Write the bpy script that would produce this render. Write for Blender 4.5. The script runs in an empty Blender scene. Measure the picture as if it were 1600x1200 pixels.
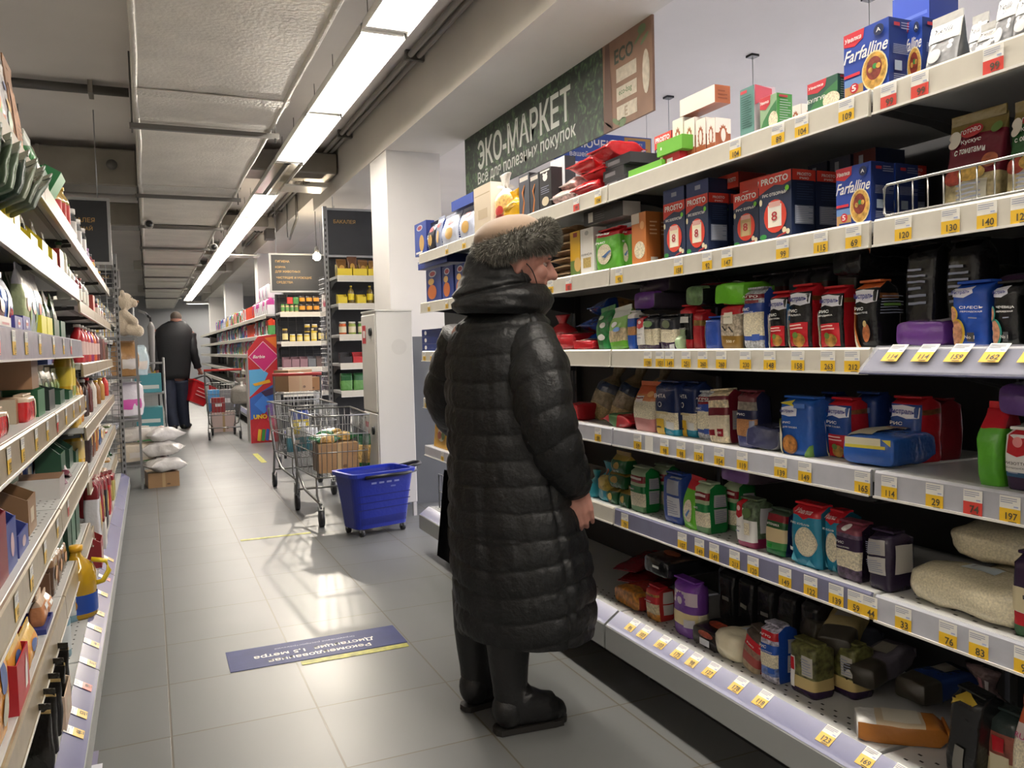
import bpy, math, random
from mathutils import Vector, Matrix, noise
C = bpy.context.scene
COL = C.collection
PI = math.pi
R = math.radians
# ---------------------------------------------------------------- camera
F_PX, YAW, PITCH, ROLL, EYE = 1287.4, R(23.707), R(-2.777), R(-1.4497), 1.2
fw = Vector((math.sin(YAW)*math.cos(PITCH), math.cos(YAW)*math.cos(PITCH), math.sin(PITCH)))
rt0 = Vector((math.cos(YAW), -math.sin(YAW), 0)); up0 = rt0.cross(fw)
rt = math.cos(ROLL)*rt0 + math.sin(ROLL)*up0
up = -math.sin(ROLL)*rt0 + math.cos(ROLL)*up0
cam_data = bpy.data.cameras.new('camera'); cam = bpy.data.objects.new('camera', cam_data); COL.objects.link(cam)
cam_data.sensor_width = 36.0; cam_data.lens = 36.0*F_PX/1600.0; cam_data.clip_start = 0.03; cam_data.clip_end = 200
cm = Matrix((rt, up, -fw)).transposed().to_4x4(); cm.translation = (0, 0, EYE); cam.matrix_world = cm
C.camera = cam
# ---------------------------------------------------------------- world, exposure
w = bpy.data.worlds.new('world'); C.world = w; w.use_nodes = True
w.node_tree.nodes['Background'].inputs['Color'].default_value = (0.75, 0.8, 0.9, 1)
w.node_tree.nodes['Background'].inputs['Strength'].default_value = 0.05
C.view_settings.view_transform = 'Standard'; C.view_settings.look = 'None'
C.view_settings.gamma = 1.0; C.view_settings.exposure = 0.35; C.view_settings.use_curve_mapping = False
LAMP = 24.0            # radiance of the fluorescent tubes
# the bare spot lamp that hangs over the far gondolas and throws the shadow of the trolley
sp = bpy.data.lights.new('spot_beam', 'SPOT'); sp.energy = 230; sp.color = (1, .9, .76); sp.spot_size = R(75); sp.spot_blend = .4; sp.shadow_soft_size = .035
SPOT_AT = Vector((1.816, 9.63, 2.26))
spo = bpy.data.objects.new('spot_beam', sp); COL.objects.link(spo); spo.location = SPOT_AT + Vector((-.04, -.09, -.03))
spo.rotation_euler = (Vector((0.8, 4.3, 0)) - SPOT_AT).to_track_quat('-Z', 'Y').to_euler()

# pixel of the photograph (1600 x 1200) -> point on a plane of the place, used to read positions off the photograph
def ray(px, py): return (px-800)/F_PX*rt - (py-600)/F_PX*up + fw
def on_x(px, py, X): d = ray(px, py); return Vector((0, 0, EYE)) + d*(X/d.x)
def on_y(px, py, Y): d = ray(px, py); return Vector((0, 0, EYE)) + d*(Y/d.y)
def on_z(px, py, Z): d = ray(px, py); return Vector((0, 0, EYE)) + d*((Z-EYE)/d.z)
def y_at(px, X, Z):                     # y on the line (X, ., Z) seen in pixel column px
    k = (px-800)/F_PX; a = rt - k*fw
    return -(X*a.x + (Z-EYE)*a.z)/a.y
def z_at(py, X, Y):                     # z on the upright (X, Y, .) seen in pixel row py
    k = -(py-600)/F_PX; a = up - k*fw
    return EYE - (X*a.x + Y*a.y)/a.z
# ---------------------------------------------------------------- materials
def lin(h):
    h = h.lstrip('#'); c = [int(h[i:i+2], 16)/255 for i in (0, 2, 4)]
    return tuple(v/12.92 if v <= .04045 else ((v+.055)/1.055)**2.4 for v in c)
_mats = {}
def M(hx, r=.5, m=0.0, bump=0.0, bscale=60, vary=0.0, vscale=6, spec=.5, trans=0.0, emit=0.0, alpha=1.0, coat=0.0, sheen=0.0):
    key = (hx, r, m, bump, bscale, vary, vscale, spec, trans, emit, alpha, coat, sheen)
    if key in _mats: return _mats[key]
    mt = bpy.data.materials.new('mat_'+hx.lstrip('#')); mt.use_nodes = True
    nt = mt.node_tree; b = nt.nodes['Principled BSDF']
    c = lin(hx)
    b.inputs['Base Color'].default_value = (*c, 1); b.inputs['Roughness'].default_value = r
    b.inputs['Metallic'].default_value = m; b.inputs['Specular IOR Level'].default_value = spec
    b.inputs['Transmission Weight'].default_value = trans; b.inputs['Alpha'].default_value = alpha
    b.inputs['Coat Weight'].default_value = coat
    if sheen: b.inputs['Sheen Weight'].default_value = sheen
    if emit: b.inputs['Emission Color'].default_value = (*c, 1); b.inputs['Emission Strength'].default_value = emit
    if bump or vary:
        tc = nt.nodes.new('ShaderNodeTexCoord')
    if bump:
        n = nt.nodes.new('ShaderNodeTexNoise'); n.inputs['Scale'].default_value = bscale; n.inputs['Detail'].default_value = 2
        bp = nt.nodes.new('ShaderNodeBump'); bp.inputs['Strength'].default_value = bump; bp.inputs['Distance'].default_value = .01
        nt.links.new(tc.outputs['Object'], n.inputs['Vector']); nt.links.new(n.outputs['Fac'], bp.inputs['Height']); nt.links.new(bp.outputs['Normal'], b.inputs['Normal'])
    if vary:
        n = nt.nodes.new('ShaderNodeTexNoise'); n.inputs['Scale'].default_value = vscale; n.inputs['Detail'].default_value = 5
        rp = nt.nodes.new('ShaderNodeValToRGB')
        rp.color_ramp.elements[0].position = .3; rp.color_ramp.elements[1].position = .7
        rp.color_ramp.elements[0].color = (*[v*(1-vary) for v in c], 1); rp.color_ramp.elements[1].color = (*[min(1, v*(1+vary)) for v in c], 1)
        nt.links.new(tc.outputs['Object'], n.inputs['Vector']); nt.links.new(n.outputs['Fac'], rp.inputs['Fac']); nt.links.new(rp.outputs['Color'], b.inputs['Base Color'])
    _mats[key] = mt
    return mt
def film(hx, r=.24): return M(hx, r, bump=.35, bscale=38)      # printed plastic film
def card(hx): return M(hx, .42)                                # printed carton
def grain(hx, scale=260, vary=.35): return M(hx, .32, vary=vary, vscale=scale, bump=.3, bscale=40)
INK, WHITE = M('#1b1c20', .5), M('#e9e8e4', .5)
CLEAR = None
def clear_film(tint='#f4f4f2', a=.16):
    return M(tint, .12, alpha=a, bump=.5, bscale=30)

# ---------------------------------------------------------------- mesh building
class MB:
    def __init__(s): s.v = []; s.f = []; s.mi = []; s.sm = []; s.mats = []
    def mid(s, m):
        if m not in s.mats: s.mats.append(m)
        return s.mats.index(m)
    def add(s, vs, fs, m, smooth=False):
        o = len(s.v); s.v += [tuple(v) for v in vs]; k = s.mid(m)
        for f in fs: s.f.append(tuple(i+o for i in f)); s.mi.append(k); s.sm.append(smooth)
    def box(s, a, b, m, bev=0.0):
        x0, y0, z0 = a; x1, y1, z1 = b
        if bev <= 0:
            vs = [(x0,y0,z0),(x1,y0,z0),(x1,y1,z0),(x0,y1,z0),(x0,y0,z1),(x1,y0,z1),(x1,y1,z1),(x0,y1,z1)]
            s.add(vs, [(0,3,2,1),(4,5,6,7),(0,1,5,4),(1,2,6,5),(2,3,7,6),(3,0,4,7)], m)
        else:
            e = bev; rings = []
            for z, q in ((z0, e), (z0+e, 0), (z1-e, 0), (z1, e)):
                rings.append([(x0+q+e*(q==0),y0+q,z),(x1-q-e*(q==0),y0+q,z),(x1-q,y0+q+e*(q==0),z),(x1-q,y1-q-e*(q==0),z),(x1-q-e*(q==0),y1-q,z),(x0+q+e*(q==0),y1-q,z),(x0+q,y1-q-e*(q==0),z),(x0+q,y0+q+e*(q==0),z)])
            s.loft(rings, m, True, True, False)
    def loft(s, rings, m, cap0=True, cap1=True, smooth=True, close=True):
        n = len(rings[0]); vs = [p for r in rings for p in r]; fs = []
        for i in range(len(rings)-1):
            for j in range(n if close else n-1):
                a, b = i*n+j, i*n+(j+1) % n
                fs.append((a, b, b+n, a+n))
        if cap0: fs.append(tuple(reversed(range(n))))
        if cap1: fs.append(tuple(range((len(rings)-1)*n, len(rings)*n)))
        s.add(vs, fs, m, smooth)
    def tube(s, pts, r, m, n=6, smooth=True, cap=True):
        pts = [Vector(p) for p in pts]; k = len(pts); rs = r if isinstance(r, (list, tuple)) else [r]*k
        rings = []; ref = None
        for i, p in enumerate(pts):
            t = (pts[min(i+1, k-1)] - pts[max(i-1, 0)]).normalized()
            if ref is None: ref = Vector((0, 0, 1)) if abs(t.z) < .9 else Vector((1, 0, 0))
            a = t.cross(ref)
            if a.length < 1e-5: a = t.orthogonal()
            a.normalize(); b = t.cross(a); ref = b.cross(t).normalized() if False else ref
            rings.append([p + rs[i]*(math.cos(2*PI*j/n)*a + math.sin(2*PI*j/n)*b) for j in range(n)])
        s.loft(rings, m, cap, cap, smooth)
    def lathe(s, prof, m, n=16, o=(0, 0, 0), smooth=True, sx=1, sy=1):
        rings = [[(o[0]+r*sx*math.cos(2*PI*j/n), o[1]+r*sy*math.sin(2*PI*j/n), o[2]+z) for j in range(n)] for r, z in prof]
        s.loft(rings, m, True, True, smooth)
    def ball(s, c, r, m, n=12, k=8):
        rx, ry, rz = r if isinstance(r, (tuple, list)) else (r, r, r)
        rings = []
        for i in range(k+1):
            t = -PI/2 + PI*i/k; q = max(math.cos(t), .02)
            rings.append([(c[0]+rx*q*math.cos(2*PI*j/n), c[1]+ry*q*math.sin(2*PI*j/n), c[2]+rz*math.sin(t)) for j in range(n)])
        s.loft(rings, m)
    def prism(s, poly, z0, z1, m):                      # poly of (x, y)
        s.loft([[(x, y, z0) for x, y in poly], [(x, y, z1) for x, y in poly]], m, True, True, False)
    def quad(s, a, b, c, d, m): s.add([a, b, c, d], [(0, 1, 2, 3)], m)
    def grid(s, fn, nu, nv, m, smooth=True):
        vs = [fn(i/nu, j/nv) for j in range(nv+1) for i in range(nu+1)]
        fs = [(j*(nu+1)+i, j*(nu+1)+i+1, (j+1)*(nu+1)+i+1, (j+1)*(nu+1)+i) for j in range(nv) for i in range(nu)]
        s.add(vs, fs, m, smooth)
    def xform(s, mat, start=0):
        for i in range(start, len(s.v)): s.v[i] = tuple(mat @ Vector(s.v[i]))
    def build(s, name, parent=None, loc=None, rotz=None):
        me = bpy.data.meshes.new(name); me.from_pydata(s.v, [], s.f)
        for m in s.mats: me.materials.append(m)
        me.polygons.foreach_set('material_index', s.mi); me.polygons.foreach_set('use_smooth', s.sm)
        me.update()
        o = bpy.data.objects.new(name, me); COL.objects.link(o)
        if parent is not None: o.parent = parent
        if loc is not None: o.location = loc
        if rotz is not None: o.rotation_euler = (0, 0, rotz)
        return o
_labels = {}
def tag(o, label, cat, group=None):
    o['label'] = label; o['category'] = cat
    if group: o['group'] = group
    _labels.setdefault(label, []).append((o, group))
    return o
def thing(name, label, cat, loc=(0, 0, 0), rotz=0, group=None):
    o = bpy.data.objects.new(name, None); COL.objects.link(o); o.location = loc; o.rotation_euler = (0, 0, rotz); o.empty_display_size = .1
    return tag(o, label, cat, group)
def struct(mb, name):
    o = mb.build(name); o['kind'] = 'structure'; return o
def clone(o, loc=None, rotz=None, label=None, group=None, parent=None, rot=None):
    c = o.copy(); COL.objects.link(c); c.parent = parent
    if parent is not None: c.matrix_parent_inverse = o.matrix_parent_inverse.copy()
    if loc is not None: c.location = loc
    if rotz is not None: c.rotation_euler = (0, 0, rotz)
    if rot is not None: c.rotation_euler = rot
    if parent is None:
        if group: c['group'] = group
        tag(c, label or c['label'], c['category'], c.get('group'))
    for ch in list(o.children): clone(ch, parent=c)
    return c
# text as flat mesh, cached: verts in units of cap height, width
_txt = {}
def text2d(t, bold=0.0, shear=0.0):
    k = (t, bold, shear)
    if k in _txt: return _txt[k]
    cu = bpy.data.curves.new('t', 'FONT'); cu.body = t; cu.size = 1; cu.offset = bold; cu.shear = shear; cu.resolution_u = 2; cu.fill_mode = 'FRONT'
    ob = bpy.data.objects.new('t', cu); me = bpy.data.meshes.new_from_object(ob)
    vs = [(v.co.x, v.co.y) for v in me.vertices]; fs = [tuple(p.vertices) for p in me.polygons]
    bpy.data.objects.remove(ob); bpy.data.curves.remove(cu); bpy.data.meshes.remove(me)
    if not vs: vs = [(0, 0), (1, 0), (1, 1)]; fs = []
    x0 = min(v[0] for v in vs); x1 = max(v[0] for v in vs); y0 = min(v[1] for v in vs); y1 = max(v[1] for v in vs)
    vs = [((x-x0), (y-y0)) for x, y in vs]
    _txt[k] = (vs, fs, max(x1-x0, 1e-3), max(y1-y0, 1e-3)); return _txt[k]
def put_text(mb, t, fn, cx, cy, w, h, m, bold=.01, shear=0.0, fit=True):
    """letters centred on (cx, cy) within w x h, every letter point mapped by fn(x, y) -> 3D point"""
    vs, fs, tw, th = text2d(t, bold, shear)
    sx, sy = w/tw, h/th
    if fit: sx = sy = min(sx, sy)
    mb.add([fn(cx+(x-tw/2)*sx, cy+(y-th/2)*sy) for x, y in vs], fs, m)
# ---------------------------------------------------------------- the hall
CEIL = 3.04
fm = bpy.data.materials.new('floor_tiles'); fm.use_nodes = True
nt = fm.node_tree; bs = nt.nodes['Principled BSDF']
tc = nt.nodes.new('ShaderNodeTexCoord'); mp = nt.nodes.new('ShaderNodeMapping'); mp.inputs['Location'].default_value = (-.014, -.11, 0)
br = nt.nodes.new('ShaderNodeTexBrick'); br.offset = 0; br.inputs['Scale'].default_value = 1
br.inputs['Brick Width'].default_value = .453; br.inputs['Row Height'].default_value = .44; br.inputs['Mortar Size'].default_value = .0035; br.inputs['Mortar Smooth'].default_value = .2
br.inputs['Color1'].default_value = (.142, .147, .147, 1); br.inputs['Color2'].default_value = (.158, .163, .162, 1); br.inputs['Mortar'].default_value = (.1, .085, .06, 1)
no = nt.nodes.new('ShaderNodeTexNoise'); no.inputs['Scale'].default_value = 3.2; no.inputs['Detail'].default_value = 7
mx = nt.nodes.new('ShaderNodeMixRGB'); mx.blend_type = 'MULTIPLY'; mx.inputs['Fac'].default_value = .35
rp = nt.nodes.new('ShaderNodeValToRGB'); rp.color_ramp.elements[0].position = .2; rp.color_ramp.elements[0].color = (.72, .72, .72, 1); rp.color_ramp.elements[1].position = .85
rr = nt.nodes.new('ShaderNodeMapRange'); rr.inputs['To Min'].default_value = .33; rr.inputs['To Max'].default_value = .46; bs.inputs['Specular IOR Level'].default_value = .45
nt.links.new(tc.outputs['Object'], mp.inputs['Vector']); nt.links.new(mp.outputs['Vector'], br.inputs['Vector']); nt.links.new(tc.outputs['Object'], no.inputs['Vector'])
nt.links.new(no.outputs['Fac'], rp.inputs['Fac']); nt.links.new(br.outputs['Color'], mx.inputs['Color1']); nt.links.new(rp.outputs['Color'], mx.inputs['Color2'])
nt.links.new(mx.outputs['Color'], bs.inputs['Base Color']); nt.links.new(no.outputs['Fac'], rr.inputs['Value']); nt.links.new(rr.outputs['Result'], bs.inputs['Roughness'])
bp = nt.nodes.new('ShaderNodeBump'); bp.inputs['Strength'].default_value = .25; bp.inputs['Distance'].default_value = .002; bp.invert = True
nt.links.new(br.outputs['Fac'], bp.inputs['Height']); nt.links.new(bp.outputs['Normal'], bs.inputs['Normal'])
b = MB(); b.box((-3.2, -3.6, -.1), (9.2, 29.2, 0), fm); struct(b, 'floor')
paint = M('#d8d5d0', .7, vary=.06, vscale=1.2)
ceilm = M('#e4dfda', .75, vary=.07, vscale=.9)
b = MB(); b.box((-3.2, -3.6, CEIL), (9.2, 29.2, CEIL+.12), ceilm); struct(b, 'ceiling')
b = MB(); b.box((-3.3, -3.6, 0), (-3.2, 29.2, CEIL), paint); struct(b, 'wall_left')
b = MB(); b.box((9.2, -3.6, 0), (9.3, 29.2, CEIL), paint); struct(b, 'wall_right')
b = MB(); b.box((-3.2, 29.1, 0), (9.2, 29.2, CEIL), M('#b9bcc0', .7)); struct(b, 'wall_far')
b = MB(); b.box((-3.2, -3.7, 0), (9.2, -3.6, CEIL), paint); struct(b, 'wall_back')
# the concrete beam over the right-hand shelves, the pillar that carries it
beamm = M('#d6d2ca', .7, vary=.05, vscale=1.5)
b = MB(); b.box((1.66, -3.6, 2.66), (2.13, 8.9, CEIL), beamm); b.box((1.66, 8.9, 2.8), (2.13, 29.1, CEIL), beamm)
struct(b, 'trim_beam')
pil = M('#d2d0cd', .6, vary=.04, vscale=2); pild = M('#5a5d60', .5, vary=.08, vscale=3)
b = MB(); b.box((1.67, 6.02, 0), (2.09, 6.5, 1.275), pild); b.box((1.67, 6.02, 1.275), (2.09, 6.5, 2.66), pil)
struct(b, 'trim_pillar')
b = MB()
for y in (14.2, 20.5, 26): b.box((1.7, y, 0), (2.1, y+.4, 2.8), pil)
for y in (11.6, 18, 24.5): b.box((-.2, y, 2.86), (1.66, y+.35, CEIL), beamm)
struct(b, 'trim_cross_beams')

# ---------------------------------------------------------------- ventilation
foil = M('#dedad0', .55, m=.05, bump=.3, bscale=45, vary=.1, vscale=4)
foil2 = M('#d3d0c6', .5, m=.15, bump=.6, bscale=55)
galv = M('#8f8a80', .38, m=.6, bump=.2, bscale=8, vary=.18, vscale=3)
steel = M('#6f6d69', .45, m=.6)
DZ = 2.63
t = thing('ventilation_duct', 'foil-wrapped rectangular air duct running along the ceiling over the aisle', 'duct', (.38, 5, CEIL))
t.location = (0, 0, 0)
b = MB()
secs = [(-3, 3.2), (3.2, 4.95), (4.95, 7.7), (7.7, 10.1), (10.1, 12.6), (12.6, 15.2), (15.2, 18), (18, 21), (21, 24.5), (24.5, 28.8)]
for i, (y0, y1) in enumerate(secs):
    e = .004*(i % 3)
    b.grid(lambda u, v: (-.01-e+u*(.79+2*e), y0+.01+v*(y1-y0-.02), DZ-e+.006*noise.noise((u*5, (y0+v*(y1-y0))*2.2, 1))), 10, 14, foil)
    b.box((-.012-e, y0, DZ+.004), (-.006, y1, 2.9), foil); b.box((.78, y0, DZ+.004), (.786+e, y1, 2.9), foil)
    b.box((0, y0, 2.89), (.78, y1, 2.9), foil)
b.build('duct_body', t)
for y0, y1 in secs:
    b = MB(); b.box((-.022, y1-.06, DZ-.016), (.8, y1+.06, DZ-.009), foil2); b.box((-.024, y1-.06, DZ-.016), (-.02, y1+.06, 2.9), foil2); b.box((.798, y1-.06, DZ-.016), (.802, y1+.06, 2.9), foil2)
    b.build('seam_tape', t)
b = MB()
for x in (-.004, .778): b.tube([(x + .012*noise.noise((x, y*.9, 0)), y, DZ-.004) for y in [-3+.35*k for k in range(90)]], .016, foil2, 6)
b.build('corner_tape', t)
for x0, x1, y, z0, z1, lb in ((-3.1, -.03, 8.0, 2.66, 2.98, 'dark stained crosswise air duct above the left shelves, nearer of two'), (-3.1, -.03, 10.3, 2.64, 2.9, 'paler crosswise air duct above the left shelves, behind the stained one'), (.81, 1.65, 7.6, 2.79, 2.98, 'nearest short crosswise duct between the foil duct and the beam'), (.81, 1.5, 11.2, 2.81, 2.95, 'second short crosswise duct right of the foil duct'), (.81, 1.4, 14.6, 2.81, 2.95, 'third short crosswise duct right of the foil duct'), (.81, 1.5, 17.6, 2.81, 2.95, 'fourth short crosswise duct right of the foil duct')):
    t = thing('cross_duct', lb, 'duct', ((x0+x1)/2, y, z0)); b = MB(); b.box((x0, y, z0), (x1, y+.42, z1), galv, .012); b.xform(Matrix.Translation((-(x0+x1)/2, -y, -z0))); b.build('duct_body', t)
    for x in (x0+.3, x0+1.3, x0+2.3):
        if x < x1-.05:
            b = MB(); b.box((x, y-.006, z0-.005), (x+.03, y+.43, z1), galv); b.xform(Matrix.Translation((-(x0+x1)/2, -y, -z0))); b.build('joint_flange', t)
    b = MB(); b.tube([(0, .2, z1-z0), (0, .2, CEIL-z0)], .006, steel); b.build('threaded_rod', t)
    if x0 < -1 and y < 9:
        b = MB(); b.lathe([(.001, 0), (.045, 0), (.045, .012), (.001, .012)], steel, 14); b.xform(Matrix.Translation((1.34, -.001, .18)) @ Matrix.Rotation(PI/2, 4, 'X')); b.build('inspection_cap', t)
for k, y in enumerate((5.6, 8.05, 10.0, 12.0, 14.2, 16.6, 19.5, 23)):
    t = thing('duct_bracket', ['nearest', 'second nearest', 'third nearest', 'fourth nearest', 'fifth nearest', 'sixth nearest', 'second farthest', 'farthest'][k]+' steel angle bracket slung under the foil-wrapped duct', 'bracket', (.38, y, DZ), 0, 'duct brackets')
    b = MB(); b.box((-.43, -.018, -.052), (.46, .018, -.022), steel); b.build('angle_bar', t)
    for x in (-.415, .435):
        b = MB(); b.tube([(x, 0, -.08), (x, 0, CEIL-DZ)], .006, steel); b.build('threaded_rod', t)
t = thing('conduit', 'grey conduit pipe crossing the ceiling above the left shelves', 'pipe', (-1.6, 6.3, CEIL-.03))
b = MB(); b.tube([(-1.5, 0, -.02), (1.55, 0, -.02)], .03, steel, 8); b.tube([(-1.5, .09, -.01), (1.55, .09, -.01)], .018, steel, 8); b.build('tube', t)
for x in (-.6, .5, 1.3):
    b = MB(); b.box((x, -.045, -.055), (x+.03, .12, .03), galv); b.build('clamp', t)
t = thing('conduit', 'pair of grey conduit pipes along the top edge of the beam', 'pipe', (1.62, 4, CEIL-.03))
for x in (-.0, -.055):
    b = MB(); b.tube([(x, -6, 0), (x, 11, 0)], .019, M('#8d8982', .5), 8); b.build('tube', t)
b = MB(); b.tube([(.016, 5.8, -.02), (.016, 5.82, -.3), (.016, 6.3, -.42), (.05, 6.6, -.43)], .016, steel); b.tube([(.016, 6.5, -.0), (.016, 6.5, -.2), (.016, 6.55, -.3), (.016, 6.52, -.42)], .008, steel); b.build('drop_pipe', t)
for y in range(-5, 11, 2):
    b = MB(); b.box((-.085, y, -.03), (.035, y+.03, .03), steel); b.build('clamp', t)
t = thing('junction_box', 'dark grey electrical box on the side of the beam', 'box', (1.65, 11.8, 2.88)); b = MB(); b.box((-.12, -.12, -.16), (.01, .12, .12), M('#6b6762', .5), .006); b.build('case', t); b = MB(); b.tube([(-.05, 0, .11), (-.05, 0, .17)], .015, steel); b.build('pipe_stub', t)
cc = M('#a9a7a3', .4); dk = M('#17181a', .3)
for k, (x, y, z, s) in enumerate(((.06, 9.6, 2.56, 'left'), (.8, 11.0, 2.5, 'right'))):
    t = thing('security_camera', f'bullet surveillance camera under the {s} edge of the duct', 'camera', (x, y, z), 0, 'cameras under the duct')
    b = MB(); b.tube([(0, .16, .02), (0, -.06, 0)], .045, cc, 12); b.build('housing', t)
    b = MB(); b.tube([(0, -.062, 0), (0, -.075, 0)], .034, dk, 12); b.build('lens', t)
    b = MB(); b.tube([(0, .1, .05), (0, .1, CEIL-z if k else .06)], .012, cc); b.build('mount', t)

# ---------------------------------------------------------------- fluorescent light strip
housm = M('#d8d6d0', .4); chrome = M('#c9c4b6', .16, m=.9); glow = M('#fff6ea', .4, emit=LAMP); glow3 = M('#fff4e6', .4, emit=LAMP*.75); glow2 = M('#f6f2ff', .4, emit=LAMP*7); glow_far = M('#f3f4ff', .4, emit=LAMP)
def fixture(x, y0, ln, lit, label, group, along='y', mt=None):
    t = thing('fluorescent_light', label, 'light', (x, y0, 2.75), 0 if along == 'y' else -PI/2, group)
    b = MB(); b.loft([[(-.118, y, -.014), (-.112, y, -.014), (-.106, y, .035), (.106, y, .035), (.112, y, -.014), (.118, y, -.014), (.112, y, .04), (.06, y, .075), (-.06, y, .075), (-.112, y, .04)] for y in (.01, ln-.01)], housm, False, False, False); b.build('housing', t)
    if lit:
        b = MB(); b.loft([[(-.104, y, .033), (-.1, y, .02), (-.04, y, .012), (.04, y, .012), (.1, y, .02), (.104, y, .033)] for y in (.03, ln-.03)], mt or glow, True, True, False); b.build('diffuser', t)
    else:
        b = MB(); b.loft([[(-.108, y, .008), (-.03, y, .004), (0, y, -.012), (.03, y, .004), (.108, y, .008)] for y in (.03, ln-.03)], chrome, False, False, False, False); b.build('reflector', t)
    for y in (.02, ln-.02):
        b = MB(); b.box((-.106, y-.012, .004), (.106, y+.012, .036), housm); b.build('end_cap', t)
    for s in (.3, ln-.3):
        b = MB(); b.tube([(0, s, .07), (0, s, CEIL-2.75)], .0025, steel, 4); b.build('suspension_wire', t)
    return t
LX = 1.13
ords = ['first', 'second', 'third', 'fourth', 'fifth', 'sixth', 'seventh', 'eighth', 'ninth', 'tenth', 'eleventh', 'twelfth', 'thirteenth', 'fourteenth', 'fifteenth', 'sixteenth', 'seventeenth', 'eighteenth', 'nineteenth', 'twentieth', 'twenty-first']
for y, l in ((-2.04, 'lit fluorescent lamp of the aisle strip behind the camera, rear one'), (-.52, 'lit fluorescent lamp of the aisle strip right above the camera'), (1.0, 'lit fluorescent lamp of the aisle strip just ahead of the camera')): fixture(LX, y, 1.5, True, l, 'aisle light strip')
y = 2.52; k = 1
while y < 26.5:
    gap = 6.9 < y < 8.3
    if gap: fixture(LX, y, 1.5, False, 'unlit reflector trough in the gap of the glowing light strip', 'aisle light strip')
    else: fixture(LX, y, 1.5, True, f'{ords[k]} lit fluorescent lamp along the bright strip over the aisle', 'aisle light strip')
    y += 1.52; k += 1
fixture(1.15, 28.2, 1.4, True, 'crosswise fluorescent light glowing at the far end of the aisle', None, 'x')
for y in (-2.2, -.6, .9): fixture(4.4, y, 1.5, True, 'lit fluorescent light over the next aisle, beside the camera', 'next aisle lights')
for y in (7.5, 9.1, 10.7, 13, 16): fixture(4.4, y, 1.5, True, 'lit fluorescent light over the next aisle beyond the pillar', 'far lights of the next aisle')
for k, y in enumerate((-1.5, 1.5, 4.5, 7.5, 10.5)):
    for j, x in enumerate((6.0, 8.0)): fixture(x, y, 1.5, True, 'unseen fill light added beyond the right-hand shelves to brighten the ceiling', 'added fill lights beyond the right-hand shelves', mt=glow2)  # hidden fill lamps, added to lift the ceiling on the right
for y in (-3, -1.4, .2, 1.8, 3.4, 5, 6.6, 8.2, 9.8): fixture(-2.3, y, 1.5, True, 'unseen fill light added behind the left-hand shelves to brighten the goods opposite', 'added fill lights behind the left-hand shelves', mt=glow3)  # out-of-view fill lamps, added to brighten the fronts of the right-hand goods
t = thing('drip_tray', 'thin pale translucent panel jutting from the light strip', 'panel', (1.4, 7.95, 2.7)); b = MB(); b.box((-.2, -.16, 0), (.19, .16, .018), M('#d9d5c9', .2), .004); b.build('tray', t); b = MB(); b.tube([(0, 0, .018), (0, 0, .34)], .004, steel, 4); b.build('suspension_rod', t)
t = thing('drip_tray', 'flat pale panel hung farther along under the light strip', 'panel', (1.36, 13.1, 2.62)); b = MB(); b.box((-.2, -.16, 0), (.24, .16, .018), M('#d9d5c9', .2), .004); b.build('tray', t); b = MB(); b.tube([(0, 0, .018), (0, 0, .42)], .004, steel, 4); b.build('suspension_rod', t)
t = thing('bulb_lamp', 'bare glowing bulb lamp beside the hygiene sign', 'lamp', SPOT_AT)
b = MB(); b.ball((0, 0, 0), .045, M('#ffe9c8', .4, emit=260), 14, 10); b.build('bulb', t)
b = MB(); b.lathe([(.02, .04), (.024, .05), (.022, .1), (.008, .12)], M('#55524d', .5), 12); b.build('socket', t)
b = MB(); b.tube([(0, 0, .11), (0, .02, .4), (0, 0, CEIL-SPOT_AT.z)], .004, M('#3b3936', .6), 5); b.build('cord', t)

# ---------------------------------------------------------------- banners and signs
leafm = bpy.data.materials.new('leaf_print'); leafm.use_nodes = True
nt = leafm.node_tree; bs = nt.nodes['Principled BSDF']; bs.inputs['Roughness'].default_value = .55
tc = nt.nodes.new('ShaderNodeTexCoord'); vo = nt.nodes.new('ShaderNodeTexVoronoi'); vo.inputs['Scale'].default_value = 22; no = nt.nodes.new('ShaderNodeTexNoise'); no.inputs['Scale'].default_value = 9
mxv = nt.nodes.new('ShaderNodeMixRGB'); mxv.inputs['Fac'].default_value = .25
rp = nt.nodes.new('ShaderNodeValToRGB'); e = rp.color_ramp.elements
e[0].position = .1; e[0].color = (*lin('#4f6a40'), 1); e[1].position = .62; e[1].color = (*lin('#16221a'), 1); x = e.new(.35); x.color = (*lin('#2c4430'), 1)
nt.links.new(tc.outputs['Object'], mxv.inputs['Color1']); nt.links.new(tc.outputs['Object'], no.inputs['Vector']); nt.links.new(no.outputs['Color'], mxv.inputs['Color2']); nt.links.new(mxv.outputs['Color'], vo.inputs['Vector'])
nt.links.new(vo.outputs['Distance'], rp.inputs['Fac']); nt.links.new(rp.outputs['Color'], bs.inputs['Base Color'])
BX, BY0, BY1, BZ0, BZ1, BS = 2.125, 3.18, 5.57, 2.235, 2.66, 3.62
t = thing('hanging_banner', 'dark green leafy eco market banner hung from the beam', 'banner', (BX, 4.4, BZ0)); t.location = (BX, 0, 0)
b = MB(); b.box((0, BS, BZ0), (.012, BY1, BZ1), leafm)
fn = lambda u, v: (-.0015, BY1-u, v)            # u runs from the far end towards the camera
pw = M('#b9bdb6', .5)
put_text(b, 'КО-МАРКЕТ', fn, 1.0, 2.49, 1.22, .19, pw, .018, .0, False)
arc = [R(145-290*i/20) for i in range(21)]; ro, ri = (.068, .097), (.038, .066)
b.add([fn(.305+r[0]*math.cos(a), 2.49+r[1]*math.sin(a)) for r in (ro, ri) for a in arc], [(i, i+1, 22+i, 21+i) for i in range(20)], pw)
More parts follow.
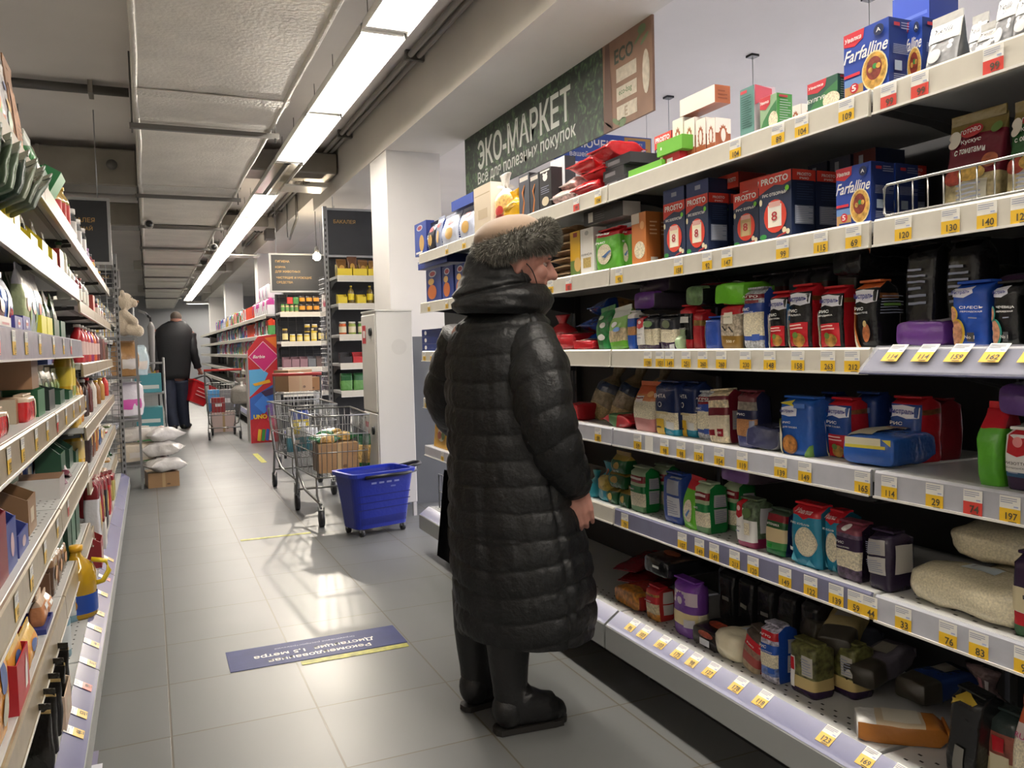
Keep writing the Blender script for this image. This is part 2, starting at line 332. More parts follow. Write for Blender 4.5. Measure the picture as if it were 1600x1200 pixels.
b.quad(fn(.29, 2.475), fn(.345, 2.475), fn(.345, 2.505), fn(.29, 2.505), pw)
put_text(b, 'Всё для полезных покупок', fn, .95, 2.33, 1.42, .105, pw, .012, 0, False)
b.build('green_panel', t)
kr = M('#7f6250', .6, vary=.15, vscale=5)
b = MB(); b.box((0, BY0, BZ0), (.012, BS-.002, BZ1), kr)
fn = lambda u, v: (-.0015, BS-u, BZ0+v)
b.quad(*[fn(*q) for q in ((.0, 0), (.09, 0), (.07, .42), (.03, .42))], M('#5b4338', .6))
put_text(b, 'ECO', fn, .2, .335, .17, .07, M('#2e3d2c', .5), .03, 0, False)
ppr = M('#b5ad9c', .6, vary=.15, vscale=40)
for z in (.24, .15, .06):
    b.quad(*[fn(*q) for q in ((.13, z-.03), (.31, z-.03), (.31, z+.035), (.13, z+.035))], ppr)
for k, (u, v) in enumerate(((.36, .39), (.38, .34), (.33, .36), (.18, .015), (.12, .03), (.05, .03))):
    b.add([fn(u+.035*math.cos(a), v+.022*math.sin(a+k)) for a in [i*PI/4 for i in range(8)]], [tuple(range(8))], M('#5f7350', .6))
fn2 = lambda u, v: (-.0022, BS-u, BZ0+v)
put_text(b, 'eco-bag', fn2, .21, .155, .13, .035, M('#4d6a45', .5), .01)
put_text(b, 'E', fn2, .215, .06, .06, .045, M('#8a7a66', .5), .02)
b.add([fn2(.39+.03*math.cos(a), .19+.1*math.sin(a)) for a in [i*PI/8 for i in range(16)]], [tuple(range(16))], ppr)
b.build('brown_panel', t)
t = thing('hanging_banner', 'blue loyalty card banner hung behind the green eco banner', 'banner', (3.3, 5.6, 2.6))
b = MB(); b.box((-.45, 0, -.02), (.42, .01, .2), M('#33509f', .5)); fn = lambda u, v: (u, -.0015, v)
put_text(b, 'ВКЛЮЧЕНО', fn, -.12, .12, .5, .07, WHITE, .02); put_text(b, 'вашей выгоды', fn, -.13, .035, .44, .05, WHITE, .008)
b.build('blue_panel', t)
b = MB(); b.box((.17, -.004, .0), (.41, 0, .19), M('#b98d4d', .5)); b.box((.2, -.006, .02), (.36, -.004, .17), M('#3a569f', .5))
fn = lambda u, v: (u, -.0075, v); put_text(b, 'КАРТАМГЕ', fn, .27, .14, .12, .02, WHITE, .01); put_text(b, 'О лента', fn, .27, .09, .11, .025, WHITE, .012)
b.add([fn(.385+.03*math.cos(a), .07+.035*math.sin(a)) for a in [i*PI/8 for i in range(16)]], [tuple(range(16))], M('#b98d4d', .5)); b.add([fn(.385+.015*math.cos(a), .07-.001+.018*math.sin(a)) for a in [i*PI/8 for i in range(16)]], [tuple(range(16))], M('#3a569f', .5)); b.build('card_picture', t)
b = MB()
for x in (-.4, .38): b.tube([(x, .005, .2), (x, .005, CEIL-2.6)], .002, steel, 4)
b.build('suspension_wires', t)
for k, y in enumerate((3.4, 4.35, 5.3)):
    t = thing('ceiling_wire', ['thin ceiling wire hanging behind the tall blue pasta boxes', 'thin ceiling wire hanging behind the teal grain box', 'thin ceiling wire hanging behind the brown gear-printed boxes'][k], 'wire', (3.68, y, CEIL), 0, 'ceiling wires')
    b = MB(); b.box((-.03, -.03, -.015), (.03, .03, 0), dk); b.build('clip', t)
    b = MB(); b.tube([(0, 0, -.01), (0, 0, -.55)], .003, M('#a5a5a5', .4), 4); b.build('wire', t)
signm = M('#24272b', .45, vary=.1, vscale=4); gold = M('#b18c4c', .45); alu = M('#a3a5a6', .35, m=.7)
def sign(label, x0, x1, z0, z1, y, lines, post=None):
    t = thing('hanging_sign', label, 'sign', ((x0+x1)/2, y, z0)); wd, h = x1-x0, z1-z0
    b = MB(); b.box((-wd/2, 0, 0), (wd/2, .03, h), signm)
    fn = lambda u, v: (u-wd/2, -.002, v)
    for s, cx, cz, tw, th in lines: put_text(b, s, fn, cx*wd, cz*h, tw*wd, th*h, gold, .012)
    b.build('panel', t)
    f = MB()
    for a, c in (((-wd/2-.02, -.005, -.02), (wd/2+.02, .035, 0)), ((-wd/2-.02, -.005, h), (wd/2+.02, .035, h+.02)), ((-wd/2-.02, -.005, 0), (-wd/2, .035, h)), ((wd/2, -.005, 0), (wd/2+.02, .035, h))): f.box(a, c, alu)
    f.build('frame', t)
    for x in (-wd*.4, wd*.4):
        f = MB(); f.tube([(x, .015, h+.02), (x, .015, CEIL-z0)], .004, alu, 5); f.build('hanger_rod', t)
    return t
sign('black grocery department sign over the shelves beside the pillar', 1.62, 2.21, 2.1, 2.53, 8.0, [('БАКАЛЕЯ', .28, .75, .36, .085)])
sign('smaller black canned food sign under the grocery sign', 1.74, 2.3, 1.93, 2.14, 8.5, [('КОНСЕРВЫ', .24, .75, .42, .2)])
sign('black sign for hygiene, pet food and cleaning products', 1.42, 2.1, 1.93, 2.37, 10.5, [('ГИГИЕНА', .2, .82, .25, .07), ('КОРМА', .16, .66, .18, .07), ('ДЛЯ ЖИВОТНЫХ', .29, .53, .45, .075), ('ЧИСТЯЩИЕ И МОЮЩИЕ', .4, .36, .68, .075), ('СРЕДСТВА', .23, .23, .31, .075)])
sign('black grocery and tea sign above the left shelves', -.86, -.245, 1.9, 2.36, 7.0, [('БАКАЛЕЯ', .69, .68, .34, .08), ('ЧАЙ', .77, .55, .16, .08)])
sign('black goods sign farther back above the left racks', -.86, -.3, 2.0, 2.2, 11.0, [('ТОВАРЫ', .62, .6, .4, .25)])

# ---------------------------------------------------------------- floor markings
b = MB(); b.box((.228, 3.2, .0005), (.912, 3.425, .0018), M('#3a4273', .5, vary=.12, vscale=12, spec=.15))
fn = lambda u, v: (.912-u, 3.425-v, .0024)      # reads from the far side, towards the camera
put_text(b, 'Рекомендованная', fn, .34, .175, .4, .045, WHITE, .02); put_text(b, 'Дистанция  1,5 метра', fn, .35, .115, .5, .045, WHITE, .02); put_text(b, 'Ограничение распространения', fn, .34, .055, .5, .02, M('#9aa0c4', .4), 0)
o = b.build('floor_sticker'); tag(o, 'blue distance-keeping sticker with white lettering stuck on the floor tiles', 'sticker')
yel = M('#a8a63c', .5, vary=.4, vscale=30)
for k, (a, c, l) in enumerate((((.483, 3.15), (.905, 3.19), 'worn yellow floor tape along the edge of the blue sticker'), ((.48, 5.41), (.92, 5.45), 'thin yellow floor tape in front of the wire trolley'), ((1.05, 9.1), (1.11, 9.95), 'short yellow floor tape near the toy display stand'))):
    b = MB(); b.box((a[0], a[1], .0006), (c[0], c[1], .0016), yel); tag(b.build('floor_tape'), l, 'tape', 'yellow floor tapes')
# ---------------------------------------------------------------- shelving
beige = M('#c2beb2', .32, vary=.03, vscale=30); greyr = M('#acaeb6', .3, vary=.05, vscale=30); deck = M('#b9bab8', .38); dkmetal = M('#3c3d3e', .5, m=.3); backm = M('#2b2c2e', .6); under = M('#8b8a86', .5)
navy = M('#4a4c66', .25); clearp = M('#c9cbd8', .15, alpha=.22); holem = M('#2a2a2a', .8); whiteedge = M('#dad8d2', .3)
DOTS = [(i, j) for j in range(3) for i in range(26)]
def holes(b, x0, x1, y0, z, n=24, rows=3):
    for j in range(rows):
        for i in range(n):
            x = x0 + (i+.5+.5*(j % 2))*(x1-x0)/(n+.5); y = y0 + .022*j
            b.quad((x-.005, y-.003, z), (x+.005, y-.003, z), (x+.005, y+.003, z), (x-.005, y+.003, z), holem)
def shelving(label, wd, zs, depth, base, loc, rotz, group=None, rails=None, railh=.058, height=None, back=True, ends=(True, True), mesh_back=False, holes_on=(), gap=.004, kick=.12):
    """front lip in the plane y = 0, goods towards +y; zs = heights of the shelf tops; base = (how far it sticks out, top z) or None"""
    t = thing('shelving_unit', label, 'shelving', loc, rotz, group); hw = wd/2-gap
    height = height or zs[0]+.02
    if back:
        b = MB(); b.box((-hw, depth, .05), (hw, depth+.012, height), backm)
        if mesh_back:
            for x in [(-hw+.05+.1*i) for i in range(int(wd/.1))]: b.tube([(x, depth-.008, .4), (x, depth-.008, height)], .002, steel, 4)
            for k in range(int((height-.4)/.06)): b.tube([(-hw, depth-.01, .42+.06*k), (hw, depth-.01, .42+.06*k)], .0016, steel, 4)
        b.build('back_panel', t)
    for s, on in zip((-1, 1), ends):
        if not on: continue
        b = MB(); x = s*(hw-.01); b.box((x-.01, depth-.03, 0), (x+.01, depth+.02, height), dkmetal)
        for k in range(int(height/.1)): b.quad((x-.004, depth-.031, .06+.1*k), (x+.004, depth-.031, .06+.1*k), (x+.004, depth-.031, .1+.1*k), (x-.004, depth-.031, .1+.1*k), holem)
        b.build('upright', t)
    for i, z in enumerate(zs):
        rm = (rails[i] if rails else beige)
        b = MB(); b.box((-hw, .006, z-.028), (hw, depth-.03, z), deck, .003)
        b.box((-hw, .05, z-.034), (hw, .07, z-.028), under)
        if i in holes_on: holes(b, -hw+.02, hw-.02, .03, z+.0006)
        sh = b.build('shelf', t)
        b = MB()
        if rm == 'slant':
            b.loft([[(x, .004, z+.004), (x, -.052, z-.048), (x, -.05, z-.052), (x, .006, z-.002)] for x in (-hw, hw)], clearp, True, True, False)
            b.loft([[(x, .008, z-.003), (x, -.05, z-.0535), (x, -.05, z-.056), (x, .008, z-.01)] for x in (-hw, hw)], navy, True, True, False)
        else:
            b.loft([[(x, .006, z), (x, .0, z+.001), (x, -.004, z-.004), (x, -.006, z-railh+.004), (x, -.009, z-railh), (x, .004, z-railh), (x, .004, z-.006)] for x in (-hw, hw)], rm, True, True, False)
            b.box((-hw, -.0105, z-railh-.001), (hw, -.008, z-railh+.004), whiteedge)
        b.build('price_rail', sh)
        for s in (-1, 1):
            b = MB(); x = s*(hw-.012); b.add([(x-.0015*q, y, zz) for q in (-1, 1) for y, zz in ((.02, z-.03), (depth-.03, z-.03), (depth-.03, z-.11), (.2, z-.06), (.02, z-.045))], [(0, 1, 2, 3, 4), (9, 8, 7, 6, 5), (0, 5, 6, 1), (1, 6, 7, 2), (2, 7, 8, 3), (3, 8, 9, 4), (4, 9, 5, 0)], dkmetal)
            b.build('bracket', sh)
    if base:
        o, z = base
        b = MB(); b.box((-hw, -o+.05, z-.03), (hw, depth-.03, z), deck, .003); holes(b, -hw+.02, hw-.02, -o+.085, z+.0006); bd = b.build('base_deck', t)
        b = MB(); b.loft([[(x, -o+.055, z+.002), (x, -o+.0, z-.035), (x, -o-.006, z-.04), (x, -o-.008, kick+.005), (x, -o-.004, kick), (x, -o+.03, kick), (x, -o+.06, z-.02)] for x in (-hw, hw)], M('#8d908f', .4), True, True, False)
        b.loft([[(x, -o+.053, z+.003), (x, -o+.0, z-.0335), (x, -o-.004, z-.036), (x, -o+.053, z+.0015)] for x in (-hw, hw)], M('#6c6e92', .2), True, True, False)
        b.build('price_rail', bd)
        b = MB(); b.box((-hw, -o+.17, 0), (hw, -o+.18, kick+.06), M('#1a1a1b', .6)); b.build('kick_plate', bd)
    return t
slate = M('#6f7088', .22, vary=.05, vscale=20)
ZS = {1: 1.73, 2: 1.448, 3: 1.172, 4: .902, 5: .626, 0: .262}
XR, DR = 1.45, .47
bays = [(.22, 1.33), (1.335, 2.442), (2.447, 3.55), (3.555, 4.58)]
rl = [[beige, beige, 'slant', greyr, greyr], [beige, beige, beige, greyr, slate], [beige, beige, beige, greyr, beige], [beige, beige, beige, beige, greyr]]
for k, ((y0, y1), l) in enumerate(zip(bays, ['right-hand grocery shelving bay nearest the camera, with the wire fence', 'right-hand grocery shelving bay full of rice, before the shopper', 'right-hand grocery shelving bay hidden in part by the shopper', 'last right-hand grocery shelving bay, beside the pillar'])):
    shelving(l, y1-y0, [ZS[i] for i in (1, 2, 3, 4, 5)], DR, (.045, ZS[0]), (XR, (y0+y1)/2, 0), -PI/2, 'right-hand shelving bays', rails=rl[k], height=1.72, mesh_back=(k == 0), holes_on=(4,), kick=.14)
ZL = [1.745, 1.515, 1.265, 1.02, .715, .435]
ZLF = [1.73, 1.45, 1.16, .87, .62, .38]
XL, DL = -.28, .42
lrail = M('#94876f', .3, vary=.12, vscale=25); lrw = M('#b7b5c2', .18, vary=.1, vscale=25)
lb = [(1.7, 2.95), (2.95, 4.2), (4.2, 5.3), (5.3, 6.4), (6.4, 7.5)]
for k, ((y0, y1), l) in enumerate(zip(lb, ['left-hand shelving bay nearest the camera, of oils and seasonings', 'second left-hand shelving bay with the white ticket rail', 'middle left-hand shelving bay of oils and sauces', 'fourth left-hand shelving bay from the camera', 'last left-hand shelving bay, ending at the wire mesh'])):
    zz = ZL if k < 2 else ZLF
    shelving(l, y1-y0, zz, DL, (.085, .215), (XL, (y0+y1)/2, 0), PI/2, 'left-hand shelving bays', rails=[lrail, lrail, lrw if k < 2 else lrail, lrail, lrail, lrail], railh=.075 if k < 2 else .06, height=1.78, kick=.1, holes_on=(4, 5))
# ---------------------------------------------------------------- packaging
def sgnp(c, p): return math.copysign(abs(c)**p, c)
def decals(b, dec, S):
    """S(u, t, face, lift): u in -1..1 across the face, t in 0..1 up the pack"""
    for q, e in enumerate(dec):
        k = e[0]; lift = .0009+.00035*q
        if k == 'r':
            _, x0, z0, x1, z1, m = e[:6]; f = e[6] if len(e) > 6 else 'f'
            b.grid(lambda i, j: S(x0+(x1-x0)*i, z0+(z1-z0)*j, f, lift), 6, 5, m)
        elif k == 'e':
            _, cx, cz, rx, rz, m = e[:6]; f = e[6] if len(e) > 6 else 'f'; n = 20
            vs = [S(cx, cz, f, lift)] + [S(cx+rx*r*math.cos(2*PI*i/n), cz+rz*r*math.sin(2*PI*i/n), f, lift) for r in (.5, 1) for i in range(n)]
            fs = [(0, 1+i, 1+(i+1) % n) for i in range(n)] + [(1+i, 1+n+i, 1+n+(i+1) % n, 1+(i+1) % n) for i in range(n)]
            b.add(vs, fs, m, True)
        elif k == 'p':                                   # polygon
            _, pts, m = e[:3]; f = e[3] if len(e) > 3 else 'f'
            cx, cz = sum(p[0] for p in pts)/len(pts), sum(p[1] for p in pts)/len(pts); ed = []
            for i in range(len(pts)):
                (xa, za), (xb, zb) = pts[i], pts[(i+1) % len(pts)]; ed += [(xa+(xb-xa)*j/4, za+(zb-za)*j/4) for j in range(4)]
            n = len(ed); vs = [S(cx, cz, f, lift)] + [S(cx+(x-cx)*r, cz+(z-cz)*r, f, lift) for r in (.33, .67, 1) for x, z in ed]
            fs = [(0, 1+i, 1+(i+1) % n) for i in range(n)] + [(1+k_*n+i, 1+(k_+1)*n+i, 1+(k_+1)*n+(i+1) % n, 1+k_*n+(i+1) % n) for k_ in (0, 1) for i in range(n)]
            b.add(vs, fs, m, True)
        elif k == 't':
            _, s, cx, cz, wd, h, m = e[:7]; f = e[7] if len(e) > 7 else 'f'; bold = e[8] if len(e) > 8 else .012; sh = e[9] if len(e) > 9 else 0
            put_text(b, s, lambda x, y: S(x, y, f, lift+.0014), cx, cz, 2*wd, h, m, bold, sh, False)
def carton(name, wd, d, h, cf, cs=None, ct=None, dec=(), flap=True):
    cs = cs or cf; ct = ct or cs; b = MB(); hw, hd = wd/2, d/2
    b.add([(-hw, -hd, 0), (hw, -hd, 0), (hw, -hd, h), (-hw, -hd, h)], [(0, 1, 2, 3)], cf)
    b.add([(hw, -hd, 0), (hw, hd, 0), (hw, hd, h), (hw, -hd, h)], [(0, 1, 2, 3)], cs)
    b.add([(-hw, hd, 0), (-hw, -hd, 0), (-hw, -hd, h), (-hw, hd, h)], [(0, 1, 2, 3)], cs)
    b.add([(hw, hd, 0), (-hw, hd, 0), (-hw, hd, h), (hw, hd, h)], [(0, 1, 2, 3)], cf)
    b.add([(-hw, -hd, h), (hw, -hd, h), (hw, hd, h), (-hw, hd, h)], [(0, 1, 2, 3)], ct)
    b.add([(-hw, hd, 0), (hw, hd, 0), (hw, -hd, 0), (-hw, -hd, 0)], [(0, 1, 2, 3)], cs)
    def S(u, t, f, l):
        if f == 'f': return (u*hw, -hd-l*.6, t*h)
        if f == 's': return (hw+l*.6, u*hd, t*h)
        if f == 'l': return (-hw-l*.6, -u*hd, t*h)
        return (u*hw, (2*t-1)*hd, h+l*.6)
    decals(b, dec, S)
    o = b.build(name)
    if flap:
        c = MB(); c.box((-hw*.985, -hd*.97, h-.0004), (hw*.985, hd*.2, h+.0007), ct); c.build('lid_flap', o)
    return o
def bag(name, wd, d, h, bands, side=None, dec=(), top='fold', seed=0, n=6.0, amp=.0045, lie=None, seal=None):
    """bands: [(t_end, material)] from the bottom up; side: same for the side walls"""
    b = MB(); NU, NV = 36, 16; side = side or bands; tops = {'fold': .93, 'fin': .7, 'neck': .72, 'pillow': .5, 'doy': .86, 'loaf': .5}[top]
    def ab(t):
        a, q = wd/2, d/2
        if top == 'fold':
            a *= .97+.03*math.sin(PI*min(1, t*1.25)); q *= .93+.08*math.sin(PI*t)
            if t > .9: q *= max(.16, 1-(t-.9)*8.4); a *= 1-(t-.9)*.35
            if t < .06: a *= .965+t*.58; q *= .9+t*1.66
        elif top == 'fin':
            q *= (.8+.3*math.sin(PI*min(1, t*1.3))) if t < .5 else (1.05*(1-((t-.5)/.5)**1.7)+.03); a *= .94+.06*t
        elif top == 'doy':
            q *= max(.03, 1.0-t**1.5); a *= .97+.03*t
        elif top == 'loaf':
            e = abs(2*t-1); q *= max(.12, (1-e**5)**.6); a *= (1-.75*e**9)*(1-.08*e**3)
        elif top == 'neck':
            s = .72; r = 1-.08*abs(t-.35) if t < .55 else (1-(t-.55)/.2*.74 if t < .75 else .26+(t-.75)*1.5); a *= r; q *= r if t < .75 else .26+(t-.75)*.5
            if t < .06: a *= .92; q *= .88
        else:
            q *= max(.03, (1-abs(2*t-1)**3.2)); a *= .96+.05*abs(2*t-1)**3
        return a, q
    def nz(x, y, t):
        p = (x*14+seed*7.3, y*14+seed, t*h*14); return noise.noise_vector(p)*amp + noise.noise_vector((p[0]*3.1, p[1]*3.1, p[2]*2.2))*(amp*.4)
    ex = n if top != 'neck' else 2.4
    def pt(phi, t):
        a, q = ab(t); c, s = math.cos(phi), math.sin(phi); x, y = a*sgnp(c, 2/ex), q*sgnp(s, 2/ex)
        v = nz(x, y, t); return Vector((x+v.x, y+v.y, max(0, t*h+(v.z if 0 < t < 1 else 0))))
    tt = [0, .02, .06] + [.06+.84*k/11 for k in range(1, 12)] + [.95, .98, 1]
    rings = [[pt(2*PI*j/NU, t) for j in range(NU)] for t in tt]
    o0 = len(b.v)
    vs = [p for r in rings for p in r]
    groups = {}
    for i in range(len(tt)-1):
        tm = (tt[i]+tt[i+1])/2
        for j in range(NU):
            ph = 2*PI*(j+.5)/NU; fr = 1.12*PI < ph < 1.88*PI
            bl = bands if fr else side
            m = next((mm for te, mm in bl if tm <= te), bl[-1][1])
            groups.setdefault(id(m), (m, []))[1].append((i*NU+j, i*NU+(j+1) % NU, (i+1)*NU+(j+1) % NU, (i+1)*NU+j))
    groups.setdefault(id(bands[0][1]), (bands[0][1], []))[1].append(tuple(reversed(range(NU))))
    groups.setdefault(id(bands[-1][1]), (bands[-1][1], []))[1].append(tuple(range((len(tt)-1)*NU, len(tt)*NU)))
    b.v = [tuple(p) for p in vs]
    for m, fs in groups.values():
        k = b.mid(m)
        for f in fs: b.f.append(f); b.mi.append(k); b.sm.append(True)
    def S(u, t, f, l):
        t0 = t; t = min(max(t, 0), 1) if f != 'b' else 0; a, q = ab(t); u = min(max(u, -1), 1); r = (1-abs(u)**ex)**(1/ex)
        if f == 'b': return (u*a*.94, (2*t0-1)*q*.94, -l*1.5)
        if f == 'f': x, y = u*a, -q*r
        else: x, y = a*r, u*q
        v = nz(x, y, t); l *= 2.2
        return (x+v.x+(l if f != 'f' else 0), y+v.y-(l if f == 'f' else 0), t*h+v.z)
    decals(b, dec, S)
    s = s2 = None
    if seal is not None or top in ('fold', 'fin', 'doy', 'pillow'):
        sm = seal or bands[-1][1]; s = MB()
        if top == 'fold': s.box((-wd*.46, -d*.3, h-.002), (wd*.46, d*.12, h+.004), sm, .0015)
        elif top == 'pillow':
            s.box((-wd*.48, -.0015, -.012), (wd*.48, .0015, .004), sm); s2 = MB(); s2.box((-wd*.48, -.0015, h-.004), (wd*.48, .0015, h+.012), sm)
        else: s.box((-wd*.48, -.0018, h-.006), (wd*.48, .0018, h+.014), sm)
    if lie:
        mt = {'end': Matrix(((1, 0, 0, 0), (0, 0, 1, -h/2), (0, -1, 0, d/2), (0, 0, 0, 1))), 'along': Matrix(((0, 0, 1, -h/2), (1, 0, 0, 0), (0, -1, 0, d/2), (0, 0, 0, 1)))}[lie]
        b.xform(mt)
        if s: s.xform(mt)
        if s2: s2.xform(mt)
    o = b.build(name)
    if s: s.build('end_seal' if top == 'pillow' else 'top_seal', o)
    if s2: s2.build('end_seal', o)
    return o
def bottle(name, r, h, liquid, capc, label=None, neck=.32, handle=None, n=18, lab=(.2, .55), dec=()):
    b = MB(); s = r*neck
    b.lathe([(.001, 0), (r*.9, 0), (r, .01), (r, h*.3), (r*.96, h*.34), (r, h*.38), (r, h*.62), (r*.86, h*.72), (s*1.3, h*.83), (s, h*.87), (s, h*.93), (.001, h*.93)], liquid, n)
    o = b.build(name)
    c = MB(); c.lathe([(.001, 0), (s*1.25, 0), (s*1.25, h*.075), (.001, h*.075)], capc, 12, (0, 0, h*.92)); c.build('cap', o)
    if label:
        l = MB(); l.lathe([(r*1.012, h*lab[0]), (r*1.012, h*lab[1])], label, n)
        l.f = l.f[:-2]; l.mi = l.mi[:-2]; l.sm = l.sm[:-2]
        decals(l, dec, lambda u, t, f, k: (r*1.014*math.sin(u*1.2), -(r*1.014+k)*math.cos(u*1.2), h*(lab[0]+(lab[1]-lab[0])*t)))
        l.build('label_band', o)
    if handle:
        c = MB(); c.tube([(r*.75, 0, h*.78), (r*1.5, 0, h*.74), (r*1.62, 0, h*.6), (r*1.3, 0, h*.46), (r*.9, 0, h*.44)], r*.14, handle, 8); c.build('handle', o)
    return o
def jar(name, r, h, body, lidc, label=None, n=14):
    b = MB(); b.lathe([(.001, 0), (r*.95, 0), (r, .006), (r, h*.72), (r*.85, h*.82), (r*.85, h*.86), (.001, h*.86)], body, n); o = b.build(name)
    c = MB(); c.lathe([(.001, 0), (r*.92, 0), (r*.92, h*.14), (.001, h*.14)], lidc, n, (0, 0, h*.85)); c.build('lid', o)
    if label:
        l = MB(); l.lathe([(r*1.01, h*.15), (r*1.01, h*.62)], label, n); l.f = l.f[:-2]; l.mi = l.mi[:-2]; l.sm = l.sm[:-2]; l.build('label_band', o)
    return o
def tray(name, wd, d, h, m, inner=None, front=.45, dec=()):
    """open display carton with a low front edge"""
    inner = inner or M('#6b5138', .7); b = MB(); hw, hd, e = wd/2, d/2, .003
    b.box((-hw, -hd, 0), (hw, hd, e), m)
    b.box((-hw, hd-e, e), (hw, hd, h), m); b.box((-hw, -hd, e), (hw, -hd+e, h*front), m)
    for s in (-1, 1):
        x0, x1 = sorted((s*hw, s*(hw-e)))
        b.add([(x, y, z) for x in (x0, x1) for y, z in ((-hd+e, e), (hd-e, e), (hd-e, h), (hd*.1, h), (-hd+e, h*front))], [(0, 1, 2, 3, 4), (9, 8, 7, 6, 5), (0, 5, 6, 1), (1, 6, 7, 2), (2, 7, 8, 3), (3, 8, 9, 4), (4, 9, 5, 0)], m)
    decals(b, dec, lambda u, t, f, l: (u*hw, -hd-l, t*h*front) if f == 'f' else (hw+l, u*hd, t*h*front))
    return b.build(name)
# placing on the right-hand shelves: read from the photograph, kept in metres
def spot(k, xl, xr, yt, X0):
    z = ZS[k]; y1 = y_at(xl, X0, z); y2 = y_at(xr, X0, z); return y1, y2, z_at(yt, X0, (y1+y2)/2) - z, z
def G(k, xl, xr, yt, make, label, cat, d=.07, X0=1.475, group=None, turn=0, tilt=0, roll=0, up=0, hmul=1):
    y1, y2, h, z = spot(k, xl, xr, yt, X0); wd = abs(y1-y2)
    h = (h-up)*hmul
    o = make(wd, d, h)
    o.location = (X0+d/2, (y1+y2)/2, z+up); o.rotation_euler = (tilt, roll, -PI/2+turn)
    return tag(o, label, cat, group)
def behind(o, dx, label, dy=0, group=None, dz=0):
    return clone(o, Vector(o.location)+Vector((dx, dy, dz)), label=label, group=group)
# ---------------------------------------------------------------- goods on the right-hand shelves
RED, DRED, NAVY, BLUE, LBLUE, GRN, DGRN, LGRN = '#b8212b', '#7d1c26', '#1c2a52', '#1f4fa8', '#5c8fd0', '#2c8a3c', '#1d5a36', '#6cc02e'
YEL, ORG, PUR, DPUR, TEAL, BLK, CRM, SIL, BRN, MAR = '#e3b421', '#dd7a33', '#6c3f8f', '#33233f', '#1f8aa8', '#17181b', '#d9cfae', '#b9bcc2', '#8d6a4b', '#6d1f2c'
rice = grain('#d8cfb4'); brown_rice = grain('#a8784f'); whitef = film('#e6e5e2'); fb = film(BLK); fr = film(RED); fn_ = film(NAVY)
def T(s, cx, cz, w, h, m=WHITE, f='f', bold=.012, sh=0): return ('t', s, cx, cz, w, h, m, f, bold, sh)
def lines(x0, x1, z0, z1, n, m, f='s'):
    return [('r', x0, z0+(z1-z0)*(i+.2)/n, x1-(.25 if i % 3 == 2 else 0)*(x1-x0), z0+(z1-z0)*(i+.55)/n, m, f) for i in range(n)]
GREYINK = M('#8d93a8', .5); cw = card('#e4e2dc')
# --- pasta box with bow-tie pasta bowl
pastam = grain('#c79a4a', 90, .5); meat = M('#7d2f22', .5, vary=.4, vscale=120)
def farf(w, d, h):
    bl = card('#2546a3'); ds = card('#1b2d66')
    return carton('pasta_box', w, d, h, bl, ds, card('#3a55b5'), [('p', [(-1, 1), (-.05, 1), (-.1, .86), (-.5, .78), (-1, .82)], card('#cc2d3c')), T('Увелка', -.55, .9, .38, .07, WHITE, 'f', .02, .2),
        T('Farfalline', .0, .65, .99, .19, WHITE, 'f', .012, .4), ('r', -.98, .34, -.25, .385, card('#cc2d3c')), ('r', -.95, .04, -.1, .31, card('#b99158')), ('r', -.95, .2, -.1, .31, card('#6a8fc4')), ('e', -.5, .16, .2, .075, card('#c9303c')), T('5', -.5, .16, .1, .09, WHITE, 'f', .02),
        ('r', -.8, .03, -.1, .07, card('#1c2f77')), ('e', .42, .31, .57, .285, card('#e0d2a0')), ('e', .42, .31, .52, .262, pastam), ('e', .4, .345, .34, .17, meat), ('e', .44, .37, .1, .04, M(GRN, .5)), ('e', .25, .33, .1, .04, pastam), ('e', .6, .36, .1, .04, pastam), ('e', .62, .87, .22, .08, card('#17264f')), T('A', .62, .87, .1, .06, WHITE),
        ('r', -.7, .88, -.2, .93, card('#a5303a'), 's')]+lines(-.1, .8, .84, .95, 3, GREYINK)+lines(-.8, .8, .48, .62, 6, GREYINK)+[('r', -.7, .24, -.1, .38, M('#8d99a8', .5), 's')]+lines(-.8, .8, .08, .2, 4, GREYINK))
# --- rice-in-cooking-bags box
def prosto(bagc='#e9e0c2', nm='РИС ЗОЛОТИСТЫЙ'):
    def mk(w, d, h):
        nv = card('#22304f'); rd = card('#cf3a2c')
        dec = [('p', [(-1, 1), (1, 1), (1, .84), (.5, .8), (0, .83), (-.5, .78), (-1, .72)], rd), T('PROSTO', 0, .905, .84, .1, WHITE, 'f', .03), T(nm, 0, .7, .76, .06, WHITE, 'f', .015), ('e', .02, .36, .7, .25, card('#d8412e')),
               ('r', -.42, .2, .42, .53, card(bagc)), ('r', -.36, .5, .36, .58, card('#d9a9a0')), ('r', -.3, .2, .3, .44, card('#f0ead8') if bagc != '#b59a6a' else card('#c9b083')), T('8', 0, .36, .18, .14, card('#b4303a'), 'f', .01),
               ('e', .6, .13, .13, .045, M(CRM, .6)), ('e', .82, .1, .12, .04, M(CRM, .6)), ('e', -.85, .6, .09, .05, M(CRM, .6)), ('p', [(.1, .03), (.7, .07), (.75, .1), (.3, .07)], card('#b5312a')), ('e', -.7, .07, .22, .04, M(GRN, .5)), ('e', .8, .74, .12, .04, M(LGRN, .5)),
               ('r', -1, .84, 1, 1, rd, 's'), T('PROSTO', 0, .93, .6, .045, WHITE, 's', .02), T('РИС', 0, .87, .4, .03, WHITE, 's', .02), ('r', -.8, .2, .8, .47, card('#8f97ab'), 's')]+lines(-.7, .7, .22, .46, 9, M('#c9ccd6', .5))+lines(-.7, .7, .55, .8, 7, M('#3c4a6b', .5))
        return carton('rice_box', w, d, h, nv, card('#1d2947'), nv, dec)
    return mk
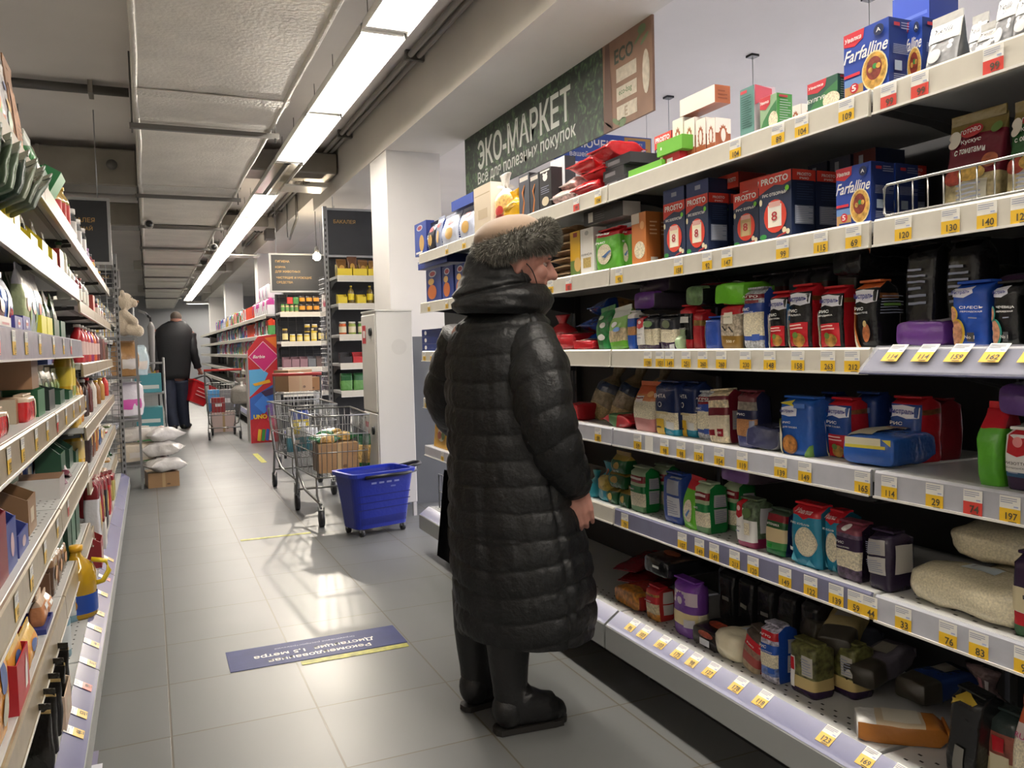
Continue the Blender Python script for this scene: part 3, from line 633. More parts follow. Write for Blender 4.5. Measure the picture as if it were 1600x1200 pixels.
# ================= top shelf
g = 'blue pasta packs at the pillar end of the top shelf'
def bluep(front='#2747a0', kind=carton):
    return lambda w, d, h: carton('pasta_box', w, d, h, card(front), card('#1d2f78'), card('#22398c'), [('e', -.1, .84, .5, .09, card('#c8ccd6')), ('e', -.1, .84, .36, .06, card('#a3303d')), ('e', .2, .36, .4, .25, M('#caa25a', .5)), ('r', -.8, .06, .3, .12, WHITE)])
def pastabag(front, sidec='#22387f'):
    return lambda w, d, h: bag('pasta_bag', w, d, h, [(1, film(front))], [(1, film(sidec))], [('e', 0, .8, .5, .1, M('#a3303d', .4)), ('e', 0, .4, .45, .2, M('#caa25a', .4)), ('r', -.7, .08, .7, .16, WHITE, 's'), ('e', 0, .6, .5, .12, M('#9aa5cc', .4), 's')]+lines(-.7, .5, .2, .45, 4, WHITE), 'fin', seed=int(w*999))
G(1, 649, 667, 348, bluep(), 'light blue pasta carton at the pillar end of the top shelf', 'pasta box', .05)
G(1, 668, 680, 350, pastabag('#2a2c38'), 'slim dark pasta pouch right of the light blue carton', 'pasta bag', .05)
G(1, 681, 690, 342, pastabag('#9aa3bd'), 'slim silvery pasta pouch on the top shelf', 'pasta bag', .05)
G(1, 690, 716, 337, pastabag('#c9d0e2'), 'blue and white pasta bag with a ladle print on the top shelf', 'pasta bag', .06)
G(1, 717, 741, 326, pastabag('#c2cae0'), 'blue and white pasta bag under a lying blue carton', 'pasta bag', .06)
o = G(1, 707, 741, 326, lambda w, d, h: carton('pasta_box', w, .13, .05, card('#2a4aa6'), card('#182a6b'), card('#1d3180')), 'blue carton lying across the pasta bags near the pillar', 'pasta box', .13)
o.location.z += .165
G(1, 742, 768, 290, lambda w, d, h: carton('cereal_box', w, d, h, card('#cdbfa8'), card('#e6ddcd'), card('#d8cbb6'), [('r', -.9, .8, .9, .82, M('#a89879', .6)), ('r', -.5, .3, .6, .5, M('#b9a88d', .6))]), 'tall cream carton beside the tied gift bag', 'cereal box', .08)
def gift(w, d, h):
    o = bag('gift_bag', w, d, h, [(.25, M('#a33a2e', .4, vary=.5, vscale=60)), (.62, M('#c9a05c', .35, vary=.5, vscale=70)), (1, film('#cfcac4'))], None, [('e', .1, .3, .4, .1, M('#b7302c', .4))], 'neck', 3, amp=.006)
    c = MB()
    for k in range(9): a = 2*PI*k/9; c.add([(0, 0, h*.74), (.03*math.cos(a), .03*math.sin(a), h*.8), (.045*math.cos(a+.4), .045*math.sin(a+.4), h*.76)], [(0, 1, 2)], film('#e9e6e2'))
    c.build('bow', o); return o
G(1, 768, 791, 272, gift, 'clear bag of red and yellow goods tied with a bow', 'gift bag', .08)
G(1, 781, 812, 296, lambda w, d, h: bag('grain_bag', w, d, h, [(.5, film('#e0ae1c')), (1, film('#d6a51b'))], None, [('e', .1, .5, .6, .08, M('#b38d1d', .4))], 'neck', 5, amp=.012), 'crumpled yellow bag on the top shelf', 'bag', .08)
for xl, xr, yt, c1, l in ((812, 828, 273, '#474b55', 'dark pack with orange squiggles right of the yellow bag'), (829, 843, 272, '#30333b', 'charcoal pack with a looped cord print on the top shelf')):
    G(1, xl, xr, yt, lambda w, d, h: carton('noodle_box', w, d, h, card(c1), card('#1b1c20'), None, [('p', [(-.5, .05), (-.2, .05), (.1, .35), (-.2, .6), (.2, .75), (.0, .75), (-.45, .6), (-.1, .35)], M('#c97b3a', .5)), ('r', -.8, .85, .8, .95, M('#c9c4bb', .5))]), l, 'noodle box', .05)
G(1, 844, 862, 264, lambda w, d, h: carton('noodle_box', w, d, h, card('#1a1b1e'), card('#232427'), None, [('e', 0, .8, .4, .09, WHITE), ('e', -.3, .88, .12, .03, WHITE), ('e', .3, .88, .12, .03, WHITE), ('e', 0, .22, .6, .11, M('#cfc3a6', .5)), ('r', -.8, .93, .8, .97, WHITE)]+lines(-.7, .7, .4, .6, 4, GREYINK, 'f')), 'black carton with a white animal face on the top shelf', 'noodle box', .05)
o = G(1, 862, 884, 248, lambda w, d, h: carton('flour_pack', w, d, h, card('#c9cbd2'), card('#23242a'), None, [('r', -.2, .7, .5, .9, WHITE)]), 'white and black pack behind the red sweet bags', 'pack', .05, X0=1.6)
pink = M('#c9a6a2', .35, vary=.6, vscale=55, bump=.5); rd2 = film('#b8262b', .18)
k = 0
for xl, xr, c, yt, l in ((866, 888, pink, 300, 'lowest pale wrapped sweets bag of the crumpled pile'), (888, 910, pink, 293, 'middle pale wrapped sweets bag of the crumpled pile'), (870, 893, pink, 272, 'topmost pale sweets bag of the crumpled pile'), (898, 925, rd2, 285, 'lowest crumpled red bag of the sweets pile'), (915, 945, rd2, 270, 'right-hand crumpled red bag of the sweets pile'), (893, 922, rd2, 255, 'topmost crumpled red bag of the sweets pile'), (925, 948, rd2, 252, 'crumpled red bag with a dark edge at the top right')):
    zz = 0 if k in (0, 1, 3) else (.05 if k in (2, 4) else .11)
    o = G(1, xl, xr, yt, lambda w, d, h: bag('sweets_bag', max(.085, w*1.3), .065, .15, [(.8, c), (1, rd2 if c is rd2 else film('#d8d5d0'))], None, [('r', -.5, .3, .5, .6, M('#ddc9c4', .4))], 'pillow', k*3+1, amp=.012, lie='end'), l, 'sweets bag', .15, X0=1.48+.02*(k % 3)); o.location.z = ZS[1]+zz; k += 1
k = 0
for uz, xl, xr, l in ((0, 945, 978, 'lowest flat black box beside the red sweets'), (.035, 943, 975, 'middle flat black box beside the red sweets'), (.07, 947, 985, 'topmost flat dark box beside the red sweets')):
    o = G(1, xl, xr, 270, lambda w, d, h: carton('flat_box', w, .12, .034, card('#1e1d22'), card('#2c2b30'), card('#55545a'), [('r', -.8, .3, .2, .7, M('#6d6a6e', .5))]), l, 'flat box', .12, X0=1.5); o.location.z = ZS[1]+uz; k += 1
grn = card('#6cb53a')
o = G(1, 982, 1034, 268, lambda w, d, h: carton('flat_box', w, .1, .03, grn, card('#5c9e30'), grn), 'flat bright green box lowest on the top shelf edge', 'flat box', .1)
o = G(1, 1036, 1062, 250, lambda w, d, h: carton('flat_box', w, .09, .04, card('#c0303a'), card('#b3262f'), None, [('r', -.5, .3, .2, .7, WHITE)]), 'red flat box under the bright green one', 'flat box', .09, X0=1.49)
o = G(1, 1027, 1066, 250, lambda w, d, h: carton('flat_box', w, .13, .042, grn, card('#58962f'), card('#79c544'), [('r', -.7, .4, -.6, .6, WHITE)]), 'bright green flat box resting on the red one', 'flat box', .13, X0=1.48); o.location.z = ZS[1]+.041
G(1, 1024, 1050, 209, prosto(), 'red and navy rice box behind the bright green flat boxes', 'rice box', .05, X0=1.63)
cog = card('#9a5636'); cogw = card('#d9d4cc')
def gearbox(w, d, h):
    pts = [(.0+.6*(1 if i % 2 else .78)*math.cos(2*PI*i/28), .55+.3*(1 if i % 2 else .78)*math.sin(2*PI*i/28)) for i in range(28)]
    return carton('oat_box', w, d, h, cogw, cog, cogw, [('r', -1, 0, 1, .35, cog), ('p', pts, cog), ('e', 0, .55, .3, .18, cogw), ('r', -1, .6, 1, 1, cogw, 's'), ('p', pts, cog, 's'), ('e', 0, .55, .3, .18, cogw, 's')])
gl = []
for i, (xl, xr) in enumerate(((1052, 1068), (1070, 1086), (1088, 1103), (1105, 1118))):
    gl.append(G(1, xl, xr, 186, gearbox, ['first', 'second', 'third', 'fourth'][i]+' white and brown box with a cogwheel print, from the left', 'oat box', .055, X0=1.52, group='cogwheel-printed boxes'))
o = G(1, 1064, 1118, 165, lambda w, d, h: carton('oat_box', w, .055, .05, cogw, cog, card('#c98a68'), [('r', -1, 0, .1, 1, cogw)]+lines(-.6, .6, .2, .8, 3, M('#7d4128', .5))), 'brown cogwheel box lying across the standing ones', 'oat box', .055, X0=1.52)
o.location.z = gl[1].location.z + max(gl[j].dimensions.z for j in range(4)) + .002
def uvel(front, sidec, nm=None):
    return lambda w, d, h: carton('grain_box', w, d, h, card(front), card(sidec), card('#c9ccc8'), [('p', [(-1, 1), (.3, 1), (.2, .75), (-.3, .62), (-1, .68)], card('#c63a45')), T('Увелка', -.4, .84, .5, .09, WHITE, 'f', .02, .2), ('p', [(-1, .0), (-.2, 0), (1, .5), (1, .8), (.3, .62), (-.6, .3)], card('#3d7a4a')), ('e', .6, .25, .55, .25, rice)]+([T(nm, -.35, .42, .6, .12, WHITE, 'f', .015)] if nm else [])+lines(-.7, .7, .2, .85, 9, M('#9ab0a2', .5))+[('r', -.8, .88, .3, .95, card('#a5303a'), 's')])
G(1, 1157, 1179, 137, lambda w, d, h: carton('grain_box', w, d, h, card('#5b8a83'), card('#b9a9b4'), card('#7a8f8d'), [('r', -.9, .9, .0, .96, card('#c63a45'))]+lines(-.7, .7, .2, .85, 14, M('#2f5a55', .5), 'f')+[('p', [(-1, .6), (.6, .8), (.6, .95), (-1, 1)], card('#b84a5a'), 's')]), 'teal grain box standing with its ingredients side to the front', 'grain box', .07)
G(1, 1188, 1214, 150, uvel('#8fae8a', '#3f8a3d'), 'small green and red grain box right of the teal one', 'grain box', .05)
G(1, 1235, 1252, 165, gearbox, 'small grey box with a cogwheel print set farther back', 'oat box', .05, X0=1.6)
G(1, 1262, 1309, 124, uvel('#2f5a4c', '#22493c', 'БУЛГУР'), 'dark green bulgur box with a red corner', 'grain box', .045)
F1 = G(1, 1319, 1389, 42, farf, 'blue bow-tie pasta box at the front of the top shelf', 'pasta box', .07)
o = G(1, 1403, 1441, 34, farf, 'second blue bow-tie pasta box, behind the front one on the top shelf', 'pasta box', .07, X0=1.53)
o = G(1, 1395, 1452, 5, lambda w, d, h: carton('pasta_box', w, .09, .075, card('#3b57b8'), card('#20337a'), card('#4a66c4'), [('r', -.9, .2, .9, .3, M('#5f78cc', .4))]), 'lilac blue box lying on top of the pasta boxes', 'pasta box', .09, X0=1.58); o.location.z = F1.location.z+F1.dimensions.z+.004
for i, (y, c) in enumerate(((1.18, '#2b4468'), (1.09, '#33506f'), (1.0, '#5d7484'), (.9, '#2b3246'), (.78, '#47303f'))):
    o = carton('pasta_box', .08, .06, .235+.012*i, card(c), card('#24354f'), None, [('r', -.6, .7, -.1, .85, M('#9fa8ae', .5)), ('r', -.5, .2, .5, .35, M('#7c8ca3', .5))]); o.location = (1.76, y, ZS[1]); o.rotation_euler = (0, 0, -PI/2); tag(o, ['first', 'second', 'third', 'fourth', 'fifth'][i]+' blue-grey carton standing at the back of the top shelf, from the left', 'box', 'cartons at the back of the top shelf')
silver = film('#8f9093', .2); 
def yelli(w, d, h):
    return bag('seed_pouch', w, d, h, [(.62, silver), (1, film('#c9c9c6'))], [(1, film('#4a4b4c', .18))], [('r', -.96, .6, .96, .97, whitef), T('Yelli', 0, .82, .62, .12, INK, 'f', .006, .25), T('чиа', 0, .68, .25, .05, GREYINK), ('e', -.3, .3, .4, .14, M('#c9c9c9', .2)), ('e', .65, .5, .15, .05, WHITE), ('e', .65, .4, .15, .05, WHITE)], 'doy', int(h*997), amp=.003)
for i, (xl, xr, yt, X0, l) in enumerate(((1441, 1490, 30, 1.475, 'grey seed pouch with a white header, leftmost of its kind'), (1504, 1530, 30, 1.55, 'second grey seed pouch, tucked behind the leftmost one'), (1517, 1549, 42, 1.5, 'short grey seed pouch between two taller ones'), (1548, 1580, -8, 1.49, 'tall grey seed pouch showing a black and white picture'), (1577, 1625, -12, 1.475, 'grey seed pouch with yellow seeds cut off by the frame edge'))):
    G(1, xl, xr, yt, yelli, l, 'seed pouch', .06, X0=X0)
# ================= second shelf
def bl2(w, d, h): return carton('pasta_box', w, d, h, card('#1f377f'), card('#182a66'), None, [('e', -.1, .85, .5, .1, card('#c8ccd6')), ('e', -.1, .85, .36, .07, card('#a3303d')), ('e', -.2, .3, .6, .22, M('#b9652e', .5)), ('e', -.3, .62, .4, .1, M('#caa25a', .5))])
for i, (xl, xr, yt) in enumerate(((667, 690, 420), (692, 709, 416), (712, 730, 412))): G(2, xl, xr, yt, bl2, ['first', 'second', 'third'][i]+' blue pasta box from the pillar end of the second shelf', 'pasta box', .05)
o = G(2, 655, 700, 410, lambda w, d, h: carton('pasta_box', w, .14, .045, card('#1f3d94'), card('#16265c'), card('#182a66')), 'dark blue pasta carton lying across the second shelf boxes', 'pasta box', .14); o.location.z = ZS[2]+.2
for i in range(7):
    o = G(2, 862, 892, 420, lambda w, d, h: bag('noodle_bundle', w*1.0, .03, .17, [(.2, M('#8f7256', .6, bump=.4)), (.75, M('#7a5f45', .6, bump=.4)), (1, M('#a58a6a', .6))], None, [('r', -.7, .0, .7, .12, M('#b49a7c', .6))], 'pillow', i+20, amp=.005, lie='end'), ['lowest', 'second', 'third', 'fourth', 'fifth', 'sixth', 'topmost'][i]+' brown paper packet of the stack beside the fur hat', 'paper packet', .17, group='brown paper packets on the second shelf'); o.location.z = ZS[2]+.0285*i
G(2, 892, 907, 362, lambda w, d, h: carton('pasta_box', w, d, h, card('#d3a623'), card('#a9851f'), None, [('r', -1, 0, 1, .35, card('#5f7a3a')), ('e', .5, .25, .7, .16, M('#cba660', .5)), ('r', -.3, .87, .5, .97, card('#8f2f2a'))]), 'yellow pasta box left of the plain white one', 'pasta box', .06)
G(2, 908, 928, 357, lambda w, d, h: carton('grain_box', w, d, h, cw, card('#cfcdc8'), cw, [('e', 0, .9, .3, .05, M('#aaa9a6', .5)), ('r', -.6, .14, .6, .36, M('#b59d5a', .5, vary=.3, vscale=200)), T('КИНОА', 0, .43, .8, .05, INK)]), 'plain white grain box with a small window', 'grain box', .055)
def ricegreen(w, d, h): return bag('rice_bag', w, d, h, [(.84, film('#5aa836')), (1, film(RED))], None, [('e', -.1, .4, .6, .24, rice), ('p', [(-.3, .35), (.4, .45), (.5, .42), (0, .3)], M('#4a6ea0', .4)), T('РИС', -.3, .68, .4, .05, WHITE), T('Увелка', -.2, .9, .6, .06, WHITE, 'f', .02, .2)], 'fold', int(w*1000))
G(2, 929, 966, 358, ricegreen, 'bright green rice bag with a red top on the second shelf', 'rice bag', .07)
G(2, 972, 988, 356, ricegreen, 'second bright green rice bag, half hidden before the orange carton', 'rice bag', .06, X0=1.5)
o = G(2, 914, 975, 350, lambda w, d, h: carton('grain_box', w, .07, .05, card('#1c1c1f'), cw, card('#232327'), [('r', -.75, .15, -.5, .85, cw)]+lines(-.4, .1, .2, .8, 4, M('#55565a', .5), 'f')), 'black box with a barcode lying above the green rice bags', 'grain box', .07, X0=1.49); o.location.z = ZS[2]+.178
def orange(w, d, h): return carton('rice_box', w, d, h, card('#c9793c'), card('#a9602c'), card('#b86c34'), [('r', -1, .8, .1, 1, card('#d9cdbd')), ('e', .1, .28, .75, .17, rice), ('e', .5, .75, .3, .08, card('#dba06a')), ('r', -.4, .04, .6, .13, card('#d3cabb'), 's')]+lines(-.5, .5, .55, .85, 4, M('#e0b890', .5)))
o = G(2, 988, 1010, 333, orange, 'orange rice carton left of the navy rice boxes', 'rice box', .055)
G(2, 1018, 1028, 333, orange, 'second orange rice carton, squeezed behind the first one', 'rice box', .055, X0=1.53)
p1 = prosto(); p2 = prosto('#b59a6a', 'РИС БУРЫЙ'); p3 = prosto('#ece9df', 'РИС ОТБОРНЫЙ')
A1 = G(2, 1038, 1071, 316, p1, 'navy rice box with a red top, leftmost of the row', 'rice box', .07)
A2 = G(2, 1073, 1107, 306, p1, 'navy rice box with a red top, second of the row', 'rice box', .07)
A3 = G(2, 1147, 1186, 300, p2, 'navy rice box picturing a brown rice bag', 'rice box', .07, X0=1.5)
A4 = G(2, 1187, 1237, 271, p3, 'tall navy rice box picturing a white rice bag, nearest of the row', 'rice box', .075)
behind(A2, .078, 'navy rice box standing right behind the second one of the row'); behind(A2, .156, 'navy rice box two places behind the second one of the row'); behind(A3, .076, 'navy rice box right behind the brown rice one')
behind(A4, .08, 'navy rice box right behind the tall white rice one'); behind(A4, .16, 'navy rice box two places behind the tall white rice one'); behind(A4, .24, 'navy rice box three places behind the tall white rice one', -.03); behind(A4, .24, 'navy rice box deepest in the shelf right of the row', -.125)
for k, (xl, xr, base, c, X0, l) in enumerate(((1038, 1070, A1, '#2a3c70', 1.485, 'navy box lying on the leftmost rice box'), (1074, 1108, A2, '#2a3c70', 1.485, 'navy box lying on the second rice box'), (1113, 1155, A2, '#cc402f', 1.553, 'left-hand red box lying above the rice boxes'), (1157, 1204, A3, '#cc402f', 1.553, 'right-hand red box lying above the rice boxes'))):
    o = G(2, xl, xr, 290, lambda w, d, h: carton('rice_box', w, .1, .042, card(c), card('#7d2a26') if k > 1 else card('#1d2947'), card(c), ([T('PROSTO', .55, .55, .3, .3, WHITE, 'f', .02), ('r', -.8, .2, -.4, .3, WHITE)] if k > 1 else [('r', -.2, .4, .3, .7, GREYINK)])), l, 'rice box', .1, X0=X0); o.location.z = ZS[2]+base.dimensions.z+.003+(.0 if k != 2 else .012)
for i, (y, c) in enumerate(((1.72, '#232c44'), (1.64, '#30364a'), (1.56, '#5a2526'))):
    o = carton('rice_box', .07, .1, .05, card(c), card('#1d2947'), None, [('r', -.5, .2, -.1, .8, M('#9aa0ad', .5))]); o.location = (1.72, y, ZS[2]+A4.dimensions.z*.98+.002); o.rotation_euler = (0, 0, -PI/2); tag(o, ['left', 'middle', 'right'][i]+' dim carton lying on the rice boxes at the back', 'rice box')
F2 = G(2, 1307, 1361, 259, farf, 'blue bow-tie pasta box at the front of the second shelf', 'pasta box', .07)
behind(F2, .075, 'blue bow-tie pasta box hidden behind the one on the second shelf')
for i in range(3):
    o = carton('rice_box', .15, .1, .055, card('#6d1f20'), card('#4a1717'), None, [T('PROSTO', .2, .5, .4, .35, M('#b98f8c', .5), 'f', .02)]); o.location = (1.72, 1.13-.17*i, ZS[2]+.001); o.rotation_euler = (0, 0, -PI/2); tag(o, ['left', 'middle', 'right'][i]+' dark red box lying at the back behind the wire fence', 'rice box', 'red boxes behind the wire fence')
def couscous(c1, t1, t2):
    return lambda w, d, h: bag('meal_pouch', w, d, h, [(.33, grain('#a89a72', 60, .5)), (.86, film(c1, .12)), (1, film('#7a6a3c'))], None, [('r', -.35, .03, .7, .3, M('#c9c5b2', .35)), ('e', -.5, .36, .45, .09, M('#a3402f', .3, vary=.4, vscale=80)), ('e', .1, .38, .5, .09, grain('#c7a24f', 120)), ('e', -.75, .8, .25, .1, M('#d6cfc2', .3)), ('e', .7, .5, .25, .08, M('#a65a3a', .3, vary=.4, vscale=60)), ('e', -.1, .86, .4, .07, film('#b03a3c')), T('ГОТОВО', -.1, .86, .36, .05), T(t1, 0, .74, .4, .06), T(t2, 0, .63, .6, .06), ('e', .8, .84, .18, .06, M('#5f7a3a', .4))]+lines(-.3, .6, .1, .28, 4, GREYINK, 'f'), 'doy', len(t2), amp=.004)
G(2, 1468, 1556, 182, couscous('#6a1f2e', 'Кускус', 'с томатами'), 'maroon couscous pouch standing behind the wire fence', 'meal pouch', .07, X0=1.51)
G(2, 1566, 1640, 160, couscous('#2f5a33', 'Кускус', 'с овощами'), 'green couscous pouch at the right edge of the second shelf', 'meal pouch', .07, X0=1.51)
fy0 = y_at(1381, 1.452, ZS[2]+.03); t = thing('wire_fence', 'low silver wire fence along the second shelf edge', 'fence', (1.453, 0, ZS[2])); wirem = M('#c9c9c6', .25, m=.7); b = MB()
pts = [(0, fy0-.006, .005), (0, fy0, .012), (0, fy0, .062), (0, fy0-.008, .07), (0, .3, .07)]
b.tube(pts, .0032, wirem, 7); b.tube([(0, fy0-.006, .005), (0, .3, .005)], .0032, wirem, 7); b.build('frame', t)
for k in range(24): b = MB(); b.tube([(.001, fy0-.035-.036*k, .005), (.001, fy0-.035-.036*k, .07)], .0018, wirem, 5); b.build('wire_bar', t)
# ================= third shelf (the shopper's eye level)
def lying(c_front, c_side=None, L=.18, end=None, dec=(), name='grain_bag', top='fold', seed=1, amp=.004):
    """a pack lying with its foot to the aisle; front of the pack looks up"""
    return lambda w, d, h: bag(name, w, min(h, .065), L, end or [(1, c_front)], [(1, c_side or c_front)], dec, top, seed=seed, amp=amp, lie='end')
def plain(bands, side=None, dec=(), top='fold', seed=1, name='rice_bag', amp=.0035, n=5.5): return lambda w, d, h: bag(name, w, d, h, bands, side, dec, top, seed=seed, amp=amp, n=n)
redf, dredf, blkf, navyf, bluef, purf, dpurf, grnf, dgrnf, lgrnf, tealf, marf, slf = [film(x) for x in (RED, DRED, BLK, NAVY, BLUE, PUR, DPUR, GRN, DGRN, LGRN, TEAL, MAR, SIL)]
o = G(3, 868, 896, 507, lying(redf, None, .2, dec=[('r', -.6, .0, -.4, 1, M('#d8b9b0', .4))]), 'big red pack lying beside the shopper on the third shelf', 'grain bag', .2)
o = G(3, 896, 926, 531, lying(redf, None, .15, dec=[('r', -1, .3, 1, .45, M('#e3d8bd', .4)), ('r', -.2, 0, .1, 1, M('#e3d8bd', .4))]), 'flat red and white pack lying in front of the blue pasta bags', 'grain bag', .15)
o = G(3, 850, 880, 470, lambda w, d, h: bag('grain_bag', w, .1, .15, [(1, redf)], None, (), 'neck', 9), 'round red bag behind the shopper on the third shelf', 'grain bag', .1, X0=1.62)
darkblue = M('#1d3f86', .15, vary=.8, vscale=26, bump=.8, bscale=20)
for k, (y, z, a) in enumerate(((2.78, 0, .4), (2.66, 0, -.2), (2.74, .06, .1), (2.62, .065, .6), (2.68, .125, -.3))):
    o = bag('pasta_bag', .17, .06, .2, [(.4, darkblue), (.65, M('#8a6a3a', .3, vary=.6, vscale=60)), (1, darkblue)], None, (), 'pillow', k+40, amp=.014, lie='end'); o.location = (1.63, y, ZS[3]+z); o.rotation_euler = (0, 0, -PI/2+a); tag(o, ['lowest left', 'lowest right', 'middle left', 'middle right', 'topmost'][k]+' crinkly blue pasta bag of the dim pile on the third shelf', 'pasta bag')
def tiedbag(c1, c2, seed): return lambda w, d, h: bag('grain_bag', w, d, h, [(.25, film(c2)), (.5, grain('#bfae8c', 90, .5)), (.8, film(c1)), (1, M('#d8ddd6', .25))], [(1, film(c1))], [('e', -.3, .66, .3, .07, WHITE), ('e', .4, .6, .3, .06, M('#7fae5a', .4)), ('e', .1, .5, .4, .06, M('#6d90c4', .4))], 'fin', seed=seed, amp=.006)
G(3, 930, 953, 484, plain([(1, M('#1f7a3c', .3, vary=.7, vscale=45))], None, [('e', 0, .3, .5, .08, WHITE), ('e', .2, .6, .4, .07, WHITE), ('e', -.3, .8, .3, .06, M('#cfe0c8', .4))], 'fin', 4, 'grain_bag', .006), 'narrow green and white bag leaning on the pale green one', 'grain bag', .06, tilt=-.06, roll=-.12)
G(3, 952, 979, 484, tiedbag('#8fc06a', '#6cb53a', 6), 'pale green bag with a green foot leaning to the left', 'grain bag', .07, roll=-.1)
G(3, 980, 991, 487, plain([(.35, bluef), (.6, brown_rice), (.8, bluef), (1, whitef)], None, (), 'fold', 3), 'narrow blue and white grain pack on the third shelf', 'grain bag', .05)
def logo(cb, ct, nm, sd, wind=None): return plain([(.16, cb), (.62, wind or whitef), (1, ct)], [(.2, cb), (.6, rice if wind else ct), (1, ct)], [('r', -.9, .14, .0, .96, whitef), ('p', [(-.85, .96), (-.1, .96), (-.1, .66), (-.48, .61), (-.85, .66)], redf), ('e', -.48, .8, .2, .05, M('#e0b8b8', .4)), T(nm, -.45, .45, .36, .04, INK), ('r', -.75, .33, -.3, .36, GREYINK), ('r', .2, .3, .7, .55, rice), ('e', .4, .75, .4, .1, M('#5f7a4a', .5)), ('r', -.6, .35, .6, .85, M('#c9c9cc', .4), 's')], 'fold', sd)
darkg = film('#34363d')
G(3, 992, 1026, 493, logo(dpurf, darkg, 'РИС', 7, rice), 'rice bag with a white label and red emblem on the third shelf', 'rice bag', .07)
o = G(3, 1029, 1054, 493, plain([(.2, dpurf), (.58, rice), (1, darkg)], None, [('r', .4, .02, .9, .16, M('#c9c9cc', .4)), ('e', 0, .75, .5, .12, M('#5f6a4f', .5))], 'fold', 8), 'dark rice bag with a see-through middle, right of the emblem one', 'rice bag', .07)
o = G(3, 992, 1024, 470, lying(purf, film('#4a4450'), .2, [(.15, purf), (1, film('#5d5a50'))]), 'purple pack lying on the emblem rice bag', 'grain bag', .2, X0=1.5); o.location.z = ZS[3]+.128
o = G(3, 1000, 1048, 455, lying(film('#4b4a43'), film('#3a3536'), .2, [(.3, film('#3b2d40')), (1, film('#6a675b'))]), 'grey pack topmost on the third shelf rice bags', 'grain bag', .2, X0=1.53); o.location.z = ZS[3]+.18
gband = M('#d0d3cd', .4)
G(3, 1060, 1080, 478, plain([(.2, redf), (.55, blkf), (.8, blkf), (1, redf)], [(1, redf)], [('r', -.7, .6, .7, .75, WHITE), T('РИС', -.1, .45, .5, .05)], 'fold', 9), 'slim black and red rice bag beside the small plain one', 'rice bag', .06, X0=1.5)
G(3, 1082, 1097, 486, plain([(.6, redf), (.75, M('#8a6a2a', .4, vary=.5, vscale=70)), (1, redf)], None, (), 'fold', 10), 'slim red rice bag left of the plain blue one', 'rice bag', .06, X0=1.5)
G(3, 1055, 1062, 522, plain([(1, M('#9fb78f', .2, vary=.4))], None, (), 'fin', 11, 'grain_bag'), 'small greenish pouch leaning at the foot of the rice bags', 'grain bag', .04)
o = G(3, 1073, 1100, 470, lying(blkf, None, .18, [(.12, M('#6a8a5a', .3, vary=.5, vscale=50)), (1, blkf)]), 'black pack with a green end lying on the red bags', 'grain bag', .18, X0=1.5); o.location.z = ZS[3]+.125
o = G(3, 1092, 1122, 470, lying(dredf, None, .18), 'dark red pack lying behind the bright green one', 'grain bag', .18, X0=1.6); o.location.z = ZS[3]+.14
G(3, 1100, 1124, 496, plain([(1, film('#2c4a9c'))], None, [('r', -.98, .05, -.8, .95, M('#c9cdd8', .4, vary=.5, vscale=90))], 'fold', 12), 'plain blue rice bag with a patterned left edge', 'rice bag', .07)
o = G(3, 1123, 1156, 474, plain([(.3, M('#8a6a2e', .35)), (.72, M('#a89c8a', .35, vary=.6, vscale=130)), (1, redf)], [(1, film('#6b6a66'))], [('r', -.4, .56, .4, .8, M('#d9d2c0', .4)), T('НАТУРА', 0, .7, .3, .03, M('#3a6a3a', .5)), T('500 г', .3, .17, .4, .06, M('#e8dcc0', .5)), ('p', [(-.5, .5), (-.2, .4), (-.1, .42), (-.4, .52)], INK), ('p', [(.1, .48), (.5, .36), (.55, .38), (.2, .5)], INK)], 'fold', 13), 'wild rice bag with a red top and golden foot', 'rice bag', .08)
o2 = G(3, 1119, 1162, 452, lying(lgrnf, None, .11, dec=[('e', 0, .3, .3, .1, M('#c9d9b0', .4))], amp=.008), 'bright green pack lying on the wild rice bag', 'grain bag', .11); o2.location.z = o.location.z+o.dimensions.z-.006
ornam = M('#aeb0b4', .35, vary=.7, vscale=140)
def bluewhite(nm, win=rice): return plain([(.16, ornam), (.24, film('#39549f')), (.56, win), (.74, film('#2c4a9c')), (.82, ornam), (.9, dredf), (1, ornam)], [(1, film('#2c479a'))], [('r', -1, .75, 1, .8, dredf), T(nm, -.35, .66, .35, .05), T('БАСМАТИ', -.2, .6, .6, .025), ('r', .2, .13, .85, .24, film('#3f5cab')), T('АГРО', 0, .86, .8, .04, WHITE)], 'fold', 14)
G(3, 1160, 1189, 451, bluewhite('РИС'), 'blue and white rice bag with a grey ornament on the third shelf', 'rice bag', .07)
def mistr(front, top, sidec, nm, win, wind2=None, seed=1, tw=None):
    return plain([(.9, front), (1, top)], [(.75, sidec), (.86, M('#7d4a22', .4, vary=.6, vscale=60)), (1, sidec)], [('p', [(-.97, .86), (.0, .89), (.96, .86), (.94, .7), (.3, .675), (-.3, .71), (-.98, .665)], M('#e6e6ee', .35)), T('Мистраль', -.02, .78, .88, .1, M('#3a3f8f', .4), 'f', .02), T(nm, -.25, .6, .42, .05), T(tw or 'ДЛЯ ПЛОВА', -.1, .53, .62, .032)]+win, 'fold', seed)
foodp = M('#a87a35', .35, vary=.6, vscale=70)
def winred(seed): return [('p', [(-.75, .02), (.9, .02), (.9, .4), (-.6, .4)], redf), ('r', -.6, .3, .6, .32, M('#e8c0b8', .4)), ('r', -.6, .35, .5, .37, M('#e8c0b8', .4)), ('e', .25, .12, .55, .11, foodp), ('e', -.9, .5, .16, .12, M('#d8cfd0', .35)), ('p', [(-1, .0), (-.7, 0), (-.85, .4), (-1, .5)], rice), ('e', .0, .2, .25, .05, M('#5c7a34', .4))]
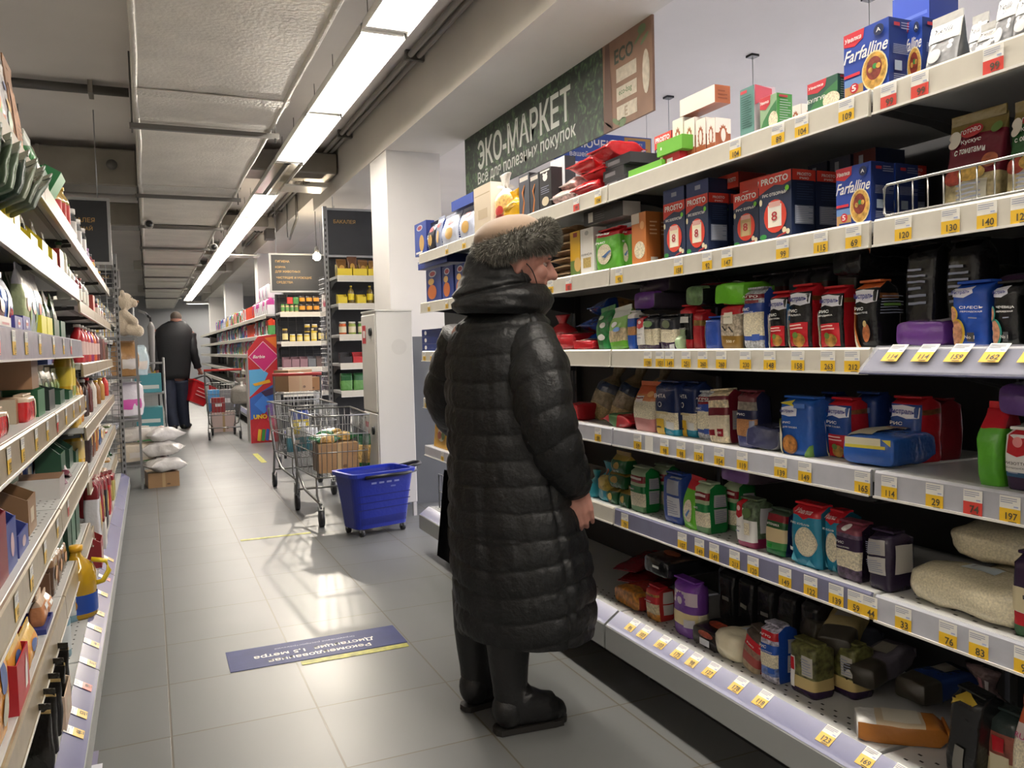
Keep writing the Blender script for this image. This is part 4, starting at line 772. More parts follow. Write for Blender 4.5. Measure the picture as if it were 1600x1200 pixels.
G(3, 1200, 1228, 457, mistr(blkf, redf, redf, 'РИС', winred(1), seed=15), 'black and red rice bag, leftmost of the three with a banner emblem', 'rice bag', .07)
G(3, 1231, 1264, 446, mistr(blkf, redf, redf, 'РИС', winred(2)+[('e', -.95, .52, .16, .2, M('#3f8ac9', .3))], seed=16, tw='ИТАЛИКА'), 'black and red rice bag with a blue edge, middle of the three', 'rice bag', .075)
G(3, 1279, 1314, 449, mistr(blkf, redf, redf, 'РИС', winred(3), seed=17, tw='ИНДИКА'), 'black and red rice bag, rightmost of the three with a banner emblem', 'rice bag', .075)
G(3, 1333, 1368, 440, mistr(blkf, film('#b5592a'), blkf, 'РИС', [('p', [(-1, .0), (-.3, 0), (-.7, .3), (-.8, .62), (-1, .66)], film('#c9743c')), ('p', [(-1, .0), (-.5, 0), (-.85, .3), (-.9, .55), (-1, .6)], rice), ('e', .3, .22, .3, .14, M('#a8633c', .4, vary=.6, vscale=60)), ('e', .2, .36, .15, .05, M('#c9b078', .4))]+lines(-.8, .8, .5, .8, 7, GREYINK)+[('r', -.7, .62, .5, .66, M('#5f8a3a', .5), 's')], seed=18, tw='ИНДИКА ГОЛД'), 'large black rice bag with an orange swoosh', 'rice bag', .085)
o = G(3, 1300, 1345, 430, lying(blkf, None, .2, seed=5), 'black shiny pack lying on top of the red and black rice bags', 'grain bag', .2, X0=1.5); o.location.z = ZS[3]+.165
o = G(3, 1325, 1362, 425, lying(film('#6b5a4a'), blkf, .2, [(.1, film('#c06a34')), (1, film('#5b4a40'))]), 'grey pack with an orange end lying over the large black bag', 'grain bag', .2, X0=1.53); o.location.z = ZS[3]+.205
for k, (y, c) in enumerate(((1.94, '#3c3e44'), (1.86, '#5a2a2c'), (1.78, '#3d5560'), (1.7, '#4a1d22'), (1.6, '#303136'))):
    o = bag('grain_bag', .07, .07, .21, [(.8, film(c)), (1, film('#46444a'))], None, [('r', -.6, .3, .6, .6, M('#8a8880', .4))], 'fold', k+60); o.location = (1.68, y, ZS[3]); o.rotation_euler = (0, 0, -PI/2); tag(o, ['first', 'second', 'third', 'fourth', 'fifth'][k]+' dim upright bag in the back row of the third shelf, from the left', 'grain bag', 'back row of the third shelf')
o = G(3, 1400, 1474, 500, lying(purf, None, .15, [(.55, purf), (1, film('#8f8578'))], dec=[('r', .4, .02, .9, .5, M('#9d9aa6', .4))]), 'purple pack lying on the third shelf before the black bags', 'grain bag', .15, X0=1.485)
lent = grain('#c08a6a', 150, .4)
def lentil(f, ring, nm, sd): return plain([(1, f)], [(1, f)], [('p', [(-.9, .93), (.2, .95), (.3, .84), (-.2, .78), (-.9, .8)], M('#d9dae6', .3)), T('Мистраль', -.32, .865, .52, .07, M('#3a3f8f', .4), 'f', .02), ('e', -.62, .22, .5, .22, M(ring, .35)), ('e', -.72, .22, .48, .2, lent), ('e', -.78, .52, .28, .13, M(ring, .35)), ('e', -.82, .52, .25, .11, lent), T(nm, .3, .62, .6, .045), T('ПЕРСИДСКАЯ', .3, .55, .55, .03), ('r', .15, .44, .6, .46, GREYINK), ('r', .1, .08, .5, .22, M('#4a6fbf' if f is bluef else '#4c4d50', .4)), T('No 1', .3, .15, .28, .05)], 'fold', sd, 'lentil_bag')
G(3, 1484, 1541, 441, lentil(film('#2450b0'), '#d8b83c', 'СМЕСЬ', 19), 'bright blue lentil bag on the third shelf', 'lentil bag', .08)
G(3, 1547, 1590, 441, lentil(blkf, '#2f9a8c', 'ЧЕЧЕВИЦА', 20), 'black lentil bag with teal rings, right of the blue one', 'lentil bag', .08)
G(3, 1598, 1650, 438, plain([(.85, film('#3a4a35')), (1, whitef)], None, (), 'fold', 21), 'dark green pack cut off by the frame on the third shelf', 'grain bag', .08)
for k, (y, c, z) in enumerate(((1.2, '#37333a', 0), (1.12, '#3b2a3f', .07), (1.02, '#5a2328', .15), (1.25, '#1e1f22', .1))):
    o = bag('grain_bag', .09, .075, .22, [(1, film(c))], None, (), 'fold', k+70, lie='end'); o.location = (1.72, y, ZS[3]+z); o.rotation_euler = (0, 0, -PI/2); tag(o, ['grey', 'plum', 'maroon', 'black'][k]+' dim pack lying deep in the third shelf by the frame edge', 'grain bag')
for k, (y,) in enumerate(((1.285,), (1.2,))):
    o = bag('rice_bag', .075, .08, .22, [(1, blkf)], None, lines(-.6, .6, .4, .8, 6, GREYINK, 'f'), 'fold', 75+k); o.location = (1.57+.02*k, y, ZS[3]); o.rotation_euler = (0, 0, -PI/2); tag(o, ['first', 'second'][k]+' black bag showing its printed back, right of the orange swoosh bag', 'rice bag')
# ================= fourth shelf
spag = M('#b99f6c', .2, vary=.35, vscale=160, bump=.8, bscale=120); clearb = M('#8d7a5c', .15, vary=.4, vscale=30, bump=.7)
for k, (xl, xr, yt, a, l) in enumerate(((903, 932, 602, .1, 'clear pasta bag lying nearest the shopper on the fourth shelf'), (936, 962, 590, .16, 'clear pasta bag with a dark band beside the nearest one'), (972, 996, 590, .1, 'clear pasta bag lying behind the coral rice bag'))):
    o = G(4, xl, xr, yt, lambda w, d, h: bag('pasta_bag', max(w, .09), .085, .24, [(.25, spag), (.45, clearb), (.62, film('#2d3242')), (1, clearb)], None, [('r', -.5, .45, .5, .6, film('#23304a'))], 'neck', k+80, amp=.006), l, 'pasta bag', .11, X0=1.53, tilt=-.35, roll=.2)
o = G(4, 941, 984, 643, lambda w, d, h: bag('grain_bag', .09, .045, w, [(.25, redf), (.55, M('#3d6a3a', .3)), (1, redf)], None, (), 'pillow', 5, amp=.006, lie='along'), 'red and green packet lying before the coral rice bag', 'grain bag', .09)
o = G(4, 884, 902, 630, lying(redf, None, .12), 'red packet on the fourth shelf beside the sleeve', 'grain bag', .12)
G(4, 988, 1020, 603, plain([(.27, film('#d08a86')), (.66, rice), (.82, film('#c9773f')), (1, film('#c75a32'))], None, [('r', -.7, .64, .0, .78, M('#d9d0c8', .4)), ('r', -.7, .72, 0, .75, dredf), ('e', .5, .82, .3, .06, film('#e0a05c'))], 'fin', 22), 'rice bag with a coral foot and orange top', 'rice bag', .08)
def lenta(sd): return plain([(.16, tealf), (.42, rice), (1, navyf)], [(.16, tealf), (1, navyf)], [('r', -.75, .0, .0, .3, film('#d8b02e')), ('r', .2, .13, .85, .27, M('#d3d3cf', .4)), T('ЛЕНТА', -.4, .74, .7, .07), ('e', -.3, .58, .16, .05, WHITE), ('e', -.3, .58, .12, .038, navyf), ('r', -.6, .4, .5, .44, M('#c9b98a', .4)), ('r', -.6, .12, -.2, .15, INK)], 'fold', sd)
G(4, 1021, 1056, 597, lenta(23), 'navy rice bag with a yellow patch and teal foot', 'rice bag', .08)
G(4, 1060, 1086, 598, lenta(24), 'second navy rice bag with a yellow patch, in the shade', 'rice bag', .08, X0=1.5)
G(4, 1088, 1112, 613, bluewhite('РИС'), 'greyish rice bag with a dark band between the navy and maroon bags', 'rice bag', .06, X0=1.5)
o = G(4, 1040, 1070, 585, lying(film('#a5584a'), None, .18), 'coral pack lying deep on top of the navy rice bags', 'grain bag', .18, X0=1.6); o.location.z = ZS[4]+.2
orn2 = M('#cfc0a0', .35, vary=.5, vscale=120)
G(4, 1106, 1137, 610, plain([(.12, orn2), (.55, M('#d6cbb2', .35, vary=.15, vscale=150)), (.66, marf), (.8, orn2), (.9, marf), (1, orn2)], [(1, marf)], [('r', .1, .13, .7, .27, dredf), T('АГРО', .38, .2, .24, .04), ('r', -.8, .14, -.1, .25, dredf), ('r', -.5, .25, .6, .6, M('#a39d98', .4), 's')]+lines(-.4, .5, .28, .58, 6, GREYINK), 'fold', 25), 'cream and maroon rice bag tilted on the fourth shelf', 'rice bag', .08, roll=-.08)
G(4, 1149, 1178, 612, plain([(.2, film('#454a78')), (.48, brown_rice), (.7, film('#242846')), (.8, M('#7d7468', .4, vary=.5, vscale=90)), (1, film('#5f2a30'))], [(1, film('#22253f'))], [('r', .5, .2, .9, .5, GREYINK), T('РИС', -.2, .6, .4, .04)], 'fold', 26), 'brown rice bag with dark blue bands on the fourth shelf', 'rice bag', .07)
o = G(4, 1164, 1203, 664, lying(film('#383c5c'), film('#8f9096'), .15, amp=.008, dec=[('r', .5, .1, .9, .8, M('#9b9da5', .4))]), 'slate blue pack lying beside the bright blue rice bag', 'grain bag', .15, turn=.25)
bluel = film('#2a5cb0'); 
def bigblue(sd): return plain([(1, bluel)], [(1, film('#2353a3'))], [('p', [(-.95, .82), (.0, .86), (.25, .8), (.2, .68), (-.3, .68), (-.95, .71)], M('#d9dae6', .3)), T('Мистраль', -.38, .765, .52, .065, M('#3a3f8f', .4), 'f', .02), ('p', [(-.9, .9), (-.2, .95), (.1, .85), (-.3, .87)], M('#d9cf3c', .3)), T('РИС', -.3, .58, .25, .035), T('ДЛЯ ПЛОВА', -.1, .5, .45, .032), ('p', [(-1, .0), (-.7, 0), (-.65, .35), (-.8, .56), (-1, .6)], M('#d9d3b8', .35)), ('p', [(-1, .5), (-.8, .5), (-.75, .56), (-1, .64)], M('#b9c04a', .35)), ('e', -.1, .2, .48, .17, M('#8a5a2e', .35)), ('e', -.1, .21, .42, .14, M('#a8713a', .35, vary=.6, vscale=90)), ('p', [(.7, .0), (1, 0), (1, .25), (.75, .06)], M('#6f9a4a', .35)), ('r', .2, .82, .8, .9, M('#4a73bd', .35))], 'fold', sd)
G(4, 1215, 1266, 622, bigblue(27), 'large bright blue rice bag with a pilaf picture', 'rice bag', .09)
G(4, 1290, 1325, 624, mistr(film('#24468a'), redf, redf, 'РИС', winred(4), seed=28), 'blue rice bag with a red side, behind the lying blue pack', 'rice bag', .08, X0=1.53)
for k, (xl, xr, X0, l) in enumerate(((1275, 1300, 1.6, 'dark blue bag in the gap right of the large blue rice bag'), (1330, 1368, 1.6, 'dim dark blue bag behind the lying blue pack'))): G(4, xl, xr, 615, plain([(1, film('#1b3570'))], None, [('e', 0, .5, .4, .12, M('#6d7a95', .4)), ('r', -.6, .7, .6, .78, M('#5f6f95', .4))], 'fold', k+90), l, 'rice bag', .08, X0=X0)
o = G(4, 1309, 1380, 684, lambda w, d, h: bag('rice_bag', w*.98, .075, .21, [(.1, bluel), (.42, film('#2353a3')), (1, bluel)], [(1, bluel)], [('r', -.99, .02, .55, .36, M('#d9d3b8', .35), 'b'), ('r', -.99, .3, .75, .42, M('#d6c84a', .35), 'b'), ('p', [(.6, .05), (.98, .05), (.98, .3)], M('#d6c84a', .35), 'b'), ('r', -.9, .0, .2, .5, M('#d9d3b8', .35)), ('e', .1, .62, .5, .2, M('#a8713a', .35, vary=.6, vscale=90))], 'fold', 29, lie='end'), 'blue and yellow rice pack lying on its back on the fourth shelf', 'rice bag', .21, turn=.2)
b = MB()
G(4, 1386, 1433, 622, mistr(film('#24468a'), redf, redf, 'РИС', [('e', -.7, .35, .35, .16, M('#b7b48a', .35)), ('r', -.2, .1, .9, .3, redf)], seed=30, tw='КРАСНОДАР'), 'dim blue rice bag with red top and side, right of the lying pack', 'rice bag', .09, X0=1.6)
o = G(4, 1446, 1470, 625, plain([(1, dredf)], None, (), 'fold', 31), 'dark red bag in the shade behind the white paper bundle', 'rice bag', .08, X0=1.68)
for k in range(4):
    o = bag('flour_pack', .085, .028, .12, [(1, M('#b9b4ad', .5))], None, [('r', -.5, .3, .5, .5, M('#8f8a85', .5))], 'pillow', k+95, amp=.005, lie='end'); o.location = (1.76, 1.13, ZS[4]+.028*k); o.rotation_euler = (0, 0, -PI/2); tag(o, ['lowest', 'second', 'third', 'topmost'][k]+' white paper packet of the small stack on the fourth shelf', 'paper packet')
G(4, 1524, 1560, 640, plain([(.72, film('#57a52e')), (1, redf)], [(.72, film('#57a52e')), (1, dredf)], (), 'fin', 32, amp=.006), 'green rice bag with a dark red top near the frame edge', 'rice bag', .08)
G(4, 1566, 1620, 672, plain([(.18, dpurf), (.26, film('#2d5578')), (1, whitef)], [(1, film('#2a3a30'))], [('p', [(-.7, 1), (.5, 1), (.5, .62), (-.1, .56), (-.7, .62)], redf), ('e', -.1, .8, .3, .08, M('#dd8888', .4)), T('РИЗОТТО', -.1, .45, .6, .05, INK), T('ПО-МИЛАНСКИ', -.1, .37, .6, .03, INK), ('r', -.6, .28, .0, .3, GREYINK)], 'fold', 33), 'white risotto rice bag with a red emblem at the frame edge', 'rice bag', .08)
o = G(4, 1560, 1625, 640, lying(film('#5f3f80'), None, .18, [(.5, film('#5f3f80')), (1, film('#4a3560'))]), 'purple pack lying on the risotto bag at the frame edge', 'grain bag', .18, X0=1.49); o.location.z = ZS[4]+.135
# ================= fifth shelf
G(5, 929, 952, 722, plain([(.3, film('#2a93a8')), (.7, M('#b8a24a', .3, vary=.4, vscale=60)), (1, film('#2a93a8'))], None, [('e', 0, .5, .5, .12, M('#d2bf6a', .4)), ('e', .2, .75, .3, .07, M('#a35a3a', .4))], 'neck', 34, 'sweets_bag', .006), 'turquoise bag with a yellow picture nearest the sleeve', 'sweets bag', .07)
G(5, 916, 930, 735, plain([(1, film('#2f9cb0'))], None, (), 'neck', 35, 'sweets_bag', .006), 'second turquoise bag, partly behind the shopper', 'sweets bag', .06)
star = M('#b59a4a', .4)
for k, (xl, xr, yt, z, l) in enumerate(((946, 962, 765, 0, 'lowest left dark green star-printed packet'), (964, 980, 768, 0, 'lowest right dark green star-printed packet'), (948, 972, 745, .06, 'middle dark green star-printed packet of the pile'), (954, 976, 728, .115, 'topmost gold and green packet of the pile'))):
    o = G(5, xl, xr, yt, lambda w, d, h: bag('sweets_bag', max(w, .05), .055, .06, [(.75, film('#1f5a34')), (1, film('#a88f3f'))], None, [('e', 0, .45, .4, .2, star)], 'fin', k+36, amp=.006), l, 'sweets bag', .06); o.location.z = ZS[5]+z
def greenrice(sd): return plain([(.17, M('#5f8a5c', .35)), (.42, rice), (.58, film('#1f7a40')), (.68, M('#9fb08a', .35)), (.82, dredf), (1, M('#9aa98a', .3))], [(1, film('#1f7a3c'))], [('r', -.85, .74, .8, .79, M('#d8c9c4', .4)), T('РИС', -.4, .52, .35, .035), ('r', -.4, .2, .6, .5, M('#b3b6b4', .4), 's'), ('r', -.4, .54, .6, .78, M('#b3b6b4', .4), 's')]+lines(-.35, .5, .22, .48, 6, GREYINK)+lines(-.35, .5, .56, .76, 5, GREYINK), 'fold', sd)
a = G(5, 983, 1004, 731, greenrice(41), 'green and white rice bag, left one on the fifth shelf', 'rice bag', .08); behind(a, .085, 'green rice bag right behind the left green and white one')
G(5, 1034, 1062, 741, plain([(1, film('#2f4a94'))], None, [('r', -.3, .15, .9, .55, M('#c6c8cf', .4)), ('r', -.3, .6, .9, .95, M('#8f93a0', .4))]+lines(-.2, .8, .2, .5, 6, GREYINK, 'f'), 'fold', 42), 'blue rice bag turned to show its white printed back', 'rice bag', .08)
o = G(5, 1040, 1066, 712, lying(film('#1a2140'), None, .2), 'dark blue pack lying on the blue rice bag', 'grain bag', .2, X0=1.5); o.location.z = ZS[5]+.19
G(5, 1064, 1086, 752, plain([(.8, film('#62b02f')), (1, redf)], None, [('e', .1, .4, .6, .24, rice), ('p', [(-.2, .3), (.4, .44), (.5, .4), (0, .26)], M('#4a7ab0', .4))], 'fin', 43), 'light green rice bag with an oval window on the fifth shelf', 'rice bag', .07, roll=.08)
a = G(5, 1084, 1105, 756, greenrice(44), 'green and white rice bag, right one on the fifth shelf', 'rice bag', .085); behind(a, .09, 'green rice bag right behind the right green and white one', -.02)
G(5, 1149, 1178, 781, logo(film('#8a2a50'), M('#5a6a52', .35, vary=.6, vscale=80), 'РИС', 45), 'rice bag with a white strip, red emblem and leafy top', 'rice bag', .08)
o = G(5, 1128, 1172, 755, lying(film('#6a4a80'), film('#4a3f48'), .2, [(.1, film('#6a4a80')), (1, film('#55405f'))]), 'purple pack lying on the emblem bag of the fifth shelf', 'grain bag', .2, X0=1.49); o.location.z = ZS[5]+.165
G(5, 1190, 1222, 800, plain([(.16, film('#1f6a38')), (.28, M('#3f8a4a', .35)), (.58, M('#d3bf94', .35)), (.75, film('#24532f')), (.88, dredf), (1, M('#3a4a3a', .4))], [(1, film('#24305a'))], [T('ЯПОНИКА', 0, .68, .6, .05), ('r', -.5, .16, -.05, .25, grnf)], 'fold', 46), 'green rice bag leaning back between the emblem bag and the teal one', 'rice bag', .08, tilt=-.12)
def tealb(sd): return plain([(.86, film('#2a86a5')), (1, redf)], [(1, film('#1b5a70'))], [('p', [(-.9, .99), (.9, .99), (.5, .84), (0, .78), (-.5, .84)], redf), T('Увелка', .05, .91, .6, .06, M('#e0b8b8', .4), 'f', .02, .2), ('e', .2, .42, .72, .25, M('#c9c2ae', .4)), ('e', .2, .42, .68, .235, rice), T('РИС КУБАНЬ', -.1, .71, .7, .035), ('p', [(-.9, .05), (-.6, .2), (-.3, .05)], M('#4fa3bd', .4)), ('p', [(.2, .03), (.5, .14), (.8, .03)], M('#4fa3bd', .4)), ('r', -.95, .22, -.6, .28, M('#c9d3d8', .4))], 'fold', sd)
G(5, 1233, 1279, 790, tealb(47), 'large teal rice bag with a round window on the fifth shelf', 'rice bag', .085)
G(5, 1286, 1312, 800, tealb(48), 'second teal rice bag, half hidden behind the dark plum one', 'rice bag', .08, X0=1.5)
o = G(5, 1235, 1300, 765, lying(film('#2a6a78'), None, .2, [(.05, film('#2f7a86')), (1, film('#24606e'))]), 'dim teal pack lying on the large teal rice bag', 'grain bag', .2, X0=1.5); o.location.z = ZS[5]+.2
jap = M('#54455a', .35, vary=.8, vscale=90)
def japon(sd): return plain([(.2, jap), (.5, rice), (.72, dpurf), (.84, jap), (1, M('#7d3a4a', .3, vary=.5, vscale=60))], [(1, film('#231a2c'))], [T('РИС', -.35, .66, .35, .05), T('ЯПОНСКИЙ', -.2, .58, .6, .03), ('e', -.1, .92, .25, .05, WHITE)], 'fold', sd)
G(5, 1302, 1341, 818, japon(49), 'dark plum Japanese rice bag on the fifth shelf', 'rice bag', .085)
o = G(5, 1302, 1372, 790, lying(M('#1c1a1d', .3, vary=.6, vscale=70), blkf, .2, dec=[('r', .4, .2, .9, .5, M('#8f8c86', .4))]), 'black speckled pack lying on the plum rice bag', 'grain bag', .2, X0=1.5); o.location.z = ZS[5]+.185
G(5, 1352, 1388, 832, plain([(1, film('#2c2338'))], None, [('r', -.85, .28, .75, .58, M('#c3c0ba', .35)), ('r', -.85, .62, .75, .88, M('#a9a6a2', .3)), ('r', -.6, .3, .6, .8, M('#bdbab5', .35), 's')]+lines(-.7, .6, .32, .55, 6, GREYINK, 'f')+lines(-.7, .6, .65, .86, 6, GREYINK, 'f'), 'fold', 50), 'dark plum rice bag turned to show its silver printed back', 'rice bag', .09)
ricebig = M('#d6cdb0', .16, vary=.2, vscale=240, bump=.35, bscale=14)
def cleargrain(L, nm='rice_bag', sd=1): return lambda w, d, h: bag(nm, w, .1, L, [(1, ricebig)], None, [('r', -.3, .35, .3, .6, M('#c9d3d8', .4))], 'pillow', sd, n=3, amp=.008, lie='along')
G(5, 1400, 1560, 895, lambda w, d, h: bag('rice_bag', .15, .085, .3, [(1, ricebig)], None, [('r', -.2, .38, .35, .62, M('#c4d2da', .4)), ('r', .0, .42, .2, .44, GREYINK)], 'loaf', 51, n=3.4, amp=.008, lie='along'), 'large clear bag of white rice lying in front on the fifth shelf', 'rice bag', .15, X0=1.47).location.y = 1.145
for k, (x, y, z, a, l) in enumerate(((1.66, 1.1, .0, -.4, 'clear rice bag lying right behind the large white one'), (1.68, 1.17, .08, .2, 'dim clear bag with a blank front lying on the rear rice bag'))):
    o = bag('rice_bag', .14, .075, .25, [(1, ricebig)], None, (), 'loaf', 52+k, n=3.4, amp=.008, lie='along'); o.location = (x, y, ZS[5]+z); o.rotation_euler = (0, 0, -PI/2+a); tag(o, l, 'rice bag')
for k in range(4):
    o = bag('flour_pack', .085, .07, .2, [(.75, M('#c5c0b8', .4)), (1, dredf)], None, [('e', 0, .75, .25, .08, dredf), ('e', 0, .75, .18, .06, M('#d5d0c8', .4))], 'fold', 56+k); o.location = (1.8, 1.2-.095*k, ZS[5]); o.rotation_euler = (0, 0, -PI/2); tag(o, ['first', 'second', 'third', 'fourth'][k]+' white flour pack with a red top at the back, from the left', 'flour pack', 'flour packs at the back')
G(5, 1578, 1640, 870, plain([(.15, M('#2f5a34', .4, vary=.6, vscale=60)), (.3, redf), (.62, whitef), (1, dpurf)], [(1, dpurf)], [('r', -.9, .3, -.1, .6, M('#d9cda8', .4)), T('РИЗ', .3, .5, .5, .05, INK)], 'fold', 60), 'plum and cream rice bag at the frame edge of the fifth shelf', 'rice bag', .08)
# ================= lowest deck
goldr = M('#b8782a', .35, vary=.7, vscale=55)
X0b = 1.505
G(0, 960, 1000, 921, lambda w, d, h: bag('rice_bag', w, h*1.02, .15, [(.3, goldr), (1, film('#a33a30'))], [(1, film('#9a2c28'))], [('e', 0, .2, .6, .15, goldr), ('r', .2, .5, .9, .8, M('#b9b4ae', .4))], 'fold', 61, lie='end'), 'red and gold rice pack lying on the lowest deck', 'rice bag', .15, X0=X0b)
G(0, 1008, 1026, 918, plain([(.24, goldr), (.5, M('#c2b18f', .35, vary=.4, vscale=110)), (.72, redf), (.84, goldr), (1, redf)], [(1, film('#a32c2a'))], [T('БАЛ', 0, .78, .6, .06, INK), T('РИС', -.2, .6, .5, .04), ('r', -.4, .2, .6, .5, M('#b9b2ae', .4), 's'), ('r', -.4, .54, .6, .9, M('#b9b2ae', .4), 's')], 'fold', 62), 'red and gold rice bag standing under a black pack', 'rice bag', .08, X0=X0b)
o = G(0, 1008, 1045, 890, lying(blkf, None, .22, [(.06, blkf), (1, M('#3a2a22', .25, vary=.6, vscale=50))], dec=[('r', -.3, .45, .3, .6, WHITE, 'b'), ('e', 0, .3, .6, .1, M('#a35a3a', .4))]), 'black pack with a red print lying on the red and gold bag', 'grain bag', .22, X0=X0b); o.location.z = ZS[0]+.158
G(0, 1046, 1082, 908, plain([(.25, film('#6d3f92')), (.42, M('#d6c594', .3)), (.62, film('#6d3f92')), (.84, M('#c9b8c4', .3)), (1, film('#7a3fa5'))], [(.25, film('#6d3f92')), (.42, rice), (1, film('#6d3f92'))], [('p', [(.0+.5*(1 if i % 2 else .8)*math.cos(2*PI*i/24), .66+.17*(1 if i % 2 else .8)*math.sin(2*PI*i/24)) for i in range(24)], film('#7b4aa3')), ('e', 0, .66, .2, .07, M('#cdbcc9', .3)), ('r', .3, .2, .9, .34, M('#c3bfc6', .4))], 'fold', 63, n=2.8), 'purple rice bag with a flower emblem', 'rice bag', .085, X0=X0b)
o = G(0, 1082, 1125, 972, lying(blkf, None, .2, [(.3, M('#2a211e', .25, vary=.8, vscale=45)), (1, blkf)], dec=[('r', -.5, .55, .3, .95, M('#c9ccd4', .4), 'b'), ('e', 0, .25, .6, .2, M('#a3452f', .4, vary=.6, vscale=60), 'b'), ('e', .1, .22, .6, .1, M('#a3452f', .4, vary=.6, vscale=60))]), 'black pack with a food picture lying beside the purple bag', 'grain bag', .2, X0=X0b)
for k in range(5):
    o = bag('rice_bag', .075, .08, .2, [(1, film('#1a1a1c'))], None, [('r', -.4, .5, .5, .56, M('#77756f', .4))], 'fold', 64+k); o.location = (1.7, 2.12-.09*k, ZS[0]); o.rotation_euler = (0, 0, -PI/2); tag(o, ['first', 'second', 'third', 'fourth', 'fifth'][k]+' black bag of the dark back row on the lowest deck, from the left', 'rice bag', 'dark back row')
for k in range(3):
    o = bag('grain_bag', .1, .035, .3, [(1, film('#8a1f2a'))], None, (), 'pillow', 70+k, amp=.006, lie='end'); o.location = (1.72, 2.62+.03*k, ZS[0]+.036*k); o.rotation_euler = (0, 0, -PI/2+.5); tag(o, ['lowest', 'middle', 'topmost'][k]+' flat red pack of the pile behind the hand on the lowest deck', 'grain bag')
G(0, 1100, 1156, 990, lambda w, d, h: bag('starch_bag', .11, .085, .14, [(1, M('#e0d8bc', .16, bump=.6, bscale=25, vary=.08))], None, [('r', -.3, .55, .3, .8, M('#c4d2da', .4))], 'loaf', 73, n=2.8, amp=.014, lie='end'), 'crumpled clear bag of white grain on the lowest deck', 'grain bag', .15, X0=X0b-.02, turn=-.3)
G(0, 1152, 1180, 980, plain([(.25, M('#a8977a', .35, vary=.3, vscale=70)), (.45, M('#9a3a34', .35)), (.6, M('#8a6a5a', .35, vary=.4, vscale=90)), (.8, redf), (1, M('#4a4038', .4, vary=.5, vscale=60))], [(1, film('#94242c'))], [T('РИС', 0, .7, .4, .04), ('r', .0, .1, .8, .3, M('#a39d98', .4), 's')], 'fold', 74), 'red and beige rice bag leaning to the right on the lowest deck', 'rice bag', .085, X0=X0b, roll=.28)
orn3 = M('#a9a6b4', .35, vary=.8, vscale=110)
G(0, 1186, 1211, 978, plain([(.16, orn3), (.3, M('#5a74b4', .35, vary=.6, vscale=90)), (.52, rice), (.68, film('#2450a8')), (.78, orn3), (.88, redf), (1, orn3)], [(1, film('#22489c'))], [T('РИС', -.3, .63, .45, .05), T('КАМОЛИНО', 0, .56, .8, .025), T('АГРО', 0, .83, .7, .04), ('r', .3, .2, .9, .29, film('#2c5ab0')), ('r', -.1, .2, .7, .5, M('#c3c4c9', .4), 's'), ('r', -.1, .54, .7, .78, M('#a9abb5', .4), 's')]+lines(0, .6, .22, .47, 5, GREYINK), 'fold', 75), 'blue and white rice bag standing on the lowest deck', 'rice bag', .09, X0=X0b)
herb = M('#5c5c34', .35, vary=.8, vscale=60)
def herbbag(sd): return plain([(.1, dpurf), (.4, M('#c2ad74', .3)), (1, herb)], None, [('r', -.95, .12, -.45, .7, whitef), ('r', -.9, .45, -.5, .68, redf), ('r', .1, .42, .85, .78, M('#b3b0a6', .4))]+lines(.15, .8, .45, .76, 6, GREYINK, 'f'), 'fold', sd)
a = G(0, 1232, 1272, 1005, herbbag(76), 'herb-printed grain bag with a yellow window, front of its pair', 'rice bag', .08, X0=X0b+.02); behind(a, .09, 'herb-printed grain bag standing behind its twin', -.045)
for k, (x, y, z, c, rx, l) in enumerate(((1.7, 1.66, .1, '#b0a070', .5, 'beige packet leaning on top of the back row of the lowest deck'), (1.74, 1.72, .06, '#4a4c58', -.3, 'grey packet under the beige one at the back'), (1.72, 1.56, .03, '#6b6670', .2, 'speckled packet behind the blue and white rice bag'), (1.76, 1.42, .02, '#22386e', 0, 'dark blue packet deep behind the herb-printed bags'))):
    o = bag('grain_bag', .09, .06, .2, [(.3, M('#3a362e', .4)), (1, film(c))], None, [('r', -.6, .5, .4, .8, M('#8f8a7c', .4))], 'fold', 78+k, lie='end'); o.location = (x, y, ZS[0]+z+.02); o.rotation_euler = (rx*.5, 0, -PI/2+rx); tag(o, l, 'grain bag')
o = bag('grain_bag', .085, .055, .19, [(.25, whitef), (.75, M('#c9b79a', .35)), (1, film('#b5702c'))], [(1, film('#a3682c'))], [('r', -.8, .3, .8, .7, M('#d6d0c0', .4))], 'fold', 82, lie='end'); o.location = (1.56, 1.36, ZS[0]); o.rotation_euler = (0, 0, -PI/2-.7); tag(o, 'tan and white packet lying aslant before the herb-printed bags', 'grain bag')
o = bag('rice_bag', .12, .1, .2, [(1, M('#5f4f50', .2, vary=.5, vscale=25, bump=.8))], None, [('r', -.2, .1, .1, .9, M('#7d4a50', .3)), ('r', .4, .1, .7, .9, M('#8a8486', .3))], 'neck', 83, amp=.012); o.location = (1.66, 1.22, ZS[0]); o.rotation_euler = (0, 0, -PI/2); tag(o, 'dusky clear plastic bag with a reddish stripe on the lowest deck', 'rice bag')
o = bag('rice_bag', .07, .085, .19, [(1, film('#1e1f20'))], None, [('p', [(-.9, .8), (-.3, .95), (.5, .9), (.6, .93), (-.4, .99), (-1, .85)], M('#b59a34', .4)), ('p', [(.2, .0), (.9, .2), (.95, .17), (.35, 0)], M('#c9a62c', .4)), ('r', -.3, .1, .3, .4, M('#77756f', .4))], 'fold', 84); o.location = (1.56, 1.18, ZS[0]); o.rotation_euler = (0, .1, -PI/2); tag(o, 'black rice bag with golden lines standing near the front of the lowest deck', 'rice bag')
